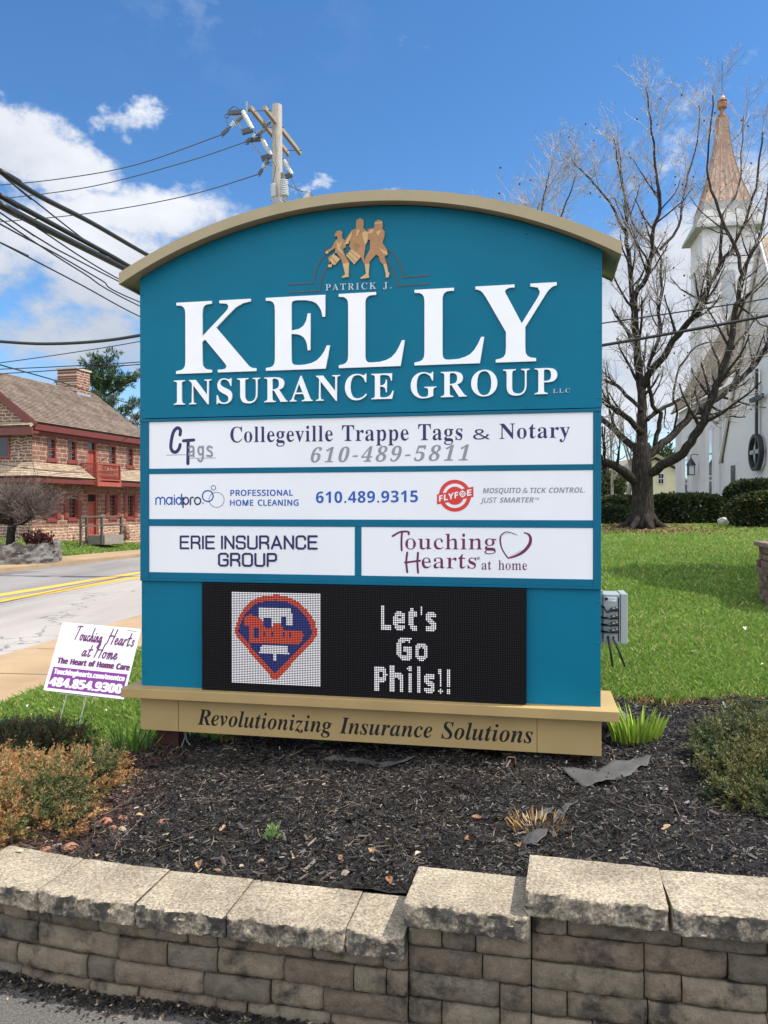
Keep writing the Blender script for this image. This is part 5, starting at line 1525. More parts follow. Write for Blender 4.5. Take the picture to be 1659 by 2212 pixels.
letters('raised_lettering', line('B', 'PATRICK J.', (703.7, 628.7), (845.4, 624), 13.6, track=.12, thin=.008), m_letgrey, sign, hf, .004, .001, 'small pale letters PATRICK J.')
letters('raised_lettering', line('B', 'LLC', (1194, 849.5), (1231, 848), 8.6, track=.1, thin=.008), m_letgrey, sign, hf, .003, .001)


# emblem: three marching figures with drums and a fife over a double arch line
def E2(x, y):
 """emblem detail coordinates (1659 px wide enlargement of photo x 700-1100, y 530-740)"""
 k = 0.86406
 return S2((700 + x / 4.1475) * k, (530 + y / 4.1475) * k)


def epoly(*pts):
 return [E2(*p) for p in pts]


fig1 = epoly((600, 205), (630, 200), (652, 220), (648, 250), (650, 282), (672, 300), (690, 370), (655, 395), (680, 460), (722, 530), (720, 548), (655, 555), (640, 500), (600, 440), (580, 432), (520, 520), (515, 545), (505, 480), (575, 430), (580, 380), (500, 435), (470, 438), (480, 415), (540, 380), (575, 310), (605, 285), (596, 262), (570, 262), (580, 225))
fig2 = epoly((800, 90), (830, 74), (865, 88), (872, 120), (866, 178), (900, 205), (912, 300), (890, 360), (880, 420), (870, 480), (890, 540), (872, 542), (845, 480), (800, 440), (740, 395), (722, 360), (735, 300), (680, 355), (658, 360), (665, 320), (745, 200), (795, 178), (790, 130))
fig3 = epoly((990, 110), (1020, 90), (1060, 100), (1070, 150), (1062, 180), (1088, 210), (1086, 260), (1065, 330), (1110, 395), (1120, 450), (1085, 470), (1108, 545), (1072, 552), (1040, 520), (1030, 470), (1000, 450), (935, 520), (928, 545), (880, 545), (885, 490), (935, 400), (938, 300), (890, 290), (886, 250), (930, 225), (905, 190), (980, 175), (984, 140))
letters('marching_figure', [fig2], m_copperfig, sign, hf, .006, .0008, 'bronze figure in the middle with a large drum')
letters('marching_figure', [fig1], m_copperfig, sign, hf, .0075, .0008, 'small bronze drummer figure at left')
letters('marching_figure', [fig3], m_copperfig, sign, hf, .0075, .0008, 'bronze fife player figure at right')
gold = [epoly((655, 548), (720, 535), (715, 660), (718, 680), (650, 692), (645, 680), (680, 655)),
  epoly((882, 545), (930, 545), (922, 650), (930, 690), (842, 702), (838, 690), (895, 650)),
  epoly((1074, 552), (1108, 545), (1125, 630), (1138, 640), (1130, 685), (1100, 690), (1098, 640)),
  epoly((505, 555), (545, 550), (540, 580), (505, 582)),
  epoly((690, 460), (745, 395), (843, 470), (775, 553)),
  epoly((520, 500), (560, 445), (628, 495), (575, 560), (545, 550)),
  epoly((665, 355), (755, 205), (745, 260), (715, 335)),
  epoly((855, 230), (885, 210), (918, 215), (912, 310), (885, 358)),
  epoly((800, 200), (818, 195), (838, 190), (805, 265), (790, 262)),
  epoly((985, 122), (1064, 112), (1065, 128), (984, 136)),
  epoly((1000, 215), (1060, 195), (1020, 258)),
  epoly((1020, 365), (1050, 395), (1112, 420), (1118, 458), (1075, 440)),
  epoly((905, 232), (945, 195), (980, 190), (955, 235)),
  epoly((590, 300), (618, 345), (655, 300), (625, 380), (660, 440), (680, 470), (600, 395)),
  epoly((475, 425), (500, 412), (510, 432), (488, 445))]
for nm, idx in (('large drum figure', (0, 4, 6, 7, 8)), ('small drummer figure', (3, 5, 13, 14)), ('fife player figure', (1, 2, 9, 10, 11, 12))):
 letters('figure_details', [gold[i] for i in idx], m_goldfig, sign, hf, .0085, .0008, 'gold stockings, shirt and trim of the ' + nm)
drum = [((700, 440), (790, 530)), ((728, 412), (822, 495)), ((540, 475), (590, 540)), ((775, 335), (790, 400)), ((790, 400), (825, 345)), ((770, 330), (825, 345))]
strokes_mesh('drum_lines', [([E2(*a), E2(*b)], .005) for a, b in drum], m_copperfig, sign, hf, .0097)
arch = [
 smooth([(90, 755), (350, 740)], 2) + smooth([(352, 738), (358, 680), (375, 600), (420, 510), (490, 440)], 5),
 smooth([(90, 840), (415, 822)], 2) + smooth([(417, 818), (425, 730), (450, 650), (510, 550)], 5),
 smooth([(1105, 385), (1170, 430), (1235, 520), (1265, 600), (1275, 682)], 5) + [(1277, 684), (1545, 660)],
 smooth([(1090, 490), (1150, 560), (1195, 660), (1210, 770)], 5) + [(1212, 772), (1545, 748)],
 [(660, 425), (745, 395)], [(870, 405), (935, 408)], [(895, 327), (930, 330)], [(460, 438), (495, 362)], [(895, 180), (1035, 172)]]
m_arch = pm('brown_line', (0.085, 0.05, 0.032), .5, .1)
mb_s = [([E2(*p) for p in a], .0050 if i < 4 else .0032) for i, a in enumerate(arch)]
strokes_mesh('emblem_arch', mb_s, m_arch, sign, hf, .003)

# --- panel 1
p1 = panels[0]
tx = line('B', 'Collegeville Trappe Tags', (498.4, 955.7), (999, 950.0), 33.0, thin=.006, track=.02, space=.24)
tx += line('B', 'Notary', (1079, 948.2), (1231, 944.9), 32.5, thin=.006, track=.02)
amp = [[(x, y) for x, y in c] for c in layout('N', '&')]
a0, a1, _, _ = bbox(amp)
(q0, qy), (q1, _), (_, qt) = S2(1022, 949.5), S2(1059, 949), S2(1022, 917)
tx += [[(q0 + (x - a0) / (a1 - a0) * (q1 - q0), qy + y / .72 * (qt - qy)) for x, y in c] for c in amp]
letters('lettering', tx, m_navy, p1)
letters('lettering', line('B', '610-489-5811', (672, 999), (1013, 994.5), 31, shear=.26, track=.09), m_grey, p1)


def C2(x, y):
 k = 0.86406
 return S2((380 + x / 2.8603) * k, (1040 + y / 2.8603) * k)


def D2(x, y):
 k = 0.86406
 return S2((360 + x / 2.592) * k, (1190 + y / 2.592) * k)


def G2(x, y):
 k = 0.86406
 return S2((960 + x / 3.0722) * k, (1180 + y / 3.0722) * k)


def st(fn, pts, w, k=5):
 return ([fn(*p) for p in (smooth(pts, k) if len(pts) > 2 else pts)], w)


strokes_mesh('logo', [st(C2, [(204, 135), (206, 100), (185, 86), (160, 110), (145, 160), (138, 220), (150, 252), (175, 258), (196, 235), (205, 205)], .0185),
                      st(C2, [(228, 178), (302, 172)], .017), st(C2, [(262, 180), (260, 340)], .0185),
                      st(C2, [(106, 281), (244, 277)], .0022), st(C2, [(276, 302), (460, 300)], .0022)], m_navy, p1, pf)
strokes_mesh('logo', [st(C2, [(268, 228), (285, 218), (300, 228), (300, 290)], .0105), st(C2, [(298, 252), (272, 262), (272, 284), (298, 280)], .0095),
                      st(C2, [(366, 228), (342, 222), (335, 250), (345, 276), (366, 268)], .0105), st(C2, [(368, 218), (366, 300), (350, 324), (334, 312)], .0105),
                      st(C2, [(432, 226), (408, 218), (402, 240), (430, 262), (428, 286), (398, 284)], .0105)], m_grey, p1, pf, lift=.0014)

# --- panel 2
p2 = panels[1]
W1 = .0076
md = [st(D2, [(80, 184), (80, 145)], W1), st(D2, [(80, 150), (95, 138), (108, 150), (108, 184)], W1), st(D2, [(108, 150), (123, 138), (137, 150), (137, 184)], W1),
      st(D2, [(184, 160), (172, 139), (152, 147), (150, 172), (168, 184), (184, 164)], W1), st(D2, [(184, 138), (184, 184)], W1), st(D2, [(200, 140), (200, 184)], W1), st(D2, [(200, 124), (200, 127)], .006),
      st(D2, [(246, 160), (232, 139), (214, 150), (213, 170), (230, 184), (246, 164)], W1), st(D2, [(246, 118), (246, 184)], W1)]
strokes_mesh('logo', md, m_blue, p2, pf)
mp_ = [st(D2, [(256, 140), (256, 203)], W1), st(D2, [(256, 160), (270, 139), (288, 147), (290, 170), (272, 184), (256, 164)], W1),
       st(D2, [(304, 184), (304, 148), (314, 138), (322, 139)], W1),
       st(D2, [(350, 138), (334, 147), (331, 162), (337, 178), (350, 184), (365, 176), (370, 161), (364, 145), (350, 138)], W1)]
ci = lambda cx, cy, r, w: ([D2(*p) for p in circle(cx, cy, r, 36) + [(cx + r, cy)]], w)
strokes_mesh('logo', mp_ + [ci(453, 76, 14.5, .0032), ci(473, 154, 49, .0022), ci(385, 176, 5, .0015)], m_navy, p2, pf, lift=.0015)
strokes_mesh('logo', [ci(416, 130, 35, .0072)], m_blue, p2, pf)


def Dl(st_, txt, x0, y0, x1, y1, h, **k):
 (a, b), (c, d), (_, t) = D2(x0, y0), D2(x1, y1), D2(x0, y0 - h)
 return fit(st_, txt, a, c, b, d, t - b, **k)


def Gl(st_, txt, x0, y0, x1, y1, h, **k):
 (a, b), (c, d), (_, t) = G2(x0, y0), G2(x1, y1), G2(x0, y0 - h)
 return fit(st_, txt, a, c, b, d, t - b, **k)


letters('lettering', Dl('S', 'PROFESSIONAL', 562, 128, 967, 127, 37, track=.03, bold=.018) + Dl('S', 'HOME CLEANING', 560, 192, 1004, 191, 37, track=.03, bold=.018), m_blue, p2)
letters('lettering', line('SB', '610.489.9315', (683, 1086.5), (903, 1084.5), 24.5, track=.02), m_blue, p2)
gc = lambda r: [G2(*p) for p in circle(545, 182, r, 48)]
letters('logo', [gc(123), gc(94)], m_red, p2)
letters('logo', [gc(70)], m_red, p2)
letters('logo', [[G2(408, 172), G2(687, 112), G2(687, 191), G2(408, 249)]], m_red, p2, depth=.0012)
letters('lettering', Gl('SB', 'FLYF', 424, 228, 570, 197, 46, track=.03, bold=.01) + Gl('SB', 'E', 638, 184, 672, 178, 46, bold=.01), m_white, p2, lift=.0016)
strokes_mesh('logo', [([G2(*p) for p in circle(604, 168, 20, 24) + [(624, 168)]], .0045), st(G2, [(604, 140), (604, 158)], .003), st(G2, [(604, 178), (604, 196)], .003), st(G2, [(576, 168), (593, 168)], .003), st(G2, [(615, 168), (632, 168)], .003), ([G2(*p) for p in circle(604, 168, 8, 16) + [(612, 168)]], .003)], m_white, p2, pf, lift=.0026)
letters('lettering', Gl('SB', 'MOSQUITO', 760, 163, 1050, 161, 40, shear=.2) + Gl('S', '&', 1064, 161, 1106, 161, 40, shear=.2) + Gl('SB', 'TICK CONTROL.', 1122, 161, 1542, 158, 40, shear=.2) + Gl('S', 'JUST', 740, 236, 870, 235, 39, shear=.2, bold=.012) + Gl('SB', 'SMARTER', 888, 235, 1150, 233, 39, shear=.2) + Gl('S', 'TM', 1158, 214, 1192, 213, 18, shear=.2), m_grey, p2)

# --- panel 3: square-cornered lettering drawn as pen lines
p3 = panels[2]


def square_text(txt, x0, x1, y0, y1, h, w):
 shapes = {'E': [[(0.62, 1), (0, 1), (0, 0), (0.62, 0)], [(0, .52), (.56, .52)]],
              'R': [[(0, 0), (0, 1), (.52, 1), (.62, .9), (.62, .6), (.52, .48), (0, .48)], [(.4, .48), (.62, .3), (.64, 0)]],
              'I': [[(0, 0), (0, 1)]], 'N': [[(0, 0), (0, 1), (.64, 0), (.64, 1)]],
              'S': [[(.62, .78), (.62, .9), (.54, 1), (.1, 1), (0, .9), (0, .62), (.1, .53), (.52, .49), (.62, .4), (.62, .1), (.52, 0), (.1, 0), (0, .1), (0, .24)]],
              'U': [[(0, 1), (0, .12), (.12, 0), (.54, 0), (.66, .12), (.66, 1)]],
              'A': [[(0, 0), (.36, 1), (.72, 0)], [(.12, .3), (.6, .3)]],
              'C': [[(.64, .74), (.64, .88), (.52, 1), (.12, 1), (0, .88), (0, .12), (.12, 0), (.52, 0), (.64, .12), (.64, .27)]],
              'G': [[(.66, .74), (.66, .88), (.54, 1), (.12, 1), (0, .88), (0, .12), (.12, 0), (.54, 0), (.66, .12), (.66, .48), (.36, .48)]],
              'O': [[(.12, 0), (.56, 0), (.68, .12), (.68, .88), (.56, 1), (.12, 1), (0, .88), (0, .12), (.12, 0)]],
              'P': [[(0, 0), (0, 1), (.52, 1), (.62, .9), (.62, .56), (.52, .44), (0, .44)]]}
 x, items = 0.0, []
 for ch in txt:
  if ch == ' ':
   x += .36
   continue
  wd = max(p[0] for l in shapes[ch] for p in l)
  for l in shapes[ch]:
   items.append([(p[0] + x, p[1]) for p in l])
  x += wd + .26
 tot = x - .26
 return [([(x0 + p[0] / tot * (x1 - x0), y0 + (y1 - y0) * p[0] / tot + p[1] * h) for p in l], w) for l in items]


(xa, ya), (xb, yb), (_, yt) = S2(391, 1186), S2(685, 1186.5), S2(391, 1158)
q = square_text('ERIE INSURANCE', xa, xb, ya + .004, yb + .004, yt - ya - .006, .0112)
(xa, ya), (xb, yb), (_, yt) = S2(474, 1223), S2(597, 1224), S2(474, 1195)
q += square_text('GROUP', xa, xb, ya + .004, yb + .004, yt - ya - .006, .0112)
strokes_mesh('lettering', q, m_navy, p3, pf)

# --- panel 4
p4 = panels[3]
letters('lettering', Gl('B', 'ouching', 165, 592, 862, 594, 118, thin=.016) + Gl('B', 'earts', 290, 738, 708, 740, 118, thin=.016) + Gl('B', 'at home', 750, 748, 1100, 752, 72, thin=.014, space=.34), m_plum, p4)
strokes_mesh('lettering', [st(G2, [(66, 492), (120, 462), (165, 456), (192, 462), (190, 478)], .0095), st(G2, [(140, 460), (135, 530), (137, 600)], .010),
                           st(G2, [(180, 618), (172, 690), (180, 768)], .0105), st(G2, [(162, 695), (215, 688), (278, 680)], .0095), st(G2, [(262, 620), (258, 700), (263, 772)], .0105),
                           ([G2(*p) for p in circle(725, 662, 11, 16) + [(736, 662)]], .0016), st(G2, [(722, 668), (722, 656), (728, 659), (722, 662), (728, 668)], .0014, 2)], m_plum, p4, pf, lift=.0013)
heart = smooth([(1028, 484), (1000, 478), (965, 462), (930, 462), (898, 488), (892, 530), (905, 585), (930, 630), (955, 662)], 5)
hw = [.002 + .005 * min(1, i / 25) for i in range(len(heart))]
heart2 = smooth([(955, 662), (1010, 645), (1070, 612), (1115, 560), (1126, 515), (1112, 480), (1078, 466)], 5)
hw2 = [.006 + .010 * math.sin(math.pi * min(1, i / len(heart2) * 1.05)) for i in range(len(heart2))]
heart3 = smooth([(1010, 470), (960, 468), (915, 482), (898, 520), (905, 570)], 4)
strokes_mesh('logo', [([G2(*p) for p in heart], hw), ([G2(*p) for p in heart2], hw2), ([G2(*p) for p in heart3], .0015), st(G2, [(965, 650), (1010, 628), (1055, 602)], .0016)], m_plum, p4, pf)

# --- tag line on the skirt
letters('lettering', line('BI', 'Revolutionizing', (426, 1565.5), (717, 1584), 33.5, track=.01), m_black, sk, hf)
letters('lettering', line('BI', 'Insurance', (733, 1584.5), (934, 1594.5), 34.5, track=.01) + line('BI', 'Solutions', (953, 1595.5), (1151.5, 1606), 36, track=.01), m_black, sk, hf)

# ------------------------------------------------------------------ LED message board
LX0, LX1 = S2(436, 1400, .03)[0], S2(1136, 1400, .03)[0]
LZ0, LZ1 = .6435, 1.2085
LD = .03
mb = MB()
mb.box((LX0, -LD, LZ0 - .33), (LX1, .004, LZ1 - .33))
m_ledblack, nt_, bs_ = _nodes('led_face')
bs_.inputs['Base Color'].default_value = (0.006, 0.006, 0.007, 1)
bs_.inputs['Roughness'].default_value = 0.5
bs_.inputs['Specular IOR Level'].default_value = 0.04
led = mb.build('message_board', m_ledblack, sign)
NX, NY = 192, 64
PX, PY = (LX1 - LX0) / NX, (LZ1 - LZ0) / NY


def inside(conts, x, y):
 c = False
 for p in conts:
  j = len(p) - 1
  for i in range(len(p)):
   if (p[i][1] > y) != (p[j][1] > y) and x < (p[j][0] - p[i][0]) * (y - p[i][1]) / (p[j][1] - p[i][1]) + p[i][0]:
    c = not c
   j = i
 return c


def led_image():
 """0 off, 1 white, 2 red, 3 blue; origin top left"""
 G = np.zeros((NY, NX), int)
 # square picture: 55 dots wide starting at column 18
 c0, r0, n = 19, 5, 55
 G[r0:r0 + 54, c0:c0 + n] = 1
 # picture drawn in enlarged-photo coordinates, x 100-1445, y 115-1440
 sx_, sy_ = 1345 / n, 1325 / 54

 def px_(i, j):
  return 100 + (i + .5) * sx_, 115 + (j + .5) * sy_
 outer = smooth([(150, 690), (190, 540), (300, 340), (480, 205), (760, 150), (1000, 190), (1220, 330), (1360, 520), (1400, 700)], 4) + [(1330, 800), (790, 1375), (740, 1375), (180, 770)]
 inner = smooth([(205, 680), (250, 540), (340, 390), (500, 275), (760, 225), (980, 260), (1150, 370), (1280, 530), (1320, 690)], 4) + [(1280, 760), (760, 1280), (220, 720)]
 bell = [[(515, 325), (1010, 325), (1030, 575), (940, 575), (930, 470), (860, 470), (860, 600), (715, 600), (700, 480), (600, 480), (590, 560), (515, 500)],
   [(570, 865), (960, 865), (970, 990), (520, 990)], [(725, 985), (785, 985), (785, 1100), (725, 1100)]]
 word = [[(300, 480), (390, 440), (500, 470), (590, 545), (610, 640), (720, 640), (730, 550), (860, 545), (880, 650), (980, 650), (1150, 650), (1195, 700), (1180, 790), (1120, 855), (760, 840), (365, 845), (365, 610), (300, 600)]]
 for i in range(n):
  for j in range(54):
   x, y = px_(i, j)
   v = 1
   if inside([outer], x, y):
    v = 2
    if inside([inner], x, y):
     v = 3
     if any(inside([b], x, y) for b in bell):
      v = 1
     if inside(word, x, y):
      v = 2
      # gaps between the script letters
      if (440 < x < 510 and 620 < y < 775):
       v = 3
      if 690 < y < 760 and (int(x / sx_) in (24, 29, 36, 40)):
       v = 3
   G[r0 + j, c0 + i] = v
 # words
 for txt, x0, x1, base, cap in (("Let's", 109.5, 142, 24.5, 13), ('Go', 119, 137.5, 41.5, 12.5), ('Phils!!', 106, 150, 59.5, 13.2)):
  cs = fit('SB', txt, x0, x1, -base, -base, cap, track=.03, bold=.011)
  for i in range(int(x0) - 1, int(x1) + 2):
   for j in range(NY):
    if inside(cs, i + .5, -(j + .5)):
     G[j, i] = 1
 return G


G_ = led_image()
m_dots = [emat('led_off', (.35, .35, .40), .02), emat('led_white', (0.95, .93, 1), .64), emat('led_red', (.80, .095, .05), .62), emat('led_blue', (.035, .05, .33), .46)]
bs_ = m_dots[0].node_tree.nodes['Principled BSDF']
bs_.inputs['Base Color'].default_value = (.006, .006, .007, 1)
for val, nm in ((0, 'unlit_dots'), (1, 'lit_dots'), (2, 'lit_dots'), (3, 'lit_dots')):
 jj, ii = np.nonzero(G_ == val)
 r = .22 if val == 0 else .40
 cx = LX0 + (ii + .5) * PX
 cz = LZ1 - (jj + .5) * PY - .33
 k = 6
 ang = np.arange(k) * 2 * math.pi / k
 vv = np.zeros((len(cx), k, 3))
 vv[:, :, 0] = cx[:, None] + np.cos(ang)[None] * PX * r
 vv[:, :, 2] = cz[:, None] + np.sin(ang)[None] * PY * r
 vv[:, :, 1] = -LD - .0012
 o = fast_mesh(nm, vv, None, m_dots[val], parent=led)
 tag(o, {0: None, 1: 'white dots of the words and picture ground', 2: 'red dots of the picture', 3: 'blue dots of the picture'}[val])
 o['kind'] = 'stuff'

# wires hanging from the sign's underside by the left post
mb = MB()
mb.tube([(.20, .1, .08), (.215, .09, .02), (.20, .08, -.03), (.17, .06, -.035)], .004, 6)
mb.tube([(.21, .1, .08), (.225, .09, .0), (.25, .08, -.02)], .004, 6)
mb.build('loose_wire', pm('grey_wire', (.16, .19, .2), .5), sign)

# ================================================================== STONE HOUSE ACROSS THE ROAD
HBASE = 0.12
house = thing('stone_house', 'two storey red stone house with shingle roof and red balcony across the road', 'house', (HO[0], HO[1], HBASE), math.atan2(HX[1], HX[0]))


def fac(px, py, off=0.0):
 """photo position -> (w along the long front, height above the house base); off = metres out from the wall"""
 k = (px - 829.5) / FPX
 ox, oy = HO[0] - HY[0] * off, HO[1] - HY[1] * off
 w = (k * oy - ox) / (HX[0] - k * HX[1])
 Y = oy + w * HX[1]
 return w, CAM_Z - (py - HOR) / FPX * Y - HBASE


def fz(zx, zy, off=0.0):
 return fac(zx * .20834, 864.1 + zy * .20834, off)


def stone_mat(name, ax, ashlar=True, c=((0.215, 0.112, 0.083), (0.14, 0.073, 0.057), (0.3, 0.18, 0.13)), mortar=(0.38, 0.30, 0.235)):
 m, nt, bs = _nodes(name)
 uv = plane_uv(nt, ax)
 nz = _noise(nt, 3.0, 6, vec=uv)
 # wobble
 wob = nt.nodes.new('ShaderNodeVectorMath')
 wob.operation = 'MULTIPLY_ADD'
 nn = nt.nodes.new('ShaderNodeTexNoise')
 nn.inputs['Scale'].default_value = 2.3 if ashlar else 3.5
 nt.links.new(uv, nn.inputs['Vector'])
 nt.links.new(nn.outputs['Color'], wob.inputs[0])
 k = 0.05 if ashlar else 0.22
 wob.inputs[1].default_value = (k, k, 0)
 nt.links.new(uv, wob.inputs[2])
 b = nt.nodes.new('ShaderNodeTexBrick')
 nt.links.new(wob.outputs[0], b.inputs['Vector'])
 b.inputs['Scale'].default_value = 1.0
 b.inputs['Mortar Size'].default_value = 0.016 if ashlar else 0.022
 b.inputs['Mortar Smooth'].default_value = 0.1
 b.inputs['Brick Width'].default_value = 0.50 if ashlar else 0.36
 b.inputs['Row Height'].default_value = 0.225 if ashlar else 0.15
 b.squash = 1.25
 b.squash_frequency = 3
 b.inputs['Color1'].default_value = (*c[0], 1)
 b.inputs['Color2'].default_value = (*c[1], 1)
 b.inputs['Mortar'].default_value = (*mortar, 1)
 col = _mix(nt, 0.75, b.outputs['Color'], _ramp(nt, nz, [(0.3, (0.7, 0.66, 0.62)), (0.7, (1.3, 1.28, 1.25))]), 'MULTIPLY')
 nt.links.new(col, bs.inputs['Base Color'])
 bs.inputs['Roughness'].default_value = 0.9
 bs.inputs['Specular IOR Level'].default_value = 0.2
 inv = nt.nodes.new('ShaderNodeMath')
 inv.operation = 'SUBTRACT'
 inv.inputs[0].default_value = 1
 nt.links.new(b.outputs['Fac'], inv.inputs[1])
 _bump(nt, bs, inv.outputs[0], 0.5, 0.03)
 _bump(nt, bs, _noise(nt, 18, 6), 0.4, 0.03)
 return m


m_ashlar = stone_mat('ashlar_front', 'xz')
m_rubble = stone_mat('rubble_gable', 'yz', False, ((0.21, 0.115, 0.085), (0.13, 0.075, 0.06), (0.25, 0.15, 0.11)), (0.40, 0.34, 0.28))


def shingle_mat(name, c1, c2, ax='xy', row=0.14):
 m, nt, bs = _nodes(name)
 uv = plane_uv(nt, ax)
 b = nt.nodes.new('ShaderNodeTexBrick')
 nt.links.new(uv, b.inputs['Vector'])
 b.inputs['Scale'].default_value = 1.0
 b.inputs['Mortar Size'].default_value = 0.006
 b.inputs['Brick Width'].default_value = 0.19
 b.inputs['Row Height'].default_value = row
 b.inputs['Color1'].default_value = (*c1, 1)
 b.inputs['Color2'].default_value = (*c2, 1)
 b.inputs['Mortar'].default_value = (c2[0] * .3, c2[1] * .3, c2[2] * .3, 1)
 n = _noise(nt, 1.1, 6)
 col = _mix(nt, 0.9, b.outputs['Color'], _ramp(nt, n, [(0.3, (0.62, 0.58, 0.55)), (0.7, (1.25, 1.2, 1.15))]), 'MULTIPLY')
 nt.links.new(col, bs.inputs['Base Color'])
 bs.inputs['Roughness'].default_value = 0.9
 bs.inputs['Specular IOR Level'].default_value = 0.2
 _bump(nt, bs, _noise(nt, 30, 4), 0.5, 0.02)
 return m


m_shingle = shingle_mat('cedar_shingle', (0.235, 0.19, 0.155), (0.145, 0.115, 0.098))
m_pent = shingle_mat('pent_shingle', (0.44, 0.36, 0.27), (0.30, 0.235, 0.17))
m_redp = pm('red_trim', (0.20, 0.036, 0.026), .55, .15, 3)
m_redd = pm('red_cornice', (0.125, 0.022, 0.018), .55, .15, 3)
m_balc = pm('balcony_red', (0.31, 0.068, 0.045), .55, .12, 3)
m_glass_h, nt_, bs_ = _nodes('window_glass')
bs_.inputs['Base Color'].default_value = (0.012, 0.013, 0.016, 1)
bs_.inputs['Roughness'].default_value = 0.08
bs_.inputs['Specular IOR Level'].default_value = 0.6
m_muntin = pm('muntin_cream', (0.34, 0.24, 0.20), .6, .1)

HL = fac(309, 1000)[0]
HD = 7.0
EAVE = fac(72, 905, .0)[1] + .0
RIDGE = 8.55 - HBASE
openings = []      # (x0, x1, z0, z1)


def rect(zx0, zy0, zx1, zy1):
 a, b = fz(zx0, zy0), fz(zx1, zy1)
 return a[0], b[0], b[1], a[1]


up_w = [rect(492, 362, 586, 605), rect(706, 405, 796, 632), rect(1131, 476, 1206, 668), rect(1314, 516, 1384, 712)]
lo_w = [rect(490, 935, 582, 1222), rect(708, 962, 799, 1230), rect(1132, 985, 1207, 1214), rect(1318, 990, 1387, 1238)]
# same sill and head heights along each storey
zu0 = sum(r[2] for r in up_w) / 4
zu1 = sum(r[3] for r in up_w) / 4
zl0 = sum(r[2] for r in lo_w) / 4
zl1 = sum(r[3] for r in lo_w) / 4
up_w = [(r[0], r[1], zu0, zu1) for r in up_w]
lo_w = [(r[0], r[1], zl0, zl1) for r in lo_w]
d_up = rect(908, 440, 1008, 830)
d_lo = rect(903, 990, 1012, 1392)
d_up = (d_up[0], d_up[1], d_up[2], zu1 + .12)
d_lo = (d_lo[0], d_lo[1], 0.05, zl1 + .05)
holes = up_w + lo_w + [d_up, d_lo]
# long front: panels of wall between openings, 0.35 m thick
mb = MB()
cuts_x = sorted({0.0, HL} | {q for h in holes for q in h[:2]})
cuts_z = sorted({-0.6, EAVE} | {q for h in holes for q in h[2:]})
for i in range(len(cuts_x) - 1):
 for j in range(len(cuts_z) - 1):
  x0, x1, z0, z1 = cuts_x[i], cuts_x[i + 1], cuts_z[j], cuts_z[j + 1]
  xm, zm = (x0 + x1) / 2, (z0 + z1) / 2
  if not any(h[0] < xm < h[1] and h[2] < zm < h[3] for h in holes):
   mb.face([(x0, 0, z0), (x1, 0, z0), (x1, 0, z1), (x0, 0, z1)])
for h in holes:
 x0, x1, z0, z1 = h
 for a, b in (((x0, z0), (x0, z1)), ((x0, z1), (x1, z1)), ((x1, z1), (x1, z0)), ((x1, z0), (x0, z0))):
  mb.face([(a[0], 0, a[1]), (b[0], 0, b[1]), (b[0], .28, b[1]), (a[0], .28, a[1])])
mb.face([(0, HD, -.6), (HL, HD, -.6), (HL, HD, EAVE), (0, HD, EAVE)])
mb.build('front_wall', m_ashlar, house, fix=False)
mb = MB()
for x in (0, HL):
 mb = MB()
 mb.face([(x, 0.0, -.6), (x, HD, -.6), (x, HD, EAVE), (x, HD / 2, RIDGE - .1), (x, 0.0, EAVE)])
 mb.build('gable_wall', m_rubble, house, fix=False)
# rougher foundation stones, slightly proud
mb = MB()
dx0, dx1 = d_lo[0] - .05, d_lo[1] + .05
mb.box((-.03, -.035, -.6), (dx0, -.002, .55))
mb.box((dx1, -.035, -.6), (HL, -.002, .55))
mb.build('foundation', stone_mat('foundation_stone', 'xz', False, ((0.33, 0.18, 0.12), (0.25, 0.135, 0.095), (.4, .24, .17)), (0.52, 0.42, 0.33)), house)

# roof slopes with thickness, in their own frames so that the shingle rows run along the eaves
OVH = .42


def slope(name, p0, p1, p2, p3, mat, th=.09, parent=house, shingle_rows=0):
 """p0 eave start, p1 eave end, p2 top end, p3 top start; local x along the eave, local y up the slope"""
 p0, p1, p2, p3 = map(Vector, (p0, p1, p2, p3))
 ex = (p1 - p0).normalized()
 nrm = ex.cross(p3 - p0).normalized()
 ey = nrm.cross(ex)
 M = Matrix(((ex.x, ey.x, nrm.x, p0.x), (ex.y, ey.y, nrm.y, p0.y), (ex.z, ey.z, nrm.z, p0.z), (0, 0, 0, 1)))
 Mi = M.inverted()
 q = [Mi @ p for p in (p0, p1, p2, p3)]
 mb = MB()
 H_ = max(q[2].y, q[3].y)
 n = shingle_rows or max(4, int(H_ / .15))
 def at(fy, side):
  a, b = (q[0], q[3]) if side == 0 else (q[1], q[2])
  return a.lerp(b, fy)
 for i in range(n):
  f0, f1 = i / n, (i + 1) / n
  a, b, c, d = at(f0, 0), at(f0, 1), at(f1, 1), at(f1, 0)
  lift = Vector((0, 0, .028))
  mb.face([a + lift, b + lift, c + Vector((0, 0, .004)), d + Vector((0, 0, .004))])
  mb.face([a + Vector((0, 0, 0)), b + Vector((0, 0, 0)), b + lift, a + lift])
 mb.face([q[0] - Vector((0, 0, th)), q[3] - Vector((0, 0, th)), q[2] - Vector((0, 0, th)), q[1] - Vector((0, 0, th))])
 for i in range(4):
  a, b = q[i], q[(i + 1) % 4]
  mb.face([a, a - Vector((0, 0, th)), b - Vector((0, 0, th)), b])
 o = mb.build(name, mat, parent, fix=False)
 o.matrix_local = M
 return o


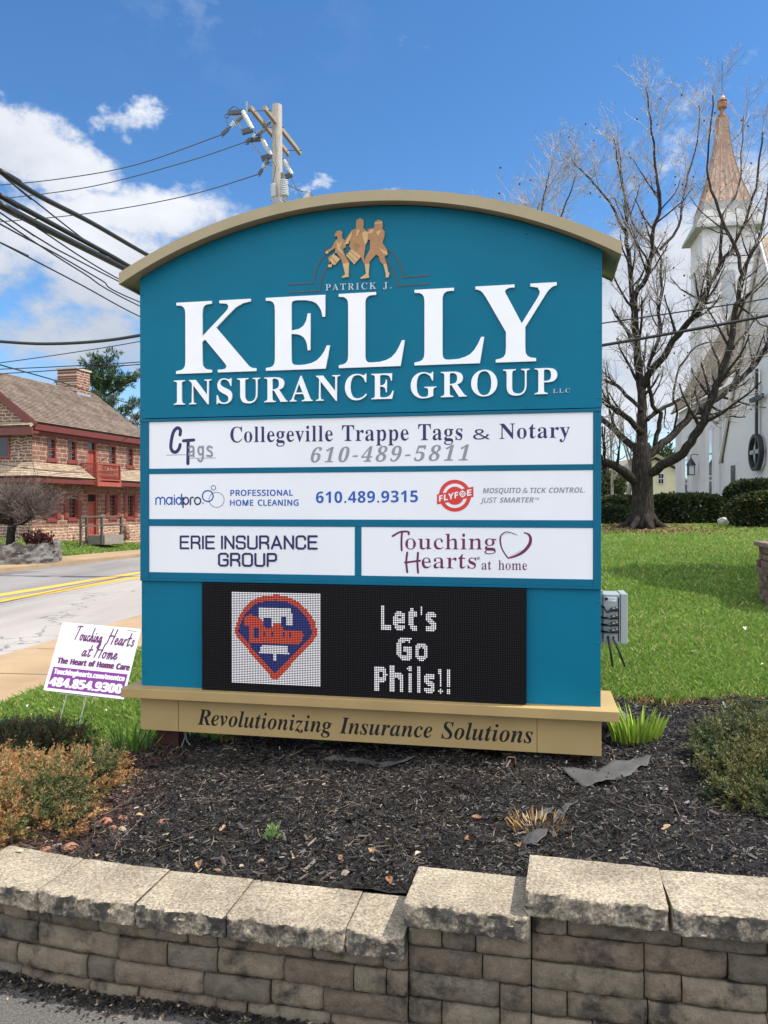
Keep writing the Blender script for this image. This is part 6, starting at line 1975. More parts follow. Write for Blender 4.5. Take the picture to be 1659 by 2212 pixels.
rise = (RIDGE - EAVE) / (HD / 2)
slope('roof', (-.25, -OVH, EAVE - OVH * rise * .55), (HL + .25, -OVH, EAVE - OVH * rise * .55), (HL + .25, HD / 2, RIDGE), (-.25, HD / 2, RIDGE), m_shingle)
slope('roof', (HL + .25, HD + OVH, EAVE - OVH * rise * .55), (-.25, HD + OVH, EAVE - OVH * rise * .55), (-.25, HD / 2, RIDGE), (HL + .25, HD / 2, RIDGE), m_shingle)
# cornice under the eave and along the rakes
mb = MB()
ez = EAVE - OVH * rise * .55
mb.box((-.28, -OVH + .03, ez - .36), (HL + .25, -OVH + .12, ez - .085))
mb.box((-.25, -OVH + .121, ez - .30), (HL + .22, -.003, ez - .18))
mb.box((-.25, -.16, ez - .52), (HL + .22, -.0035, ez - .302))
mb.build('cornice', m_redd, house)
mb = MB()
for x in (-.27, HL + .2):
 mb = MB()
 for s0, s1 in (((0 - OVH), HD / 2), (HD + OVH, HD / 2)):
  mb.beam((x, s0, ez - .22), (x, s1, RIDGE - .22), .07, .34)
 mb.build('rake_board', m_redd, house)
slope('gable_pent_roof', (-.55, HD + .3, EAVE - .36), (-.55, -.32, EAVE - .36), (-.03, -.32, EAVE - .12), (-.03, HD + .3, EAVE - .12), m_pent, shingle_rows=3)
mb = MB()
mb.box((-.52, -.40, EAVE - .80), (-.40, HD + .3, EAVE - .45))
mb.box((-.40, -.38, EAVE - .72), (-.003, HD + .3, EAVE - .60))
mb.build('gable_cornice', m_redd, house)

# pent roof between the storeys, wrapping round the near end, cut by the balcony
PT, PB, PO = fz(300, 640)[1], fz(345, 782, 1.0)[1], 1.0
bx0, bx1 = fz(1005, 740, 1.05)[0], fz(1250, 740, 1.05)[0]
slope('pent_roof', (-PO, -PO, PB), (bx0 - .02, -PO, PB), (bx0 - .02, -.02, PT), (0, -.02, PT), m_pent, shingle_rows=8)
slope('pent_roof', (bx1 + .02, -PO, PB), (HL + .4, -PO, PB), (HL + .1, -.02, PT), (bx1 + .02, -.02, PT), m_pent, shingle_rows=8)
slope('pent_roof', (-PO, HD, PB), (-PO, -PO, PB), (-.02, 0, PT), (-.02, HD, PT), m_pent, shingle_rows=8)
mb = MB()
mb.box((-PO + .02, -PO + .03, PB - .30), (bx0 - .02, -PO + .10, PB - .095))
mb.box((bx1 + .02, -PO + .03, PB - .30), (HL + .4, -PO + .10, PB - .095))
mb.box((-PO + .03, -PO + .101, PB - .30), (-PO + .10, HD, PB - .095))
mb.box((-PO + .11, -PO + .101, PB - .16), (HL + .3, -.003, PB - .10))
mb.box((-PO + .101, .0, PB - .16), (-.003, HD, PB - .10))
mb.build('pent_fascia', m_redd, house)
# keystone arches over the lower openings
mb = MB()
for r in lo_w + [d_lo]:
 xm, hw_ = (r[0] + r[1]) / 2, (r[1] - r[0]) / 2
 z0 = r[3] + .02
 for i in range(-3, 4):
  a0, a1 = (i - .46) / 3.5, (i + .46) / 3.5
  mb.prism([(xm + a0 * hw_ * 1.15, z0), (xm + a1 * hw_ * 1.15, z0), (xm + a1 * hw_ * 1.75, z0 + .42), (xm + a0 * hw_ * 1.75, z0 + .42)], lambda x, y, d: Vector((x, -d, y)), .002, .03)
mb.build('keystones', pm('keystone', (0.21, 0.115, 0.082), .9, .25, 6), house)


def window(h, name, shutters):
 x0, x1, z0, z1 = h
 mb = MB()
 e = .07
 for a, b in (((x0, .03, z0), (x0 + e, .16, z1)), ((x1 - e, .03, z0), (x1, .16, z1)), ((x0 + e, .03, z1 - e), (x1 - e, .16, z1)), ((x0 + e, .03, z0), (x1 - e, .16, z0 + e))):
  mb.box(a, b)
 mb.box((x0 + e, .08, (z0 + z1) / 2 - .025), (x1 - e, .13, (z0 + z1) / 2 + .025))
 w = mb.build(name, m_redp, house)
 mb = MB()
 mb.box((x0 + e, .135, z0 + e), (x1 - e, .15, z1 - e))
 mb.build('pane', m_glass_h, w)
 mb = MB()
 nx_, nz_ = 3, 6 if shutters else 5
 for i in range(1, nx_):
  x = x0 + e + (x1 - x0 - 2 * e) * i / nx_
  mb.box((x - .006, .118, z0 + e), (x + .006, .134, z1 - e))
 for i in range(1, nz_):
  z = z0 + e + (z1 - z0 - 2 * e) * i / nz_
  mb.box((x0 + e, .112, z - .006), (x1 - e, .1335, z + .006))
 mb.build('glazing_bars', m_muntin, w)
 mb = MB()
 mb.box((x0 - .06, -.05, z0 - .13), (x1 + .06, .028, z0 - .003))
 mb.build('sill', m_redp, w)
 if shutters:
  sw = (x1 - x0) * .48
  for a, b in ((x0 - sw - .01, x0 - .01), (x1 + .01, x1 + sw + .01)):
   mb = MB()
   mb.box((a, -.045, z0 + .02), (b, -.004, z1 - .02))
   mb.box((a + .05, -.055, z0 + .1), (b - .05, -.046, z0 + .45 * (z1 - z0)))
   mb.box((a + .05, -.055, z0 + .52 * (z1 - z0)), (b - .05, -.046, z1 - .1))
   mb.build('shutter', m_redp, w)
 return w


for r in up_w:
 window(r, 'window', False)
for r in lo_w:
 window(r, 'window', True)


def door(h, label):
 x0, x1, z0, z1 = h
 mb = MB()
 e = .09
 mb.box((x0, .02, z0), (x0 + e, .2, z1))
 mb.box((x1 - e, .02, z0), (x1, .2, z1))
 mb.box((x0 + e, .02, z1 - e), (x1 - e, .2, z1))
 tz = z1 - .48
 mb.box((x0 + e, .05, tz - .06), (x1 - e, .2, tz))
 mb.box((x0 + e, .15, z0), (x1 - e, .19, tz - .06))
 for k in range(2):
  a = x0 + e + .07 + k * (x1 - x0 - 2 * e - .07) / 2
  b = a + (x1 - x0 - 2 * e - .07) / 2 - .07
  for f0, f1 in ((.08, .36), (.42, .66), (.72, .93)):
   hgt = tz - .06 - z0
   mb.box((a, .138, z0 + f0 * hgt), (b, .151, z0 + f1 * hgt))
 d = mb.build('door', m_balc, house)
 tag(d, label)
 mb = MB()
 mb.box((x0 + e, .14, tz), (x1 - e, .17, z1 - e))
 mb.build('transom_pane', m_glass_h, d)


door(d_up, 'red panelled door onto the balcony')
door(d_lo, 'red panelled ground floor door')
# gable windows (upper and lower, near end)
for z0, z1 in ((zu0, zu1), (zl0, zl1)):
 mb = MB()
 mb.box((-.05, 1.25, z0), (-.003, 2.2, z1))
 w = mb.build('window', m_redp, house)
 mb = MB()
 mb.box((-.06, 1.33, z0 + .08), (-.051, 2.12, z1 - .08))
 mb.build('pane', m_glass_h, w)

# balcony
bt = fz(1005, 650, 1.1)[1]
bf = fz(1005, 850, 1.1)[1] + .02
mb = MB()
mb.box((bx0, -1.1, bf - .22), (bx1, -.004, bf))
bal = mb.build('balcony', m_balc, house)
mb = MB()
for x in (bx0 + .05, bx1 - .05):
 mb.box((x - .05, -1.09, bf + .001), (x + .05, -.99, bt + .03))
 mb.box((x - .05, -.11, bf + .001), (x + .05, -.01, bt))
mb.beam((bx0 + .101, -1.04, bt - .03), (bx1 - .101, -1.04, bt - .03), .10, .06)
mb.beam((bx0 + .101, -1.04, bf + .12), (bx1 - .101, -1.04, bf + .12), .07, .06)
for x in (bx0 + .05, bx1 - .05):
 mb.beam((x, -.985, bt - .03), (x, -.12, bt - .03), .10, .06)
 mb.beam((x, -.985, bf + .12), (x, -.12, bf + .12), .07, .06)
mb.build('railing', m_balc, bal)
mb = MB()
prof = [(0, .018), (.12, .020), (.25, .036), (.42, .022), (.55, .034), (.7, .02), (1, .018)]
hgt = bt - bf - .21
n = 19
for i in range(1, n):
 x = bx0 + .1 + (bx1 - bx0 - .2) * i / n
 mb.tube([(x, -1.04, bf + .15 + t * hgt) for t, r in prof], [r for t, r in prof], 6, cap=False)
for x in (bx0 + .05, bx1 - .05):
 for i in range(1, 8):
  y = -.98 + .87 * i / 8
  mb.tube([(x, y, bf + .15 + t * hgt) for t, r in prof], [r for t, r in prof], 6, cap=False)
mb.build('balusters', m_balc, bal)
# chimney on the ridge towards the far end
cw = fac(190, 860, -HD / 2)[0]
mb = MB()
cx0, cx1 = cw - 1.75, cw - .55
mb.box((cx0, HD / 2 - .55, RIDGE - .8), (cx1, HD / 2 + .75, RIDGE + 1.05))
ch = mb.build('chimney', stone_mat('chimney_stone', 'xz', False, ((0.19, 0.085, 0.06), (0.12, 0.06, 0.045), (.3, .2, .14)), (.40, .31, .25)), house)
mb = MB()
mb.box((cx0 - .06, HD / 2 - .62, RIDGE + 1.052), (cx1 + .06, HD / 2 + .82, RIDGE + 1.15))
mb.build('cap', pm('chimney_cap', (.42, .36, .29), .9), ch)
mb = MB()
mb.box((cx0 - .03, HD / 2 - .58, RIDGE - .72), (cx1 + .03, HD / 2 - .552, RIDGE - .25))
mb.box((cx1 + .002, HD / 2 - .58, RIDGE - .72), (cx1 + .04, HD / 2 + .5, RIDGE + .22))
mb.build('flashing', pm('lead_grey', (.26, .28, .32), .5), ch)
# second chimney, near end, out of the picture to the left
ground_house = HBASE

# timber well frame in front of the lower door
a0, a1 = fz(838, 1400, 1.6)[0], fz(1255, 1400, 1.6)[0]
wl = thing('timber_frame', 'weathered grey open timber frame with rails standing before the red ground floor door', 'wooden frame', (HO[0] - HY[0] * 1.6, HO[1] - HY[1] * 1.6, 0.0), math.atan2(HX[1], HX[0]))
m_wood = pm('grey_timber', (.085, .072, .06), .85, .35, 14, stretch=(1, 1, .1))
zt = fz(1040, 1215, 1.6)[1] + HBASE
am = (a0 + a1) / 2
for x, y in ((a0, 0), (am, 0), (a1, 0), (am, .9)):
 mb = MB()
 mb.box((x - .05, y - .05, -.25), (x + .05, y + .05, zt - .001))
 mb.build('post', m_wood, wl)
for y in (0, ):
 for z in (zt + .04, (zt + .1) * .58):
  mb = MB()
  mb.beam((a0 - .06, y - .075 if z < zt else y, z), (a1 + .06, y - .075 if z < zt else y, z), .05 if z < zt else .12, .08)
  mb.build('rail', m_wood, wl)
mb = MB()
mb.box((am + .06, -.12, -.25), (a1 + .05, 1.0, .22))
mb.build('stone_kerb', pm('kerb_stone', (.22, .20, .17), .9, .3, 6), wl)


def rock(name, p, r, mat, seed=0, sc=(1, 1, .7), label=None, cat=None, group=None, n=2):
 bm = bmesh.new()
 bmesh.ops.create_icosphere(bm, subdivisions=n, radius=r)
 for v in bm.verts:
  q = v.co.normalized()
  k = 1 + .42 * noise.noise(q * 1.6 + Vector((seed * 7.3, 0, 0))) + .18 * noise.noise(q * 4 + Vector((0, seed * 3.1, 0)))
  v.co = Vector((v.co.x * sc[0], v.co.y * sc[1], v.co.z * sc[2])) * k
 me = bpy.data.meshes.new(name)
 bm.to_mesh(me)
 bm.free()
 me.materials.append(mat)
 o = bpy.data.objects.new(name, me)
 COL.objects.link(o)
 o.location = p
 o.rotation_euler = (0, 0, seed * 1.7)
 return tag(o, label, cat, group)


m_boulder = pm('red_boulder', (.23, .125, .09), .9, .35, 7, bump=.5, bscale=18, bdist=.03)
bw, _ = fz(1290, 1385, 1.2)
bp = HO + HX * bw - HY * 1.2
rock('boulder', (bp[0], bp[1], .28), .38, m_boulder, 3, (.9, .8, 1.0), 'reddish boulder lying right of the timber frame by the stone house wall', 'boulder', n=3)

# stone planter with an ornamental tree
PLX = P(60, 1200, 27.5)
pl = thing('stone_planter', 'grey rock faced curved planter wall by the far pavement', 'planter', (PLX.x, PLX.y, float(ground_z(PLX.x, PLX.y))))
m_rockwall = pm('grey_rock', (.15, .14, .13), .9, .5, 2.5, bump=.8, bscale=6, bdist=.12)
vs, fs = [], []
p0, p1 = P(-60, 1216, 27.0), P(100, 1212, 28.0)
path = [P(-90, 1216, 27.0), P(0, 1216, 27.2), P(70, 1214, 27.7), P(112, 1210, 28.4), P(130, 1206, 29.4), P(128, 1200, 31.0)]
pth = []
for i in range(len(path) - 1):
 for k in range(14):
  pth.append(path[i].lerp(path[i + 1], k / 14))
nseg = len(pth)
tops = [float(ground_z(p.x, p.y)) for p in pth]
rows = 9
for i, p in enumerate(pth):
 d = (pth[min(i + 1, nseg - 1)] - pth[max(i - 1, 0)]).normalized()
 nrm = Vector((d.y, -d.x, 0))
 base = tops[i] - .25
 hh = .95 + .12 * noise.noise(p * 1.3) + (.06 if (i // 4) % 2 else 0)
 for j in range(rows + 3):
  f = min(j / rows, 1)
  q = Vector((p.x, p.y, base + f * hh))
  inn = max(0, j - rows) * .18
  bump_ = .10 * noise.noise(q * 2.6) + .09 * noise.noise(q * 6.5)
  vs.append(q + nrm * (bump_ - inn) - Vector((PLX.x, PLX.y, pl.location.z)) + Vector((0, 0, .05 * noise.noise(q * 6))))
R_ = rows + 3
for i in range(nseg - 1):
 for j in range(R_ - 1):
  fs.append((i * R_ + j, (i + 1) * R_ + j, (i + 1) * R_ + j + 1, i * R_ + j + 1))
mb = MB()
mb.v, mb.f, mb.mi = [tuple(v) for v in vs], fs, [0] * len(fs)
mb.build('rock_wall', m_rockwall, pl)
mb = MB()
m_soil2 = pm('planter_soil', (.07, .05, .035), .95, .4, 8)
zs = .42
poly = [pth[i] - Vector((PLX.x, PLX.y, 0)) for i in range(0, nseg, 5)] + [P(-90, 1190, 31.5) - Vector((PLX.x, PLX.y, 0))]
mb.face([(p.x, p.y, zs) for p in poly])
mb.build('soil', m_soil2, pl)

# ================================================================== CHURCH
m_wht = pm('white_stucco', (0.60, 0.575, 0.59), .7, .05, .7, spec=.25, bump=.08, bscale=50, bdist=.004)
m_wht2 = pm('white_siding', (0.57, 0.55, 0.565), .65, .06, 1.2, spec=.3)
m_copper = pm('copper_sheet', (0.37, 0.225, 0.155), .55, .25, 1.3, spec=.4, metal=.1)
m_copperd = pm('copper_brown', (0.26, 0.105, 0.055), .5, .3, 3, spec=.5, metal=.2)
m_greyroof = pm('grey_skirt', (0.30, 0.30, 0.30), .8, .2, 3)
m_iron = pm('black_iron', (.012, .012, .014), .5, .2)
m_glass_c, nt_, bs_ = _nodes('church_glass')
bs_.inputs['Base Color'].default_value = (0.62, 0.70, 0.78, 1)
bs_.inputs['Metallic'].default_value = 0.85
bs_.inputs['Roughness'].default_value = 0.04
bs_.inputs['Specular IOR Level'].default_value = 1.0
m_chroof = shingle_mat('tan_shingle', (0.40, 0.33, 0.26), (0.31, 0.25, 0.19), row=.24)
CD_ = Vector((0.156, 0.988, 0))                 # along the church front (away from the viewer)
C0 = Vector((14.2, 30.0, 1.0))                  # below the ring emblem
church = thing('church', 'white church with flared copper spire and steep front gable on the right', 'church', tuple(C0), math.atan2(CD_.y, CD_.x))
CN = Vector((-CD_.y, CD_.x, 0))                 # out of the front, towards the road  (local +y)


def ch(px, py, off=0.0):
 """photo position -> (along the front, height above C0) on the front plane, off metres out"""
 o = C0 + CN * off
 k = (px - 829.5) / FPX
 w = (k * o.y - o.x) / (CD_.x - k * CD_.y)
 Y = o.y + w * CD_.y
 return w, CAM_Z - (py - HOR) / FPX * Y - C0.z


def cz(zx, zy, off=0.0):
 """same from the enlargement of photo 1600-1920 x 850-1350 (1416 px wide)"""
 return ch((1600 + zx / 4.425) * .86406, (850 + zy / 4.425) * .86406, off)


# steep front gable (nave) with its rake coming down on the far side
rk0 = cz(925, 1270)
rk1 = cz(1125, 150)
sl = (rk1[1] - rk0[1]) / (rk1[0] - rk0[0])
apex_w = cz(1258, 1245, .25)[0] - .15
far_w = rk0[0]
half = far_w - apex_w
apex_z = rk0[1] - sl * half
near_w = apex_w - half
mb = MB()
front = [(near_w, -1.5), (far_w, -1.5), (far_w, rk0[1]), (apex_w, apex_z), (near_w, rk0[1])]
mb.prism(front, lambda x, y, d: Vector((x, -d, y)), 0, 14)
mb.build('nave', m_wht, church)
mb = MB()
for w0 in (far_w, near_w):
 sg_ = 1 if w0 == far_w else -1
 ext = sg_ * .25
 p, q = Vector((w0 + ext, .22, rk0[1] - abs(sl) * .25)), Vector((apex_w, .22, apex_z + .0))
 n_ = Vector((abs(sl) * sg_, 0, 1)).normalized()
 for a, b, th in ((.002, .30, .18),):
  pts = [p + n_ * .02, q + n_ * .02, q + n_ * (.02 + th * .4), p + n_ * (.02 + th * .4)]
  pts = [Vector((t.x, 0, t.z)) for t in pts]
  b0 = len(mb.v)
  for d in (.08, -14.2):
   mb.v += [(t.x, d, t.z) for t in pts]
  for f in ((0, 1, 2, 3), (7, 6, 5, 4), (0, 4, 5, 1), (1, 5, 6, 2), (2, 6, 7, 3), (3, 7, 4, 0)):
   mb.f.append(tuple(b0 + i for i in f))
   mb.mi.append(0)
mb.build('nave_roof', m_chroof, church)
mb = MB()
for w0, sg_ in ((far_w + .25, 1), (near_w - .25, -1)):
 p, q = Vector((w0, .13, rk0[1] - abs(sl) * .25)), Vector((apex_w, .13, apex_z))
 mb = MB()
 mb.beam(p, q, .09, .13, up=(0, 0, 1))
 mb.build('rake_board', m_wht2, church)
# narrow window in the front wall
wa, wb = cz(1018, 1390), cz(1072, 1640)
mb = MB()
mb.box((wb[0] - .10, -.02, .1), (wa[0] + .10, .05, wa[1] + .10))
w = mb.build('window', m_wht2, church)
mb = MB()
mb.box((wb[0], .051, .2), (wa[0], .06, wa[1]))
mb.build('pane', m_glass_c, w)

# ring and long cross staff emblem
rc = cz(1258, 1245, .25)
rr = abs(cz(1258, 1038, .25)[1] - cz(1258, 1448, .25)[1]) / 2
ring = MB()
na = 48
prof = [(-.065, .10), (.065, .10), (.065, .26), (-.065, .26)]
for i in range(na):
 t0, t1 = 2 * math.pi * i / na, 2 * math.pi * (i + 1) / na
 def pp(t, dr, y):
  return (rc[0] + (rr - .065 + dr) * math.cos(t), y, rc[1] + (rr - .065 + dr) * math.sin(t))
 for k in range(4):
  (a, ya), (b, yb) = prof[k], prof[(k + 1) % 4]
  ring.face([pp(t0, a, ya), pp(t1, a, ya), pp(t1, b, yb), pp(t0, b, yb)])
em = ring.build('emblem_ring', m_iron, church)
mb = MB()
ctop = cz(1258, 330, .2)
mb.box((rc[0] - .07, .12, rc[1] - rr + .135), (rc[0] + .07, .20, ctop[1]))
mb.build('cross_staff', m_iron, em)
mb = MB()
mb.box((rc[0] - rr + .135, .13, rc[1] - .05), (rc[0] - .072, .24, rc[1] + .10))
mb.box((rc[0] + .072, .13, rc[1] - .05), (rc[0] + rr - .135, .24, rc[1] + .10))
mb.build('cross_bar', pm('grey_bar', (.3, .3, .32), .6), em)
ca = cz(1258, 655, .2)
mb = MB()
mb.box((rc[0] - .75, .13, ca[1] - .09), (rc[0] - .072, .21, ca[1] + .09))
mb.box((rc[0] + .072, .13, ca[1] - .09), (rc[0] + .75, .21, ca[1] + .09))
mb.build('cross_arm', m_iron, em)

# wing beyond the gable: wall set back a little, with pilasters and tall windows
wing_a = far_w + .05
wing_b = ch(1452, 1050)[0]
eave_z = ch(1520, 852)[1]
mb = MB()
mb.box((wing_a, -9, -1.5), (wing_b, -.35, eave_z))
mb.build('wing', m_wht, church)
mb = MB()
for zx in (375, 545, 625, 830, 885, 905):
 a = cz(zx, 1600)[0]
 mb = MB()
 mb.box((a - .22, -.349, -1.5), (a + .22, -.12, eave_z - .4))
 mb.build('pilaster', m_wht2, church)
for zx in (450, 710):
 a = cz(zx, 1600)[0]
 mb = MB()
 mb.box((a - .35, -.348, -.5), (a + .35, -.29, eave_z - 1.6))
 w = mb.build('window', m_wht2, church)
 mb = MB()
 mb.box((a - .25, -.289, -.4), (a + .25, -.28, eave_z - 1.75))
 mb.build('pane', m_glass_c, w)
 mb = MB()
 for z in (.6, 1.9, 3.2, 4.5):
  mb.box((a - .25, -.279, z), (a + .25, -.262, z + .06))
 mb.build('glazing_bars', m_wht2, w)
# wing roof: slope facing the road
rt = ch(1500, 735, -3.2)
slope('wing_roof', (wing_b + .25, .05, eave_z - .05), (wing_a - .0, .05, eave_z - .05), (wing_a - .0, -3.4, rt[1] + .2), (wing_b - 1.2, -3.4, rt[1] + .2), m_chroof, parent=church)
mb = MB()
mb.box((wing_a, -9, eave_z + .002), (wing_b - 1.4, -3.45, rt[1]))
mb.build('clerestory', m_wht2, church)

# tower and flared spire
TW = 1.75
tc_ = ch(1558, 600, -6.0)
TX, TY = tc_[0], -6.0
TD = (C0 + CD_ * TX + CN * TY).y
tz = lambda py: CAM_Z - (py - HOR) / FPX * TD - C0.z
mb = MB()
zt_ = tz(500)
mb.box((TX - TW, TY - TW, -1.5), (TX + TW, TY + TW, zt_))
for z in (tz(720), tz(585)):
 mb.box((TX - TW - .10, TY - TW - .10, z), (TX + TW + .10, TY + TW + .10, z + .22))
tw = mb.build('tower', m_wht2, church)
for yy, ax_ in ((1, 0), (-1, 0), (0, -1)):
 mb = MB()
 if yy:
  mb.box((TX - .45, TY + yy * (TW + .002) - .02, tz(690)), (TX + .45, TY + yy * (TW + .002) + .02, tz(600)))
 else:
  mb.box((TX - TW - .02, TY - .45, tz(690)), (TX - TW + .02, TY + .45, tz(600)))
 mb.build('louvre', pm('grey_louvre', (.33, .34, .36), .7), tw)


def rings(name, prof, mat, n=4, rot=math.pi / 4, seams=0, smooth_=False):
 """stack of square or many-sided rings: (height, half width)"""
 mb = MB()
 k = 1 / math.cos(math.pi / n)
 pts = []
 for z, r in prof:
  pts.append([(TX + r * k * math.cos(rot + 2 * math.pi * i / n), TY + r * k * math.sin(rot + 2 * math.pi * i / n), z) for i in range(n)])
 for a, b in zip(pts, pts[1:]):
  for i in range(n):
   j = (i + 1) % n
   mb.face([a[i], a[j], b[j], b[i]])
 mb.face(pts[-1])
 mb.face(pts[0][::-1])
 if seams:
  for i in range(n):
   j = (i + 1) % n
   for s in range(0, seams + 1):
    f = s / seams
    line_ = []
    for row in pts:
     A, B = Vector(row[i]), Vector(row[j])
     q = A.lerp(B, f)
     c = Vector((TX, TY, q.z))
     line_.append(q + (q - c).normalized() * .012)
    mb.tube(line_, .028, 4, cap=False)
 return mb.build(name, mat, church)


zs0, zs1 = tz(452), tz(258)
Hs = zs1 - zs0
prof = []
wb_, wt_ = 54 / FPX * TD * .86, 9.5 / FPX * TD
for i in range(15):
 f = i / 14
 prof.append((zs0 + f * Hs, wt_ + (wb_ - wt_) * ((1 - f) ** 1.9 * .85 + .15 * (1 - f))))
rings('spire_skirt', [(tz(512), TW + .55), (tz(505), TW + .5), (tz(470), wb_ + .08), (zs0 + .0, wb_ + .02)], m_greyroof)
rings('spire', prof, m_copper, seams=6)
rings('finial', [(zs1, wt_ + .05), (zs1 + .12, wt_ + .05), (zs1 + .2, .16), (tz(240), .13), (tz(236), .33), (tz(228), .37), (tz(224), .22), (tz(221), .32), (tz(218.5), .10)], m_copperd, n=8, rot=0)
mb = MB()
mb.ball((TX, TY, tz(215.5)), .21, 16, 10)
mb.build('ball', pm('ball_copper', (.55, .33, .22), .35, .2, spec=.6), church, smooth='all')
mb = MB()
mb.tube([(TX, TY, tz(223)), (TX, TY, tz(138))], .022, 6)
mb.build('lightning_rod', m_iron, church)

# lantern hanging on the wing wall
lp = cz(562, 1430, .25)
lw = C0 + CD_ * lp[0] + CN * .25
lan = thing('wall_lantern', 'black iron lantern with pointed top hung on the white church wall', 'lantern', (lw.x, lw.y, lw.z + lp[1]), math.atan2(CD_.y, CD_.x))
mb = MB()
for x in (-.14, .14):
 for y in (-.14, .14):
  mb.box((x - .018, y - .018, -.26), (x + .018, y + .018, .2))
mb.box((-.17, -.17, -.30), (.17, .17, -.261))
mb.build('frame', m_iron, lan)
mb = MB()
for i in range(6):
 a, b = 2 * math.pi * i / 6, 2 * math.pi * (i + 1) / 6
 mb.face([(.26 * math.cos(a), .26 * math.sin(a), .201), (.26 * math.cos(b), .26 * math.sin(b), .201), (.03 * math.cos(b), .03 * math.sin(b), .58), (.03 * math.cos(a), .03 * math.sin(a), .58)])
mb.face([(.26 * math.cos(2 * math.pi * i / 6), .26 * math.sin(2 * math.pi * i / 6), .2005) for i in range(6)])
mb.tube([(0, 0, .55), (0, 0, .72)], .025, 6)
mb.build('roof', m_iron, lan)
mb = MB()
mb.box((-.12, -.12, -.255), (.12, .12, .195))
mb.build('glass', pm('lantern_glass', (.55, .56, .6), .2, .05), lan)
mb = MB()
mb.tube([(0, 0, .70), (0, -.1, .75), (0, -.62, .70)], .02, 6)
mb.build('bracket', m_iron, lan)

# ------------------------------------------------------------------ pale house and shed far behind
bh = P(1405, 1098, 55)
fh = thing('cream_house', 'cream gabled house far behind the big tree', 'house', (bh.x, bh.y, 1.2))
m_cream = pm('cream_siding', (.55, .48, .36), .8, .08, 2)
hx = lambda px: (px - 829.5) / FPX * 55 - bh.x
hz = lambda py: CAM_Z - (py - HOR) / FPX * 55 - 1.2
mb = MB()
xl, xr = hx(1330), hx(1462)
xc = hx(1413)
mb.prism([(xl, -1), (xr + 1, -1), (xr + 1, hz(1030)), (xc, hz(992)), (xl, hz(1048))], lambda x, y, d: Vector((x, d, y)), 0, 9)
mb.build('wall', m_cream, fh)
mb = MB()
for a, b in (((xl - .4, hz(1050)), (xc, hz(990))), ((xr + 1.3, hz(1034)), (xc, hz(990)))):
 p, q = Vector((a[0], 0, a[1] + .1)), Vector((b[0], 0, b[1] + .1))
 n_ = (q - p).cross(Vector((0, 1, 0))).normalized()
 if n_.z < 0:
  n_ = -n_
 b0 = len(mb.v)
 for d in (-.35, 9.3):
  mb.v += [(t.x, d, t.z) for t in (p, q, q + n_ * .2, p + n_ * .2)]
 for f in ((0, 1, 2, 3), (7, 6, 5, 4), (0, 4, 5, 1), (1, 5, 6, 2), (2, 6, 7, 3), (3, 7, 4, 0)):
  mb.f.append(tuple(b0 + i for i in f))
  mb.mi.append(0)
mb.build('roof', pm('tan_roof', (.26, .22, .17), .9, .2, 4), fh)
for (a, b, c, d) in ((1420, 1434, 1022, 1046), (1452, 1462, 1076, 1090)):
 mb = MB()
 mb.box((hx(a), -.06, hz(d)), (hx(b), -.002, hz(c)))
 w = mb.build('window', m_wht2, fh)
 mb = MB()
 xm = (hx(a) + hx(b)) / 2
 for q0, q1 in ((hz(d) + .06, (hz(c) + hz(d)) / 2 - .03), ((hz(c) + hz(d)) / 2 + .03, hz(c) - .06)):
  mb.box((hx(a) + .06, -.075, q0), (xm - .02, -.061, q1))
  mb.box((xm + .02, -.075, q0), (hx(b) - .06, -.061, q1))
 mb.build('pane', m_glass_h, w)

# ================================================================== TREES
m_bark, nt_, bs_ = _nodes('grey_bark')
n1_ = _noise(nt_, 9, 8, 0.7, stretch=(3, 3, .6))
nt_.links.new(_ramp(nt_, n1_, [(0.33, (0.008, 0.006, 0.005)), (0.5, (0.030, 0.024, 0.019)), (0.68, (0.10, 0.083, 0.067))]), bs_.inputs['Base Color'])
bs_.inputs['Roughness'].default_value = 0.85
bs_.inputs['Specular IOR Level'].default_value = 0.25
_bump(nt_, bs_, n1_, 1.0, .09)
_bump(nt_, bs_, _noise(nt_, 26, 7, .7, stretch=(3, 3, .5)), .9, .03)
m_bark2 = pm('pale_bark', (.26, .235, .20), .85, .45, 5, bump=.5, bscale=20, bdist=.02)
m_twig = pm('twig_grey', (.31, .265, .23), .6, .4, 1.5, spec=.5)
m_twig2 = pm('twig_brown', (.13, .095, .08), .7, .3, 2)
m_seed = pm('seed_ball', (.045, .026, .018), .9, .3)


def rv(s=1.0):
 return Vector((random.uniform(-s, s), random.uniform(-s, s), random.uniform(-s, s)))


def twig_line(mb, p, d, r, L, up, wob, n, sides, rend=0.35):
 """one wavy branch; returns its points and radii"""
 pts, rad = [p.copy()], [r]
 d = d.normalized()
 for i in range(n):
  d = (d + rv(wob) + Vector((0, 0, up))).normalized()
  p = p + d * (L / n)
  pts.append(p.copy())
  rad.append(r * (1 - (1 - rend) * (i + 1) / n))
 mb.tube(pts, rad, sides, cap=False)
 return pts, rad, d


def side_dir(d, ang, az):
 d = d.normalized()
 a = d.orthogonal().normalized()
 b = d.cross(a)
 return (d * math.cos(ang) + (a * math.cos(az) + b * math.sin(az)) * math.sin(ang)).normalized()


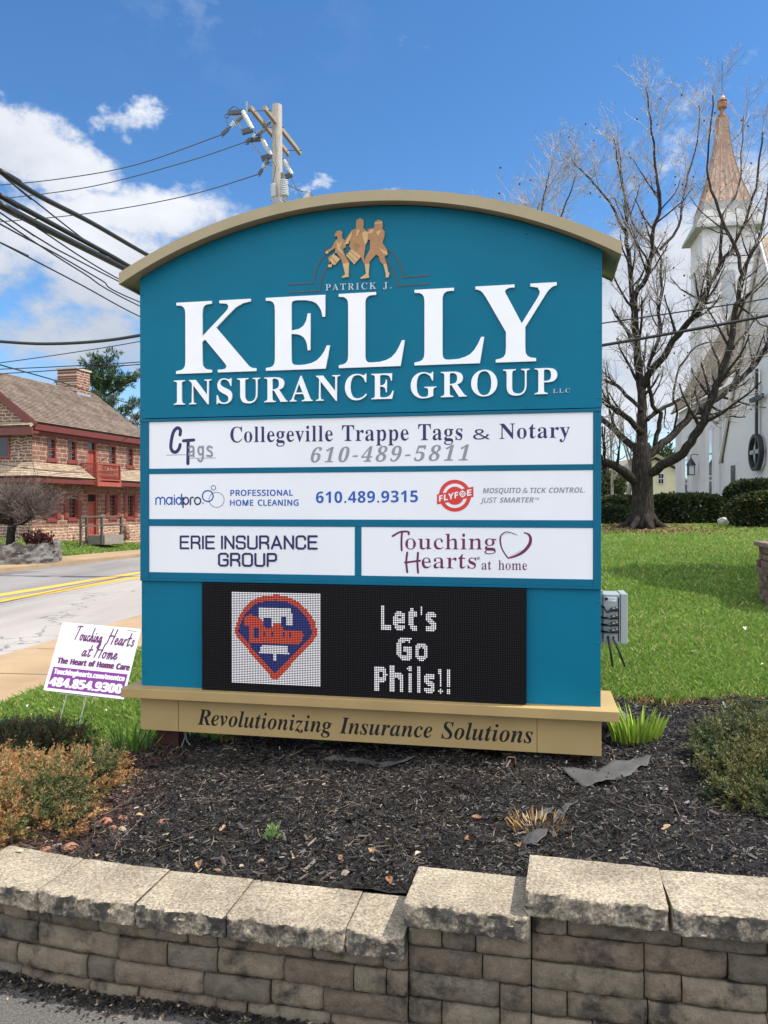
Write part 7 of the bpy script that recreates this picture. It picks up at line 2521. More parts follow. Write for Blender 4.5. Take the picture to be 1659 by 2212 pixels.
def sprout(mb, tw, pts, rad, lvl, P_, seeds, f0=0.2):
 """children along a branch; P_ = list of per-level dicts"""
 q = P_[lvl]
 L = sum((b - a).length for a, b in zip(pts, pts[1:]))
 n = max(1, int(L * q['per_m']))
 for i in range(n):
  f = f0 + (1 - f0) * (i + random.uniform(.1, .9)) / n
  k = min(int(f * (len(pts) - 1)), len(pts) - 2)
  g = f * (len(pts) - 1) - k
  p = pts[k].lerp(pts[k + 1], g)
  d = pts[k + 1] - pts[k]
  r = min(rad[k] * q['rf'], q['rmax'])
  nd = side_dir(d, R(random.uniform(*q['ang'])), random.uniform(0, 6.28))
  ll = q['len'] * random.uniform(.55, 1.25) * (1.1 - .5 * f)
  tgt = mb if r > .02 else tw
  a, b, _ = twig_line(tgt, p, nd, max(r, q['rmin']), ll, q['up'], q['wob'], q['n'], q['sides'])
  if lvl + 1 < len(P_):
   sprout(mb, tw, a, b, lvl + 1, P_, seeds, .25)
  elif seeds is not None and random.random() < q.get('seed', 0):
   seeds.append(a[-1 if random.random() < .5 else -2] + rv(.03))


TD_ = 21.0
TB = P(1388, 1137, TD_)
TB.z = float(ground_z(TB.x, TB.y))


def K6(x, y, dd=0.0):
 return P((1480 + x / 3.457) * .86406, (760 + y / 3.457) * .86406, TD_ + dd)


def K5(x, y, dd=0.0):
 return P((1480 + x / 3.7705) * .86406, (200 + y / 3.7705) * .86406, TD_ + dd)


def smooth3(pts, k=4):
 out = []
 n = len(pts)
 for i in range(n - 1):
  p0, p1, p2, p3 = pts[max(i - 1, 0)], pts[i], pts[i + 1], pts[min(i + 2, n - 1)]
  for j in range(k):
   t = j / k
   out.append(0.5 * (2 * p1 + (p2 - p0) * t + (2 * p0 - 5 * p1 + 4 * p2 - p3) * t * t + (3 * p1 - p0 - 3 * p2 + p3) * t ** 3))
 out.append(pts[-1].copy())
 return out


def big_tree():
 random.seed(11)
 t = thing('bare_tree', 'large bare spreading tree with thick dark limbs on the lawn before the church', 'tree', tuple(TB))
 tb, tw, seeds = MB(), MB(), []
 limbs = []
 trunk = [K6(440, 1930), K6(438, 1800), K6(436, 1650), K6(432, 1500), K6(428, 1350), K6(432, 1200)]
 tr = [.38, .30, .275, .28, .25, .20]
 tb.tube(smooth3(trunk, 3), np.interp(np.arange(16) / 3, range(6), tr).tolist(), 16)
 # root flare
 for a in range(7):
  an = a * .9 + .3
  d = Vector((math.cos(an), math.sin(an), 0))
  b0 = Vector((TB.x, TB.y, TB.z))
  tb.tube([b0 + d * .18 + Vector((0, 0, .45)), b0 + d * .38 + Vector((0, 0, .14)), b0 + d * .62 + Vector((0, 0, .0)), b0 + d * .85 + Vector((0, 0, -.12))], [.09, .10, .07, .03], 8)

 def limb(pts, r0, r1):
  r0 = r0 * .68
  s = smooth3(pts, 3)
  n = len(s)
  rr = [r0 + (r1 - r0) * i / (n - 1) for i in range(n)]
  for i in range(1, n - 1):
   s[i] = s[i] + rv(.03)
  tb.tube(s, rr, 9)
  limbs.append((s, rr))
 limb([K6(390, 1560), K6(300, 1470, -.3), K6(200, 1400, -.6), K6(80, 1330, -1.0), K6(-80, 1200, -1.5), K6(-260, 1010, -2), K6(-400, 760, -2.3), K6(-480, 500, -2.5)], .20, .04)
 limb([K6(450, 1500), K6(600, 1400, -.4), K6(780, 1290, -.8), K6(880, 1150, -1), K6(970, 1010, -1.2), K6(1000, 870, -1.3), K6(1070, 740, -1.4), K6(1130, 560, -1.5), K6(1200, 280, -1.5), K6(1250, 0, -1.5), K5(1370, 2100, -1.5), K5(1410, 1830, -1.5), K5(1510, 1620, -1.4), K5(1590, 1400, -1.4), K5(1640, 1100, -1.2), K5(1680, 700, -1)], .20, .02)
 limb([K5(1410, 1830, -1.5), K5(1340, 1580, -1.3), K5(1220, 1330, -1.2), K5(1120, 1050, -1.1), K5(1080, 850, -1), K5(1110, 500, -1), K5(1130, 150, -1)], .07, .015)
 limb([K6(470, 1330), K6(560, 1240, .2), K6(700, 1130, .5), K6(860, 960, .8), K6(1000, 860, 1), K6(1180, 740, 1.2), K6(1320, 610, 1.5), K6(1440, 470, 1.6), K6(1521, 330, 1.8), K6(1640, 60, 2), K6(1740, -300, 2), K6(1800, -700, 2)], .17, .03)
 limb([K6(432, 1300), K6(430, 1050, .1), K6(428, 900, .2), K6(420, 700, .3), K6(400, 500, .4), K6(370, 200, .6), K6(350, 0, .7), K5(350, 1750, .8), K5(315, 1450, .9), K5(310, 1250, .9), K5(280, 900, 1), K5(240, 600, 1)], .22, .015)
 limb([K6(420, 1290), K6(250, 1140, .3), K6(80, 985, .6), K6(-120, 840, .9), K6(-300, 600, 1), K6(-420, 300, 1.2)], .15, .03)
 limb([K6(425, 1120), K6(350, 1030, -.2), K6(230, 930, -.5), K6(80, 830, -.9), K6(-80, 660, -1.2), K6(-160, 400, -1.3), K6(-200, 0, -1.2)], .13, .03)
 limb([K6(425, 930), K6(300, 780, .3), K6(170, 690, .6), K6(80, 650, .8), K6(-60, 540, 1.2), K6(-200, 350, 1.5)], .085, .02)
 limb([K6(428, 740, .3), K6(520, 560, 0), K6(620, 450, -.3), K6(740, 260, -.6), K6(880, 110, -.8), K6(960, 0, -1), K5(1050, 2080, -1), K5(1120, 1920, -1), K5(1220, 1720, -1), K5(1350, 1540, -1), K5(1480, 1230, -1), K5(1560, 900, -1), K5(1600, 500, -.8)], .15, .02)
 limb([K6(540, 1250, .2), K6(570, 1080, .3), K6(590, 950, .3), K6(520, 880, .3), K6(490, 640, .2), K6(500, 500, .1), K6(590, 260, 0), K6(560, 50, 0), K5(640, 2080, 0), K5(640, 1700, .1), K5(560, 1540, .2), K5(420, 1420, .3), K5(320, 1150, .4), K5(250, 870, .5), K5(200, 560, .6)], .10, .015)
 limb([K6(480, 1000), K6(580, 920, .5), K6(750, 830, 1), K6(900, 770, 1.3), K6(1050, 690, 1.7), K6(1250, 560, 2), K6(1500, 420, 2.3)], .085, .02)
 limb([K6(400, 500, .4), K5(400, 2060, .2), K5(500, 1880, 0), K5(550, 1700, -.1), K5(580, 1400, -.2), K5(640, 1180, -.2), K5(600, 900, -.2), K5(575, 600, -.2), K5(530, 300, -.2), K5(500, 80, -.2)], .12, .012)
 limb([K5(640, 1600, 0), K5(800, 1400, .4), K5(860, 1100, .6), K5(930, 800, .8), K5(1000, 500, 1), K5(1000, 250, 1)], .06, .012)
 limb([K5(1220, 1720, -1), K5(1210, 1350, -.6), K5(1240, 1250, -.4), K5(1380, 1030, 0), K5(1400, 700, .3), K5(1420, 350, .4)], .06, .012)
 limb([K6(700, 1130, .5), K6(730, 950, .3), K6(700, 760, .1), K6(760, 560, 0), K6(900, 360, 0), K6(1100, 330, .2)], .05, .015)
 limb([K6(80, 1330, -1.0), K6(-60, 1330, -1.6), K6(-250, 1250, -2.4), K6(-500, 1000, -3)], .07, .02)
 limb([K5(315, 1450, .9), K5(200, 1230, 1), K5(60, 1030, 1.2), K5(-60, 900, 1.4), K5(-170, 800, 1.5), K5(-260, 720, 1.5)], .06, .012)
 limb([K6(-480, 500, -2.5), K5(-540, 1700, -2.4), K5(-520, 1400, -2.2), K5(-470, 1180, -2), K5(-440, 1020, -1.8), K5(-410, 880, -1.6)], .07, .012)
 limb([K6(-400, 760, -2.3), K5(-740, 2000, -2.6), K5(-850, 1760, -2.8), K5(-900, 1560, -2.8), K5(-940, 1400, -2.8)], .06, .012)
 limb([K5(-740, 2000, -2.6), K5(-720, 1700, -2.3), K5(-690, 1480, -2.2), K5(-660, 1350, -2)], .05, .012)
 limb([K6(-200, 0, -1.2), K5(-330, 1550, -1), K5(-300, 1300, -.8), K5(-220, 1080, -.6), K5(-150, 900, -.5)], .05, .012)
 P_ = [dict(per_m=3.3, rf=.5, rmax=.05, rmin=.012, ang=(28, 62), len=1.4, up=.15, wob=.2, n=5, sides=5),
          dict(per_m=5.6, rf=.55, rmax=.018, rmin=.006, ang=(28, 70), len=.75, up=.12, wob=.2, n=4, sides=3),
          dict(per_m=9.5, rf=.6, rmax=.008, rmin=.0046, ang=(25, 75), len=.34, up=.09, wob=.22, n=3, sides=3, seed=.018)]
 for s, rr in limbs:
  sprout(tb, tw, s, rr, 0, P_, seeds, .22)
  # a leader at the tip
  a, b, _ = twig_line(tw, s[-1], s[-1] - s[-2], rr[-1] * .8, .7, .15, .15, 5, 4)
  sprout(tb, tw, a, b, 1, P_, seeds, .1)
 # pull everything to the tree's own origin
 for m_ in (tb, tw):
  arr = np.array(m_.v) - np.array(TB)
  m_.v = [tuple(q) for q in arr]
 tb.build('trunk_and_limbs', m_bark, t, smooth='all', fix=False)
 tw.build('twigs', m_twig, t, smooth='all', fix=False)
 mb = MB()
 for p in seeds:
  mb.ball(p - TB, .026, 6, 4)
 o = mb.build('seed_balls', m_seed, t, fix=False)
 o['kind'] = 'stuff'
 print('big tree faces', len(tb.f), len(tw.f), len(seeds))


big_tree()


def bare(name, label, base, h, r, spread, seed, mat=None, group=None, dens=1.0, lean=0.0, forks=4, tmin=.008):
 random.seed(seed)
 t = thing(name, label, 'tree', tuple(base), group=group)
 tb, tw = MB(), MB()
 z0 = Vector((0, 0, -.15))
 pts = [z0]
 rad = [r * 1.25]
 d = Vector((lean, 0, 1))
 for i in range(7):
  d = (d + rv(.09) + Vector((0, 0, .1))).normalized()
  pts.append(pts[-1] + d * h * .62 / 7)
  rad.append(r * (1 - .6 * (i + 1) / 7))
 tb.tube(pts, rad, 8)
 P_ = [dict(per_m=2.2 * dens * 8 / h, rf=.6, rmax=r * .6, rmin=.02, ang=(22, 50), len=h * .36 * spread, up=.16, wob=.14, n=6, sides=5),
          dict(per_m=1.5 * dens * 8 / h, rf=.55, rmax=.04, rmin=tmin * 1.3, ang=(25, 55), len=h * .17, up=.12, wob=.2, n=4, sides=4),
          dict(per_m=2.2 * dens * 8 / h, rf=.6, rmax=.02, rmin=tmin, ang=(25, 60), len=h * .08, up=.1, wob=.25, n=3, sides=3)]
 sprout(tb, tw, pts, rad, 0, P_, None, .3)
 a, b, _ = twig_line(tb, pts[-1], d, rad[-1], h * .38, .1, .12, 6, 5)
 sprout(tb, tw, a, b, 1, P_, None, .1)
 tb.build('trunk', mat or m_bark, t, smooth='all', fix=False)
 tw.build('crown', m_twig2, t, smooth='all', fix=False)
 return t


def gpt(px, D):
 x = (px - 829.5) / FPX * D
 return Vector((x, D, float(ground_z(x, D))))


bare('bare_tree', 'slim bare tree at the right edge of the sign, in front of the cream house', gpt(1350, 40), 8.0, .14, 1.0, 22, m_bark2, dens=1.0, tmin=.014)
bare('bare_tree', 'thin bare sapling close against the right edge of the sign behind the hedge', gpt(1322, 38), 7.0, .09, .8, 23, m_bark2, dens=.9, tmin=.014)
bare('bare_tree', 'tall bare tree right of the pine, against the left edge of the sign', gpt(292, 62), 14, .2, .75, 24, m_bark2, dens=1.5, tmin=.03)
bare('bare_tree', 'bare tree between the pine and the taller bare tree behind the stone house', gpt(266, 66), 12.5, .18, .8, 25, m_bark2, dens=1.4, tmin=.03)
bare('bare_tree', 'low bare treetop showing over the stone house roof left of the chimney', gpt(112, 75), 14.0, .2, 1.0, 26, m_bark2, dens=1.2, tmin=.028)
bare('bare_tree', 'faint bare treetop farther left over the stone house roof ridge', gpt(60, 82), 14.4, .2, 1.1, 27, m_bark2, dens=1.2, tmin=.028)

# needle and leaf tufts
m_needle = colmat('needle_green', .6, .3)
m_leafy = colmat('leaf_colours', .6, .3, trans=.15)


def tufts(name, centres, dirs, sizes, cols, mat, parent, blades=7, width=.16, flat=.0, seed=1):
 """spray of thin pointed blades round each centre"""
 g = np.random.default_rng(seed)
 n = len(centres)
 c = np.repeat(np.asarray(centres), blades, 0)
 d = np.repeat(np.asarray(dirs), blades, 0) + g.normal(0, .55, (n * blades, 3))
 d[:, 2] *= (1 - flat)
 d /= np.linalg.norm(d, axis=1, keepdims=True) + 1e-9
 s = np.repeat(np.asarray(sizes), blades) * g.uniform(.6, 1.25, n * blades)
 a = np.cross(d, g.normal(0, 1, (n * blades, 3)))
 a /= np.linalg.norm(a, axis=1, keepdims=True) + 1e-9
 w = (s * width)[:, None]
 s = s[:, None]
 v = np.stack([c - a * w * .3, c + d * s * .55 - a * w * .5, c + d * s, c + d * s * .55 + a * w * .5], 1)
 col = np.repeat(np.asarray(cols), blades, 0) * g.uniform(.75, 1.25, (n * blades, 1))
 return fast_mesh(name, v, None, mat, cols=np.clip(col, 0, 1), parent=parent)


def pine():
 random.seed(31)
 b = gpt(232, 60)
 t = thing('pine_tree', 'dark green pine with layered sweeping boughs behind the stone house chimney', 'tree', tuple(b))
 tb = MB()
 top = CAM_Z - (775 - HOR) / FPX * 60 - b.z
 tb.tube([(0, 0, -.2), (.1, 0, top * .3), (.0, 0, top * .6), (-.4, 0, top * .93)], [.32, .26, .17, .05], 8)
 cs, ds, sz, cl = [], [], [], []
 for i in range(24):
  z = top * random.uniform(.38, .97)
  f = z / top
  an = random.uniform(0, 6.28)
  L = (1 - f) * 6.5 + 1.1
  if random.random() < .25:
   L *= 1.3
  d = Vector((math.cos(an), math.sin(an), .45))
  p = Vector((-.3 * f, 0, z))
  pts, rr, _ = twig_line(tb, p, d, .07, L, .05, .12, 6, 5)
  for k in range(int(L * 26)):
   f2 = random.uniform(.3, 1)
   j = min(int(f2 * 6), 5)
   q = pts[j].lerp(pts[j + 1], f2 * 6 - j) + Vector((random.gauss(0, .26), random.gauss(0, .26), random.gauss(.10, .13)))
   cs.append(q)
   ds.append(((pts[j + 1] - pts[j]).normalized() + Vector((0, 0, .5))).normalized())
   sz.append(random.uniform(.28, .5))
   k_ = random.random()
   cl.append((.030 + .03 * k_, .062 + .04 * k_, .030 + .008 * k_))
 tb.build('trunk', m_bark, t, smooth='all', fix=False)
 tufts('crown', [tuple(q) for q in cs], [tuple(q) for q in ds], sz, cl, m_needle, t, blades=9, width=.14)


pine()

# small evergreen tree in front of the cream house, and one far left of it
def leaf_tree(label, base, h, rx, rz, col, seed, n=2600, size=.3):
 random.seed(seed)
 t = thing('evergreen_tree', label, 'tree', tuple(base))
 tb = MB()
 tb.tube([(0, 0, -.1), (0, 0, h * .5), (.1, 0, h * .8)], [.18, .13, .05], 7)
 for i in range(10):
  an = i * 2.4
  twig_line(tb, Vector((0, 0, h * (.3 + .05 * i))), Vector((math.cos(an), math.sin(an), .7)), .06, rx * .8, .1, .15, 5, 4)
 tb.build('trunk', m_bark, t, smooth='all', fix=False)
 cs, ds, sz, cl = [], [], [], []
 lobes = [(rv(1), random.uniform(.3, .55)) for _ in range(12)]
 while len(cs) < n:
  c, r = random.choice(lobes)
  q = c * .62 + rv(1).normalized() * r * random.uniform(.5, 1.0)
  cs.append((q.x * rx, q.y * rx, h - rz + q.z * rz))
  ds.append(tuple((q + Vector((0, 0, .3))).normalized()))
  sz.append(size * random.uniform(.6, 1.2))
  k = random.random()
  cl.append(tuple(v * (.6 + .8 * k) for v in col))
 tufts('crown', cs, ds, sz, cl, m_leafy, t, blades=5, width=.35)


leaf_tree('green evergreen showing over the roof of the cream house', gpt(1440, 66), 6.2, 2.2, 2.4, (.07, .11, .03), 41)
leaf_tree('small yellowish evergreen at the right edge of the sign beyond the hedge', gpt(1306, 46), 3.6, 1.2, 1.7, (.06, .075, .025), 42, n=1400, size=.2)


# ornamental tree in the planter: flat dense crown of fine twigs
def planter_tree():
 random.seed(51)
 b = P(22, 1172, 28.6)
 t = thing('ornamental_tree', 'small bare ornamental tree with a dense flat twiggy crown in the stone planter', 'tree', tuple(b))
 tb, tw = MB(), MB()
 k = 28.6 / FPX
 tb.tube([(0, 0, -.5), (.02, 0, .3), (.10, .0, .75)], [.19, .15, .15], 9)
 tops = [(-1.1, .2, 1.35), (-.55, -.4, 1.5), (.0, .5, 1.65), (.6, -.2, 1.5), (1.15, .3, 1.4), (1.0, -.5, 1.0), (-1.6, -.2, 1.3), (.3, -.7, 1.5)]
 for q in tops:
  p0 = Vector((.08, 0, .7))
  q = Vector(q)
  pts = smooth3([p0, p0.lerp(q, .45) + Vector((q.x * .12, q.y * .12, -.12)), q], 4)
  tb.tube(pts, [.08 - .05 * i / (len(pts) - 1) for i in range(len(pts))], 6)
  for i in range(44):
   f = random.uniform(.45, 1)
   j = min(int(f * (len(pts) - 1)), len(pts) - 2)
   p = pts[j]
   an = random.uniform(0, 6.28)
   d = Vector((math.cos(an) * 1.1, math.sin(an) * .8, random.uniform(.05, 1.0)))
   a, r_, _ = twig_line(tw, p, d, .018, random.uniform(.5, 1.15), .06, .22, 4, 3)
   for m_ in range(7):
    g = random.randint(1, 4)
    d2 = (d.normalized() + rv(.8) + Vector((0, 0, .35)))
    a2, _, _ = twig_line(tw, a[g], d2, .009, random.uniform(.25, .55), .1, .25, 3, 3)
    for m2 in range(2):
     twig_line(tw, a2[random.randint(1, 3)], d2.normalized() + rv(.7), .007, random.uniform(.15, .3), .1, .2, 2, 3)
 tb.build('trunk', m_bark, t, smooth='all', fix=False)
 tw.build('crown', m_twig2, t, smooth='all', fix=False)
 s = P(85, 1178, 28.4)
 sh = thing('red_shrub', 'small dark red shrub in the planter beside the ornamental tree', 'shrub', tuple(s))
 mb = MB()
 cs = []
 for i in range(26):
  a, r_, _ = twig_line(mb, Vector((random.uniform(-.5, .5), random.uniform(-.2, .2), -.15)), Vector((random.uniform(-.5, .5), random.uniform(-.5, .5), 1)), .015, random.uniform(.3, .6), .1, .2, 3, 4)
  cs += [tuple(a[-1] + rv(.1)) for _ in range(5)] + [tuple(a[-2] + rv(.1)) for _ in range(4)]
 mb.build('stems', m_twig2, sh, fix=False)
 tufts('leaves', cs, [(0, 0, 1)] * len(cs), [.14] * len(cs), [(.07, .02, .016)] * len(cs), m_leafy, sh, blades=5, width=.4)


planter_tree()

# ================================================================== UTILITY POLE AND LINES
PD_ = 23.2
PB_ = P(604, 1098, PD_)
PB_.z = float(ground_z(PB_.x, PB_.y)) - .1
PTOP = CAM_Z - (230 - HOR) / FPX * PD_
pole = thing('utility_pole', 'weathered wooden utility pole with two crossarms and insulators standing behind the sign', 'utility pole', tuple(PB_))
m_polew, nt_, bs_ = _nodes('pole_wood')
n_ = _noise(nt_, 6, 8, .7, stretch=(6, 6, .5))
nt_.links.new(_ramp(nt_, n_, [(0.3, (0.17, 0.14, 0.115)), (0.5, (0.36, 0.325, 0.285)), (0.75, (0.47, 0.435, 0.39))]), bs_.inputs['Base Color'])
bs_.inputs['Roughness'].default_value = .85
_bump(nt_, bs_, n_, .6, .02)
m_armw = pm('arm_wood', (.30, .235, .17), .85, .4, 5, stretch=(1, .3, 4))
m_porc = pm('grey_porcelain', (.62, .63, .64), .25, .06, 4, spec=.6)
m_porcd = pm('brown_grey_polymer', (.24, .25, .26), .45, .1, 4)
m_steel = pm('dark_steel', (.045, .055, .06), .5, .2, 6)
m_cable = pm('black_cable', (.012, .012, .013), .5, .2, 6)
loc = lambda v: v - PB_


def Z7(x, y, D):
 """from the enlargement of photo 540-800 x 240-530 (6.381 x)"""
 return P((540 + x / 6.381) * .86406, (240 + y / 6.381) * .86406, D)


mb = MB()
lean = P(599, 230, PD_)
mb.tube([Vector((0, 0, -.4)), loc(lean).lerp(Vector((0, 0, 0)), .5), loc(lean)], [.19, .165, .148], 16)
mb.build('shaft', m_polew, pole, smooth=True)
ARMZ = 13.05


def arm(a, b, z):
 (ax, ay), (bx, by) = a, b
 def pt(px, py):
  D = (z - CAM_Z) * FPX / (HOR - py)
  return P(px, py, D)
 return pt(ax, ay), pt(bx, by)


k_ = .86406
f0, f1 = arm(((540 + 775 / 6.381) * k_, (240 + 200 / 6.381) * k_), ((540 + 1345 / 6.381) * k_, (240 + 925 / 6.381) * k_), ARMZ)
# the rear arm: same heading on the other side of the pole
sh = Vector((-.40, .02, 0))
r0, r1 = f0 + sh, f1 + sh
for a, b in ((f0, f1), (r0, r1)):
 mb = MB()
 mb.beam(loc(a), loc(b), .095, .125)
 mb.build('crossarm', m_armw, pole, bevel=.006)
mb = MB()
for f in (.06, .40, .93):
 a, b = r0.lerp(r1, f), f0.lerp(f1, f)
 e = (b - a).normalized() * .12
 mb.tube([loc(a - e), loc(b + e)], .011, 6)
 mb.ball(loc(b + e * .8), .026, 6, 4)
 mb.ball(loc(a - e * .8), .026, 6, 4)
mb.build('through_bolts', m_steel, pole)


def ribbed(p, q, r0_, r1_, n, mat, core=.55):
 """insulator with sheds between p and q"""
 mb = MB()
 p, q = Vector(p), Vector(q)
 pts, rad = [p], [r0_ * core]
 for i in range(n):
  f = (i + .5) / n
  r = r0_ + (r1_ - r0_) * f
  for df, k in ((-.38, core), (-.10, 1), (.12, 1), (.38, core)):
   pts.append(p.lerp(q, f + df / n))
   rad.append(r * k)
 pts.append(q)
 rad.append(r1_ * core)
 mb.tube(pts, rad, 10)
 return mb.build('insulator', mat, pole, smooth=True)


# wires leaving to the left across the road
Wd = Vector((-RN[0], -RN[1], 0)).normalized()


def cross_D(px, X0, Y0):
 """distance of the sight line px where it meets the line through (X0, Y0) running across the road"""
 k = (px - 829.5) / FPX
 # X = X0 - s*RN0 ; Y = Y0 - s*RN1 ; X = k*Y
 s = (X0 - k * Y0) / (RN[0] - k * RN[1])
 return Y0 - s * RN[1]


def along_D(px, u):
 """same for a line running along the road at offset u"""
 k = (px - 829.5) / FPX
 t_ = u / (k * RN[0] - RN[1]) if abs(k * RN[0] - RN[1]) > 1e-6 else 50
 return t_


def wire(name, label, pts, r, mat=None, n=6, group=None, cat='cable', extend=None):
 """one hanging line as an object of its own; pts are world points, smoothed"""
 s = smooth3(pts, 6)
 o0 = s[len(s) // 2].copy()
 mb = MB()
 mb.tube([p - o0 for p in s], r, n, cap=False)
 o = mb.build(name, mat or m_cable, None, smooth='all', fix=False)
 o.location = o0
 return tag(o, label, cat, group)


spots = [(r0, [(480, 292.5), (300, 356), (150, 385), (0, 401), (-160, 408)], 'topmost thin power line running left from the pole'),
         (r0.lerp(r1, .42), [(533, 307.6), (400, 352), (200, 404), (0, 431), (-160, 445)], 'second thin power line from the top running left from the pole'),
         (Vector((lean.x, lean.y, 0)), [(560, 377.6), (400, 425), (200, 461), (0, 480), (-160, 488)], 'third thin power line from the top, joined to the pole below the crossarms')]
for i, (anch, pp_, lab) in enumerate(spots):
 pw = [P(x, y, cross_D(x, anch.x, anch.y)) for x, y in pp_]
 wire('power_line', lab, pw + [pw[-1] + Wd * 14 + Vector((0, 0, .4))], .014, m_steel)
 # strain insulator string from the arm to the wire end
 a = anch.copy() if i < 2 else Vector((lean.x - .15, lean.y, pw[0].z + .55))
 if i < 2:
  a.z = ARMZ - .02
 q = pw[0]
 mb = MB()
 mb.tube([loc(a), loc(q)], .018, 6)
 mb.build('strain_link', m_steel, pole)
 ribbed(loc(a.lerp(q, .30)), loc(a.lerp(q, .48)), .085, .085, 4, m_porcd)
 ribbed(loc(a.lerp(q, .54)), loc(a.lerp(q, .68)), .10, .06, 3, m_porc)
 mb = MB()
 mb.beam(loc(a.lerp(q, .76)), loc(q), .05, .09)
 for f in (.80, .86, .92, .98):
  c = a.lerp(q, f)
  mb.box(tuple(loc(c) + Vector((-.012, -.012, -.10))), tuple(loc(c) + Vector((.012, .012, -.03))))
 mb.build('dead_end_clamp', m_steel, pole)
# rear bell insulators between the arms
ribbed(loc(Z7(800, 480, 23.0)), loc(Z7(875, 420, 23.0)), .10, .05, 3, m_porcd)
ribbed(loc(Z7(700, 600, 23.0)), loc(Z7(770, 560, 23.0)), .09, .06, 3, m_porcd)

# fuse cutouts hanging from the rear arm
for (x0, y0, x1, y1, D) in ((430, 265, 585, 545, 22.3), (735, 695, 885, 965, 23.6), (1085, 1040, 1215, 1265, 25.0)):
 a, b = Z7(x0, y0, D), Z7(x1, y1, D)
 fu = ribbed(loc(a), loc(b), .075, .075, 13, m_porc, core=.8)
 fu.name = 'fuse_cutout'
 mb = MB()
 d = (b - a)
 off = Vector((-.38 if D < 24 else -.3, 0, 0))
 p0, p1 = a + off + d * .12, b + off * .75 + d * .10
 mb.tube([loc(p0), loc(p1)], .022, 6)
 mb.build('fuse_tube', m_porcd, fu)
 mb = MB()
 mb.beam(loc(a + d * .02), loc(p0 + Vector((-.06, 0, .02))), .09, .11)
 mb.beam(loc(b), loc(p1 + Vector((-.04, 0, -.04))), .11, .13)
 mb.tube([loc(p0 + Vector((-.05, 0, 0))), loc(p0 + Vector((-.17, 0, -.03))), loc(p0 + Vector((-.16, 0, -.11))), loc(p0 + Vector((-.04, 0, -.10)))], .012, 5)
 mb.build('hinge', m_steel, fu)
# brackets at the arm ends
mb = MB()
mb.box(tuple(loc(r0) + Vector((-.13, -.03, -.20))), tuple(loc(r0) + Vector((-.08, .03, .18))))
mb.box(tuple(loc(r1) + Vector((-.03, -.02, -.62))), tuple(loc(r1) + Vector((.03, .02, -.07))))
mb.build('bracket', m_porcd, pole)
# surge arresters low on the pole
ribbed(loc(Z7(915, 1415, 22.9)), loc(Z7(935, 1620, 22.9)), .085, .10, 11, m_porc, .7).name = 'arrester'
ribbed(loc(Z7(1085, 1350, 22.9)), loc(Z7(1095, 1610, 22.9)), .13, .14, 9, m_porc, .6).name = 'arrester'
ribbed(loc(Z7(1058, 1230, 22.9)), loc(Z7(1064, 1340, 22.9)), .05, .06, 6, m_porcd, .7).name = 'arrester'
mb = MB()
mb.beam(loc(Z7(935, 1640, 22.9)), loc(Z7(1065, 1750, 22.7)), .09, .16)
mb.beam(loc(Z7(1060, 1620, 22.9)), loc(Z7(1130, 1640, 22.9)), .10, .22)
mb.beam(loc(Z7(870, 1672, 22.9)), loc(Z7(960, 1672, 22.9)), .025, .025)
mb.build('mounting_bracket', m_porcd, pole)
mb = MB()
for q in ([(215, 545), (180, 420), (200, 260), (290, 185), (360, 215), (410, 255)], [(590, 560), (640, 600), (680, 650), (720, 690)], [(880, 1000), (925, 1080), (955, 1160), (930, 1290), (912, 1390)], [(1060, 1230), (1090, 1290), (1120, 1330)]):
 mb.tube([loc(v) for v in smooth3([Z7(x, y, 22.8) for x, y in q], 4)], .013, 5)
mb.build('jumper_wire', m_steel, pole, smooth='all')
# transformer bushing standing beyond the roof of the sign
mb = MB()
tb_ = Z7(1440, 1640, 22.9)
can = MB()
ct = loc(Z7(1440, 1690, 22.9))
can.tube([ct + Vector((0, 0, -1.1)), ct + Vector((0, 0, -.05)), ct], [.30, .30, .26], 16)
can.build('transformer_can', m_porcd, pole, smooth=True)
ribbed(loc(Z7(1430, 1690, 22.9)), loc(Z7(1460, 1610, 22.9)), .14, .10, 3, m_porc).name = 'bushing'
ribbed(loc(Z7(1460, 1610, 22.9)), loc(Z7(1495, 1525, 22.9)), .075, .055, 5, m_porc).name = 'bushing'
mb = MB()
mb.tube([loc(v) for v in smooth3([Z7(1120, 1405, 22.9), Z7(1230, 1470, 22.9), Z7(1380, 1535, 22.9), Z7(1490, 1540, 22.9), Z7(1535, 1580, 22.9), Z7(1535, 1650, 22.9)], 4)], .014, 5)
mb.tube([loc(Z7(1205, 1330, 24.6)), loc(Z7(1390, 1680, 23.5))], .013, 5)
mb.build('jumper_wire', m_steel, pole, smooth='all')

# --- bundled cables along the near side of the road, from near left to the pole
UP_ = PB_.x * RN[0] + PB_.y * RN[1]


def run(name, label, pp_, r, u=None, cat='cable', mat=None, twist=0):
 u = UP_ if u is None else u
 pts = []
 for x, y in pp_:
  k = (x - 829.5) / FPX
  Y = u / (k * RN[0] + RN[1])
  pts.append(P(x, y, Y))
 d = (pts[0] - pts[1]).normalized()
 pts = [pts[0] + d * 30 + Vector((0, 0, .6)), pts[0] + d * 12] + pts
 return wire(name, label, pts, r, mat, cat=cat)


run('telephone_cable', 'thick twisted black cable, upper of the three at the left', [(-70, 330), (0, 370), (87, 425), (200, 483), (320, 552), (420, 603), (540, 655), (600, 680)], .034)
run('telephone_cable', 'thick black cable, middle of the three at the left', [(-70, 382), (0, 422.5), (120, 488), (240, 553), (300, 586), (420, 641), (540, 690), (600, 713)], .034)
run('telephone_cable', 'thickest black cable, lowest of the three at the left', [(-70, 404), (0, 442.5), (110, 500), (215, 553), (285, 588), (420, 652), (540, 700), (600, 722)], .046)
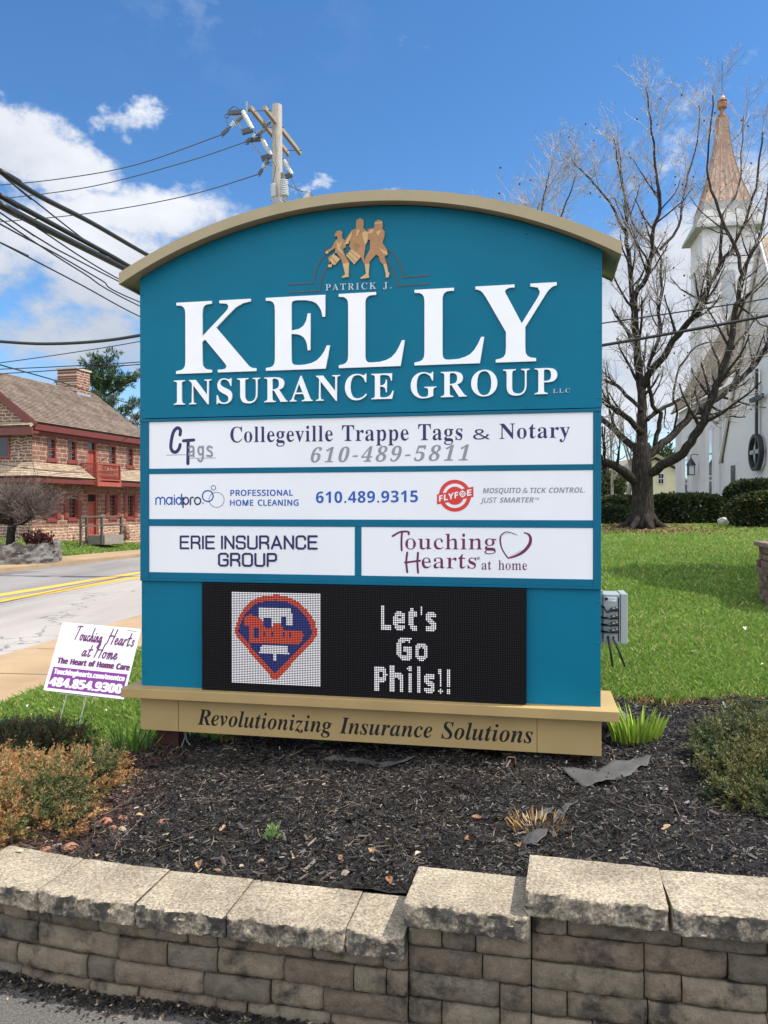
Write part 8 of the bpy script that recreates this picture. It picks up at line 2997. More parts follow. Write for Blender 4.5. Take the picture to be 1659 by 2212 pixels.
# lashing wire spiralled round the upper cables
thin = [([(-40, 340), (25, 395), (95, 450), (165, 505), (290, 598), (420, 680), (600, 760)], 'thin dark line crossing steeply under the twisted cable'),
  ([(-40, 432), (45, 490), (100, 525), (150, 553), (307, 632), (450, 690), (600, 742)], 'thin line just below the thickest cable'),
  ([(-40, 462), (0, 484), (70, 522), (129, 553), (220, 606), (307, 655), (600, 770)], 'thin line two below the thickest cable'),
  ([(-40, 446), (70, 520), (180, 590), (307, 664), (600, 800)], 'thin line three below the thickest cable, crossing its neighbour'),
  ([(-40, 505), (0, 524), (56, 553), (180, 618), (307, 686), (450, 745), (600, 800)], 'lowest thin sloping line left of the sign, passing above its panels'),
  ([(-40, 418), (80, 492), (180, 558), (270, 610), (400, 675), (600, 752)], 'thin line running closely along the thick cables')]
for pp_, lab in thin:
 run('telephone_line', lab, pp_, .010)
# --- lines crossing farther off
far = [([(-120, 728), (0, 738), (98, 743), (208, 738), (307, 724), (480, 690), (600, 660)], 'sagging thick black cable crossing the sky just above the stone house', .05, 24),
       ([(-120, 797), (0, 784), (150, 763), (307, 737), (480, 700), (600, 672)], 'thin line under the sagging thick cable', .014, 24),
       ([(-120, 801), (0, 797.7), (150, 791), (307, 782), (480, 768)], 'distant line over the stone house roof, upper of a close pair', .02, 30),
       ([(-120, 812), (25, 806), (150, 798), (307, 787), (480, 772)], 'distant line over the stone house roof, lower of a close pair', .02, 30)]
for pp_, lab, r, Y0 in far:
 wire('power_line', lab, (lambda q: [q[0] + Wd * 16 + Vector((0, 0, .5))] + q)([P(x, y, cross_D(x, -3.2, Y0)) for x, y in pp_]), r)
wire('service_line', 'service line slanting down across the chimney of the stone house', [P(-60, 768, 24), P(0, 788, 26), P(120, 822, 31), P(208, 850, 36), P(281, 872, 41), P(320, 880, 44)], .024)
wire('service_line', 'dark line drooping low across the stone house roof', [P(-60, 985, 25), P(0, 1002, 26), P(100, 1016, 29), P(200, 1020, 33), P(330, 1012, 38)], .014)
wire('power_line', 'thick black line sloping up to the right across the big bare tree', [P(1200, 762, 15.5), P(1298.6, 746.6, 15), P(1480, 715, 14.4), P(1659, 681.6, 14), P(1780, 657, 13.7), P(2600, 500, 12)], .030)
wire('power_line', 'thin upper line sloping up to the right across the big bare tree', [P(1200, 714, 17.4), P(1298.6, 699, 17), P(1450, 677, 16.4), P(1586, 657, 16), P(1760, 630, 15.6), P(2600, 510, 14)], .015)

# ================================================================== YARD SIGN
YC = Vector((-1.917, 5.102, .6075))
yu = Vector((.9588, -.2824, -.0304)).normalized()
yv = Vector((-.1335, -.3538, -.9257))
yv = (yv - yu * yv.dot(yu)).normalized()
yn = yv.cross(yu).normalized()
if yn.y > 0:
 yn = -yn
YW, YH = .61, .457
yg = float(ground_z(YC.x, YC.y))
ys = thing('yard_sign', 'white and purple yard sign leaning on thin wire legs left of the teal sign', 'yard sign', (YC.x, YC.y, yg))
YO = YC - Vector((YC.x, YC.y, yg))


def yp(x, y, d=0):
 """x 0..1 from the left, y 0..1 from the bottom"""
 return YO + yu * (x - .5) * YW - yv * (y - .5) * YH + yn * d


m_cor = pm('corrugated_white', (.80, .80, .83), .45, .03, 4)
m_purple = pm('purple_ink', (.20, .018, .24), .45, .06, 8)
m_violet = pm('violet_ink', (.13, .006, .11), .45, .06, 8)
mb = MB()
mb.prism([(0, 0), (1, 0), (1, 1), (0, 1)], lambda x, y, d: yp(x, y, d), 0.0, -.004)
ybd = mb.build('panel', m_cor, ys)
mb = MB()
mb.prism([(.04, .04), (.975, .04), (.975, .345), (.045, .345)], lambda x, y, d: yp(x, y, d), .0006, .0002)
mb.build('purple_band', m_purple, ybd)
yfn = lambda x, y, d: yp(x, y, d)


def ylet(stl, txt, x0, x1, y, h, mat, lift=.001, **k):
 cs = fit(stl, txt, x0, x1, y, y, h, **k)
 return tag(fill_mesh('lettering', cs, .0004, lambda x, y_, d: yp(x, y_, d + lift), mat, ybd), None)


for k in (-.004, 0, .004):
 ylet('SB', 'The Heart of Home Care', .078 + k, .982 + k, .40, .082, m_violet, bold=.012, lift=.001 + k * .05)
for k in (-.003, .003):
 ylet('SB', 'Touchinghearts.com/montco', .072 + k, .953 + k, .245, .072, m_cor, bold=.01, lift=.001 + k * .05)
for k in (-.006, 0, .006):
 ylet('SB', '484.854.9300', .055 + k, .95 + k, .072, .125, m_cor, bold=.012, lift=.001 + k * .05)
# slanted brush script drawn as pen lines
scr = {'T': [[(.0, .92), (.35, 1.0), (.75, .98)], [(.42, .98), (.25, .5), (.05, .02)]], 'o': [[(.32, .4), (.12, .38), (.05, .12), (.2, .02), (.36, .2), (.32, .4), (.5, .36)]],
       'u': [[(.12, .4), (.05, .1), (.16, .02), (.36, .36)], [(.4, .42), (.32, .08), (.42, .02), (.52, .12)]], 'c': [[(.36, .36), (.22, .42), (.06, .2), (.14, .02), (.3, .05), (.42, .2)]],
       'h': [[(.36, .98), (.05, .0)], [(.13, .26), (.3, .42), (.36, .34), (.3, .06), (.4, .02), (.5, .14)]], 'i': [[(.16, .42), (.08, .08), (.16, .02), (.28, .14)], [(.25, .6), (.26, .63)]],
       'n': [[(.12, .42), (.02, .0)], [(.08, .24), (.26, .42), (.32, .34), (.27, .08), (.36, .02), (.46, .14)]], 'g': [[(.36, .38), (.2, .42), (.05, .15), (.16, .03), (.34, .3)], [(.4, .42), (.24, -.3), (.08, -.38), (.02, -.28), (.2, -.1), (.46, .12)]],
       'H': [[(.35, 1.0), (.02, .0)], [(.82, 1.0), (.5, .0)], [(.12, .5), (.4, .56), (.72, .52)]], 'e': [[(.08, .18), (.28, .26), (.32, .38), (.2, .42), (.06, .2), (.14, .02), (.3, .06), (.4, .16)]],
       'a': [[(.36, .38), (.2, .42), (.05, .15), (.14, .02), (.34, .3)], [(.4, .42), (.31, .08), (.4, .02), (.5, .14)]], 'r': [[(.1, .4), (.02, .0)], [(.07, .22), (.2, .42), (.34, .4)]],
       't': [[(.3, .85), (.1, .1), (.18, .02), (.3, .12)], [(.06, .5), (.42, .54)]], 's': [[(.3, .38), (.18, .42), (.14, .3), (.26, .14), (.16, .02), (.02, .08)]],
       'm': [[(.12, .42), (.02, .0)], [(.08, .24), (.24, .42), (.28, .34), (.2, .0)], [(.24, .2), (.42, .42), (.47, .34), (.42, .08), (.5, .02), (.6, .14)]]}


def script(txt, x0, x1, y0, y1, h):
 x, items = 0, []
 for ch_ in txt:
  if ch_ == ' ':
   x += .34
   continue
  w = max(p[0] for l in scr[ch_] for p in l)
  items += [[(p[0] + x, p[1]) for p in l] for l in scr[ch_]]
  x += w - (.05 if ch_ in 'HT' else .0) + .03
 a, b = min(p[0] for l in items for p in l), max(p[0] for l in items for p in l)
 return [([yy(x0 + (q[0] - a) / (b - a) * (x1 - x0), y0 + (y1 - y0) * (q[0] - a) / (b - a) + q[1] * h) for q in (smooth(l, 4) if len(l) > 2 else l)], .0088) for l in items]


yy = lambda x, y: (x * YW, y * YH)
stk = script('Touching', .215, .56, .76, .745, .205) + script('Hearts', .63, .96, .745, .735, .215) + script('at', .36, .48, .535, .535, .19) + script('Home', .52, .80, .535, .53, .205)
strokes_mesh('script_lettering', stk, m_violet, ybd, lambda x, y, d: yp(x / YW, y / YH, d), lift=.0012, step=.00002)
mb = MB()
mb.prism([(.84, .955), (.955, .955), (.955, .962), (.84, .962)], yfn, .0006, .0002)
mb.build('fine_print', m_dark, ybd)
mb = MB()
zg = -.03
for x in (.30, .545):
 top = yp(x, .12, -.006)
 foot = top + yv * ((top.z - zg) / .9257)
 mb.tube([yp(x, .9, -.006), top, foot], .0035, 6)
a, b = yp(.30, -.02, -.006), yp(.545, -.02, -.006)
mb.tube([a + (yp(.2, 0, 0) - yp(.30, 0, 0)), a, b, b + (yp(.62, 0, 0) - yp(.545, 0, 0))], .003, 6)
mb.build('wire_stake', pm('galvanised_wire', (.36, .36, .37), .4, .1, metal=.6), ys)

# ================================================================== CONTROL BOX ON THE SIGN'S SIDE
m_box = pm('grey_enamel', (.30, .335, .33), .4, .06, 3, spec=.5)
bx = thing('control_box', 'grey electrical control box with black cables fixed to the right side of the sign', 'control box', (0, 0, 0))
bx.matrix_world = sign.matrix_basis @ Matrix.Translation((SW, .10, 0))
bxc = lambda px, py: S2(px, py, -.10)
X0, X1 = .016, bxc(1356, 1330)[0] - SW
zt_, zb_ = bxc(1330, 1284)[1] - .33, bxc(1330, 1389)[1] - .33
mb = MB()
mb.box((X0, 0, zb_), (X1 - .035, .17, zt_))
mb.build('case', m_box, bx, bevel=.003)
mb = MB()
mb.box((X1 - .033, -.006, zb_ - .003), (X1, .176, zt_ + .004))
mb.build('door', m_box, bx, bevel=.003)
mb = MB()
mb.box((X1 - .046, -.0015, zb_ + .01), (X1 - .040, .0, zt_ - .015))
mb.build('hinge_seam', m_dark, bx)
mb = MB()
mb.box((.0, .02, zb_ - .02), (.0155, .05, zt_ + .015))
mb.build('mount_strap', m_box, bx)
lx = lambda px: bxc(px, 1330)[0] - SW
lz = lambda py: bxc(1325, py)[1] - .33
mb = MB()
mb.box((lx(1308 + 1), -.0025, lz(1299)), (lx(1332), -.0008, lz(1290)))
lab_ = mb.build('rating_label', m_white, bx)
mb = MB()
for z in (1292, 1294.5, 1297):
 mb.box((lx(1311), -.0032, lz(z + .8)), (lx(1330 if z < 1296 else 1322), -.0027, lz(z)))
mb.build('fine_print', m_grey, lab_)
mb = MB()
mb.tube([(lx(1311 - 1), -.006, lz(1294)), (lx(1311 - 1), .001, lz(1294))], .008, 12)
mb.build('knockout_plug', m_black, bx)
for i, y in enumerate((1315, 1332, 1347, 1362)):
 mb = MB()
 z = lz(y)
 x1 = lx(1330)
 mb.tube([(x1, .0, z), (x1, -.022, z)], .0115, 12)
 mb.tube([(x1, -.018, z), (x1 - .02, -.03, z + .001), (lx(1316), -.034, z - (.008 if i != 3 else -.0))], [.0105, .010, .007], 8)
 z2 = z + (.012 if i == 0 else -.004)
 mb.tube(smooth3([Vector((lx(1317), -.034, z - .004)), Vector((lx(1311), -.036, z - (.012 if i == 0 else .003))), Vector((lx(1306), -.028, z2 if i else z + .006)), Vector((lx(1300), -.005, z2))], 4), .0058, 8)
 mb.build('plug_cable', m_black, bx, smooth='all')
for xa, ya, xb, yb in ((1314, 1376, 1323, 1439), (1326, 1377, 1349, 1438)):
 mb = MB()
 z = lz(ya)
 dx = (bxc(xb, yb)[0] - bxc(xa, ya)[0])
 dz = (bxc(xb, yb)[1] - bxc(xa, ya)[1])
 mb.tube([(lx(xa), .002, z), (lx(xa), -.012, z - .004), (lx(xa) + dx * .45, -.02, z + dz * .45), (lx(xa) + dx, -.02, z + dz)], [.006, .0055, .0055, .0045], 8)
 mb.build('loose_cable', m_black, bx, smooth='all')

# ================================================================== HEDGES AND STONE PILLAR (right)
def hedge(label, base, L, Wd_, H, rz, seed, col=(.022, .040, .014), n=9000, size=.10, round_=.35, pale_leaf=(.06, .075, .02)):
 """clipped evergreen: lumpy body covered in small leaves"""
 random.seed(seed)
 g = np.random.default_rng(seed)
 t = thing('hedge', label, 'hedge', tuple(base), rz)
 mb = MB()
 nu, nv = 40, 16
 rows = []
 for j in range(nv + 1):
  ph = math.pi * j / nv
  row = []
  for i in range(nu):
   th = 2 * math.pi * i / nu
   e = round_
   cx, sx__ = math.cos(th), math.sin(th)
   sp = math.sin(ph)
   cp = math.cos(ph)
   f = lambda v, p: math.copysign(abs(v) ** p, v)
   x = f(cx, .75) * f(sp, .5) * L / 2
   y = f(sx__, .75) * f(sp, .5) * Wd_ / 2
   z = H / 2 + f(cp, .6) * H / 2
   q = Vector((x, y, z))
   k = 1 + .05 * noise.noise(q * 2.2 + Vector((seed, 0, 0))) + .03 * noise.noise(q * 6)
   row.append((x * k * .95, y * k * .93, z * (1 + .05 * noise.noise(Vector((x * 2, y * 2, seed)))) * .96))
  rows.append(row)
 b = len(mb.v)
 for r in rows:
  mb.v += r
 for j in range(nv):
  for i in range(nu):
   i2 = (i + 1) % nu
   mb.f.append((j * nu + i, (j + 1) * nu + i, (j + 1) * nu + i2, j * nu + i2))
   mb.mi.append(0)
 mb.build('body', pm('hedge_core', (.010, .013, .006), .95, .3, 6), t, smooth='all')
 V = np.array(mb.v).reshape(nv + 1, nu, 3)
 fi = g.uniform(.3, nv - .3, n)
 ii = g.uniform(0, nu, n)
 j0, i0 = fi.astype(int), ii.astype(int)
 fj, fi_ = (fi - j0)[:, None], (ii - i0)[:, None]
 j1 = np.minimum(j0 + 1, nv)
 p = (V[j0, i0 % nu] * (1 - fi_) + V[j0, (i0 + 1) % nu] * fi_) * (1 - fj) + (V[j1, i0 % nu] * (1 - fi_) + V[j1, (i0 + 1) % nu] * fi_) * fj
 c = np.array([0, 0, H / 2])
 d = (p - c) / np.array([L, Wd_, H])
 d /= np.linalg.norm(d, axis=1, keepdims=True) + 1e-9
 p = p + d * g.normal(.015, .035, (n, 1))
 up = np.clip(d[:, 2:3], 0, 1)
 k = g.uniform(.55, 1.3, (n, 1))
 mixv = (g.uniform(0, 1, (n, 1)) < .35) * 1.0  # random share of leaves takes the paler leaf colour
 cols = (np.array(col) * (1 - mixv) + np.array(pale_leaf) * mixv) * k
 tufts('leaves', p, d, np.full(n, size), cols, m_leafy, t, blades=3, width=.5, seed=seed)
 return t


def hb(px, D, dz=-.08):
 p = gpt(px, D)
 p.z += dz
 return p


hedge('tall clipped evergreen just outside the right edge, shading the lawn', (7.2, 10.2, .5), 2.6, 4.2, 5.0, .3, 66, n=5000)
hedge('long dark clipped hedge directly right of the big tree trunk', hb(1476, 23.6), 2.5, 1.4, .86, -.1, 61)
hedge('rounded dark hedge behind and left of the big tree trunk', hb(1350, 24.2), 1.6, 1.2, .80, 0, 62, n=5000)
hedge('low small hedge end at the right edge of the sign', hb(1310, 23.2), 1.5, 1.0, .50, 0, 63, n=4000)
hedge('tall rounded hedge below the church ring emblem, behind the clipped one', hb(1656, 24.0), 2.5, 1.6, 1.28, .1, 64)
hedge('clipped hedge with paler leaves at the right edge of the photo', hb(1680, 21.5), 2.5, 1.4, .95, .1, 65, pale_leaf=(.11, .11, .035))
# pale stone and debris by the hedge foot
rock('garden_stone', tuple(gpt(1563, 22.6) + Vector((0, 0, .05))), .16, pm('pale_stone', (.42, .41, .40), .9, .3, 8), 9, (1, .8, .8), 'pale garden stone in the gap between the two dark hedges', 'stone')

# low dry stone pillar at the right edge
pw = P(1640, 1318, 8.4)
pz = float(ground_z(pw.x, pw.y))
m_dry = colmat('dry_stone', .92, .2)
pillar = thing('stone_pillar', 'low brown dry stone pillar at the right edge on the lawn', 'stone pillar', (P(1752, 1318, 8.4).x, 8.4, pz), -.25)
V_, F_, C_ = [], [], []
random.seed(71)
hgt = .62
z = -.1
while z < hgt:
 h = random.uniform(.05, .10)
 for face in range(4):
  x = -.42
  while x < .42:
   L = random.uniform(.12, .30)
   x1 = min(x + L, .43)
   cx_, w_ = (x + x1) / 2, (x1 - x)
   R4 = Matrix.Rotation(face * math.pi / 2, 4, 'Z')
   bm = bmesh.new()
   bmesh.ops.create_cube(bm, size=1)
   bmesh.ops.subdivide_edges(bm, edges=bm.edges, cuts=2, use_grid_fill=True)
   o_ = random.uniform(-.02, .02)
   b = len(V_)
   sd_ = random.uniform(0, 50)
   for v in bm.verts:
    q = v.co.copy()
    r_ = q.length
    q = q * (1 - .16 * max(0, r_ - .62))
    q = Vector((q.x * (w_ - .008) + cx_, q.y * .16 - .36 + o_, q.z * (h - .008) + z + h / 2))
    q += Vector((noise.noise(q * 14 + Vector((sd_, 0, 0))), noise.noise(q * 14 + Vector((0, sd_, 0))), noise.noise(q * 14 + Vector((0, 0, sd_))))) * .014
    V_.append(tuple(R4 @ q))
   kcol = random.uniform(.6, 1.25)
   for f in bm.faces:
    F_.append(tuple(b + v.index for v in f.verts))
   C_ += [(.17 * kcol, .115 * kcol, .085 * kcol)] * len(bm.verts)
   bm.free()
   x = x1
 z += h
me = bpy.data.meshes.new('stonework')
me.from_pydata(V_, [], F_)
at = me.color_attributes.new('col', 'FLOAT_COLOR', 'POINT')
at.data.foreach_set('color', np.array([(*c, 1) for c in C_], np.float32).ravel())
me.materials.append(m_dry)
o = bpy.data.objects.new('stonework', me)
COL.objects.link(o)
o.parent = pillar
mb = MB()
mb.box((-.36, -.36, -.1), (.36, .36, hgt - .02))
mb.build('core', m_dark, pillar)
mb = MB()
mb.box((-.48, -.48, hgt + .035), (.02, .48, hgt + .09))
mb.box((.035, -.47, hgt + .035), (.48, .47, hgt + .085))
mb.build('coping', pm('coping_stone', (.20, .145, .11), .9, .3, 6, bump=.5, bscale=30), pillar, bevel=.012)

# ================================================================== PLANTS IN THE BED
def bzz(x, y):
 return float(bed_z(x, y))


def juniper(name, label, lobes, n, size, cols, seed, mat, base, stems=30, blades=8):
 """spreading evergreen: lobes of upright feathery sprays; lobes = (x, y, z, rx, ry, rz) in world axes"""
 random.seed(seed)
 g = np.random.default_rng(seed)
 t = thing(name, label, 'shrub', tuple(base))
 cs, ds, sz, cl = [], [], [], []
 B = Vector(base)
 wts = [l[3] * l[4] + l[3] * l[5] for l in lobes]
 while len(cs) < n:
  l = random.choices(lobes, wts)[0]
  q = rv(1)
  if q.length < .01:
   continue
  q = q.normalized()
  if q.z < -.35:
   continue
  rr = random.uniform(.66, 1.0) * (1 + .34 * noise.noise(q * 2.6 + Vector((l[0] * 9, 0, 0))) + .14 * noise.noise(q * 6 + Vector((0, l[1] * 9, 0))))
  p = Vector((l[0] + q.x * l[3] * rr, l[1] + q.y * l[4] * rr, l[2] + q.z * l[5] * rr))
  dd = (Vector((q.x, q.y, q.z * .7 + .45)) + rv(.35)).normalized()
  f = noise.noise(p * 5.5 + Vector((seed, 0, 0))) * .9 + random.gauss(0, .28)
  c = cols[0] if f < -.10 else (cols[1] if f < .24 else cols[2])
  # one feathery spray: small tufts along a short stem
  m_ = random.randint(4, 7)
  st_ = size * random.uniform(.42, .7)
  for k in range(m_):
   g_ = k / m_
   cs.append(p - B + dd * st_ * (k - 2) + rv(size * .30 * (1 - g_)))
   ds.append((dd + rv(.25)).normalized())
   sz.append(size * random.uniform(.55, 1.0) * (1.1 - .5 * g_))
   cl.append(tuple(v * (.75 + .5 * g_) for v in c))
   dd = (dd + rv(.12)).normalized()
 tufts('foliage', [tuple(c) for c in cs], [tuple(d) for d in ds], sz, cl, mat, t, blades=blades, width=.24, seed=seed)
 mb = MB()
 for i in range(stems):
  l = random.choice(lobes)
  p = Vector((l[0] + random.uniform(-.3, .3) * l[3], l[1] + random.uniform(-.3, .3) * l[4], bzz(l[0], l[1]) - .02)) - B
  q = rv(1)
  e = Vector((l[0] + q.x * l[3] * .7, l[1] + q.y * l[4] * .7, l[2] + abs(q.z) * l[5] * .8)) - B
  mb.tube([p, p.lerp(e, .5) + rv(.02), e], [.008, .006, .002], 5)
 mb.build('stems', m_twig2, t, fix=False)
 return t


jl = []
for px, py, D, rx, ry, rz in ((30, 1745, 3.20, .24, .26, .15), (110, 1700, 3.35, .25, .28, .16), (175, 1670, 3.55, .25, .26, .15), (225, 1640, 3.75, .17, .2, .17), (40, 1690, 3.65, .26, .26, .13), (-60, 1720, 3.4, .3, .3, .17), (135, 1740, 3.12, .16, .16, .09), (10, 1790, 3.02, .16, .16, .09), (125, 1650, 3.8, .22, .2, .12), (-20, 1660, 3.9, .26, .22, .1)):
 p = P(px - 26, py, D)
 rz *= .7
 p.z = bzz(p.x, p.y) + rz * .35
 jl.append((p.x, p.y, p.z, rx, ry, rz))
b0 = P(90, 1750, 3.4)
b0.z = bzz(b0.x, b0.y)
BRN, OLV, GRN = (.33, .175, .07), (.19, .16, .06), (.07, .085, .03)
juniper('juniper_shrub', 'sprawling juniper with browned tips at the front left of the bed', jl, 12000, .027, [BRN, OLV, GRN], 81, m_leafy, b0)
jl = []
for px, py, D, rx, ry, rz in ((20, 1610, 4.25, .3, .22, .16), (100, 1600, 4.35, .26, .2, .15), (-70, 1600, 4.3, .3, .25, .17), (60, 1585, 4.5, .25, .2, .13)):
 p = P(px, py, D)
 p.z = bzz(p.x, p.y) + rz * .3
 jl.append((p.x, p.y, p.z, rx, ry, rz * .75))
b0 = P(50, 1620, 4.35)
b0.z = bzz(b0.x, b0.y)
juniper('juniper_shrub', 'dark dull green juniper at the back left of the bed by the yard sign', jl, 6000, .027, [(.10, .07, .03), (.055, .065, .03), (.04, .055, .025)], 82, m_leafy, b0)
jl = []
for px, py, D, rx, ry, rz in ((1610, 1680, 3.45, .28, .3, .20), (1660, 1640, 3.7, .3, .3, .26), (1560, 1650, 3.75, .22, .25, .17), (1640, 1590, 4.1, .3, .28, .24), (1545, 1610, 4.05, .2, .2, .14), (1720, 1690, 3.4, .3, .3, .2), (1590, 1730, 3.25, .17, .17, .12), (1660, 1745, 3.15, .2, .18, .12), (1515, 1640, 3.85, .1, .12, .09), (1720, 1600, 4.1, .3, .3, .25)):
 p = P(px + 30, py + 12, D)
 rz *= .66
 p.z = bzz(p.x, p.y) + rz * .35
 jl.append((p.x, p.y, p.z, rx * .9, ry * .85, rz))
b0 = P(1610, 1730, 3.6)
b0.z = bzz(b0.x, b0.y)
juniper('juniper_shrub', 'full green juniper mound at the right edge of the bed', jl, 13000, .027, [(.15, .14, .05), (.085, .105, .036), (.035, .055, .02)], 83, m_leafy, b0)


def leaf_clump(name, label, base, n, h, spread, w, cols, seed, cat='plant', lean=.5):
 """arching strap leaves from one crown"""
 random.seed(seed)
 t = thing(name, label, cat, tuple(base))
 quads, cl = [], []
 for i in range(n):
  a = random.uniform(0, 6.28)
  r = spread * math.sqrt(random.random())
  p = Vector((math.cos(a) * r * 1.3, math.sin(a) * r * .8, -.01))
  d = Vector((math.cos(a) * lean * random.uniform(.2, 1), math.sin(a) * lean * random.uniform(.2, 1), 1)).normalized()
  L = h * random.uniform(.5, 1.1)
  sd = d.cross(rv(1)).normalized()
  ns = 4
  prev = None
  c = random.choice(cols)
  k = random.uniform(.8, 1.2)
  for s in range(ns + 1):
   f = s / ns
   ww = w * (1 - f ** 2.2) * (.75 + .5 * min(f * 3, 1)) + .0006
   q0, q1 = p - sd * ww / 2, p + sd * ww / 2
   if prev:
    quads.append([prev[0], prev[1], q1, q0])
    cl.append(tuple(v * k * (.8 + .35 * f) for v in c))
   prev = (q0, q1)
   d = (d + Vector((math.cos(a), math.sin(a), -.25)) * .10 * random.uniform(.3, 1.2)).normalized()
   p = p + d * L / ns
 fast_mesh('leaves', np.array([[tuple(v) for v in q] for q in quads]), None, m_leafy, cols=np.array(cl), parent=t)
 return t


def bp_(px, py, D, dz=0):
 p = P(px, py, D)
 p.z = bzz(p.x, p.y) + dz
 return p


LG, LG2 = (.22, .34, .03), (.30, .40, .06)
leaf_clump('spring_bulb', 'bright yellow green sprouting bulb clump beside the right end of the sign', bp_(1378, 1600, 4.12), 130, .19, .10, .013, [LG, LG, LG2, (.16, .27, .03)], 91, lean=.3)
leaf_clump('spring_bulb', 'dark green grassy bulb clump by the left post of the sign', bp_(275, 1612, 4.28), 120, .19, .13, .010, [(.06, .14, .02), (.10, .19, .03), (.14, .20, .05)], 92)
leaf_clump('dead_grass_tuft', 'cut back straw coloured grass tuft in a hole in the weed fabric', bp_(1160, 1780, 3.06), 130, .075, .085, .004, [(.36, .21, .07), (.24, .13, .05), (.42, .30, .13)], 93, lean=.9)
sp = thing('seedling', 'tiny pale green seedling in the mulch near the middle of the wall', 'plant', tuple(bp_(592, 1800, 2.95)))
g_ = np.random.default_rng(5)
tufts('leaves', g_.normal(0, .016, (26, 3)) + np.array([0, 0, .03]), np.tile([0, 0, 1.0], (26, 1)), np.full(26, .026), np.tile([.16, .24, .08], (26, 1)), m_leafy, sp, blades=5, width=.3)

# weed fabric showing through
m_fab = pm('weed_fabric', (.060, .058, .058), .8, .25, 12, bump=.6, bscale=60, bdist=.003)


def fabric(label, pts, seed, lift=.012):
 bm = bmesh.new()
 c = sum(pts, Vector()) / len(pts)
 vs = [bm.verts.new(p - c) for p in pts]
 f = bm.faces.new(vs)
 bmesh.ops.triangulate(bm, faces=bm.faces)
 bmesh.ops.subdivide_edges(bm, edges=bm.edges, cuts=6, use_grid_fill=True)
 for v in bm.verts:
  w = v.co + c
  v.co.z = bzz(w.x, w.y) + lift + .02 * noise.noise(Vector((w.x * 9, w.y * 9, seed))) + .012 * abs(noise.noise(Vector((w.x * 22, w.y * 22, seed)))) - c.z
 r = bmesh.ops.extrude_face_region(bm, geom=list(bm.faces))
 for v in [e for e in r['geom'] if isinstance(e, bmesh.types.BMVert)]:
  v.co.z += .002
 bmesh.ops.recalc_face_normals(bm, faces=bm.faces)
 me = bpy.data.meshes.new('weed_fabric')
 bm.to_mesh(me)
 bm.free()
 for p in me.polygons:
  p.use_smooth = True
 me.materials.append(m_fab)
 o = bpy.data.objects.new('weed_fabric', me)
 COL.objects.link(o)
 o.location = c
 return tag(o, label, 'weed fabric')


G = lambda *l: [bp_(x, y, D) for x, y, D in l]
fabric('largest grey sheet of weed fabric, by the right corner of the sign', G((1215, 1660, 3.62), (1300, 1652, 3.66), (1372, 1628, 3.80), (1412, 1632, 3.82), (1400, 1645, 3.70), (1350, 1676, 3.5), (1318, 1690, 3.42), (1262, 1694, 3.40)), 1, .02)
fabric('torn weed fabric edge round the straw coloured tuft, right of it', G((1196, 1768, 3.12), (1222, 1748, 3.21), (1250, 1740, 3.24), (1240, 1752, 3.19), (1210, 1780, 3.08), (1195, 1790, 3.04)), 2, .012)
fabric('torn weed fabric flap just below the straw coloured tuft', G((1122, 1815, 2.98), (1165, 1808, 2.99), (1186, 1800, 3.0), (1180, 1830, 2.93), (1160, 1845, 2.9), (1130, 1832, 2.93)), 3, .016)
fabric('torn weed fabric strip just above the straw coloured tuft', G((1130, 1762, 3.12), (1165, 1748, 3.18), (1200, 1745, 3.2), (1190, 1756, 3.16), (1150, 1764, 3.12)), 4, .014)
fabric('dark strip of weed fabric under the middle of the sign', G((640, 1628, 3.95), (760, 1616, 3.98), (900, 1622, 3.88), (880, 1632, 3.84), (740, 1632, 3.93)), 5, .012)
# wire staple
st_ = thing('wire_staple', 'small rusty wire staple standing in the mulch before the skirt of the sign', 'staple', tuple(bp_(1105, 1637, 3.66)))
mb = MB()
mb.tube([(-.022, 0, -.02), (-.022, 0, .045), (-.014, 0, .052), (.014, 0, .05), (.02, 0, .043), (.02, 0, -.02)], .002, 6)
mb.build('wire', pm('rusty_wire', (.22, .12, .07), .6, .3), st_)

# stones in the bed
m_redst = pm('red_stone', (.30, .135, .085), .9, .35, 9, bump=.5, bscale=40, bdist=.01)
m_tanst = pm('tan_stone', (.33, .25, .19), .9, .3, 9, bump=.5, bscale=40, bdist=.01)
for i, (px, py, D, r, m_, lab) in enumerate((
  (148, 1795, 2.93, .032, m_redst, 'flat red stone just behind the left end of the cap stones'),
  (98, 1800, 2.9, .02, m_redst, 'small red stone behind the leftmost cap stones'),
  (262, 1738, 3.14, .022, m_tanst, 'grey tan stone right of the browned juniper'),
  (225, 1722, 3.2, .026, m_redst, 'larger red clod right of the browned juniper'),
  (262, 1706, 3.26, .02, m_redst, 'red clod above the grey tan stone'),
  (352, 1722, 3.17, .022, m_redst, 'lone red clod lying out in the mulch at left'),
  (272, 1668, 3.5, .018, m_redst, 'small red stone near the left post of the sign'),
  (240, 1738, 3.15, .017, m_redst, 'small red clod touching the grey tan stone'))):
 rock('stone', tuple(bp_(px, py, D, .004)), r, m_, i + 1, (1.3, .9, .6), lab, 'stone', n=2)
rock('stone', tuple(bp_(1322, 1560, 4.35, .03)), .10, pm('grey_boulder', (.14, .125, .115), .9, .35, 7, bump=.5, bscale=25, bdist=.02), 14, (1.0, .9, 1.0), 'dark grey stone between the sign and the yellow green bulb clump', 'stone', n=3)

# dry leaves lying about: each one a curled leaf
m_dleaf = colmat('dry_leaf', .7, .3, trans=.2)


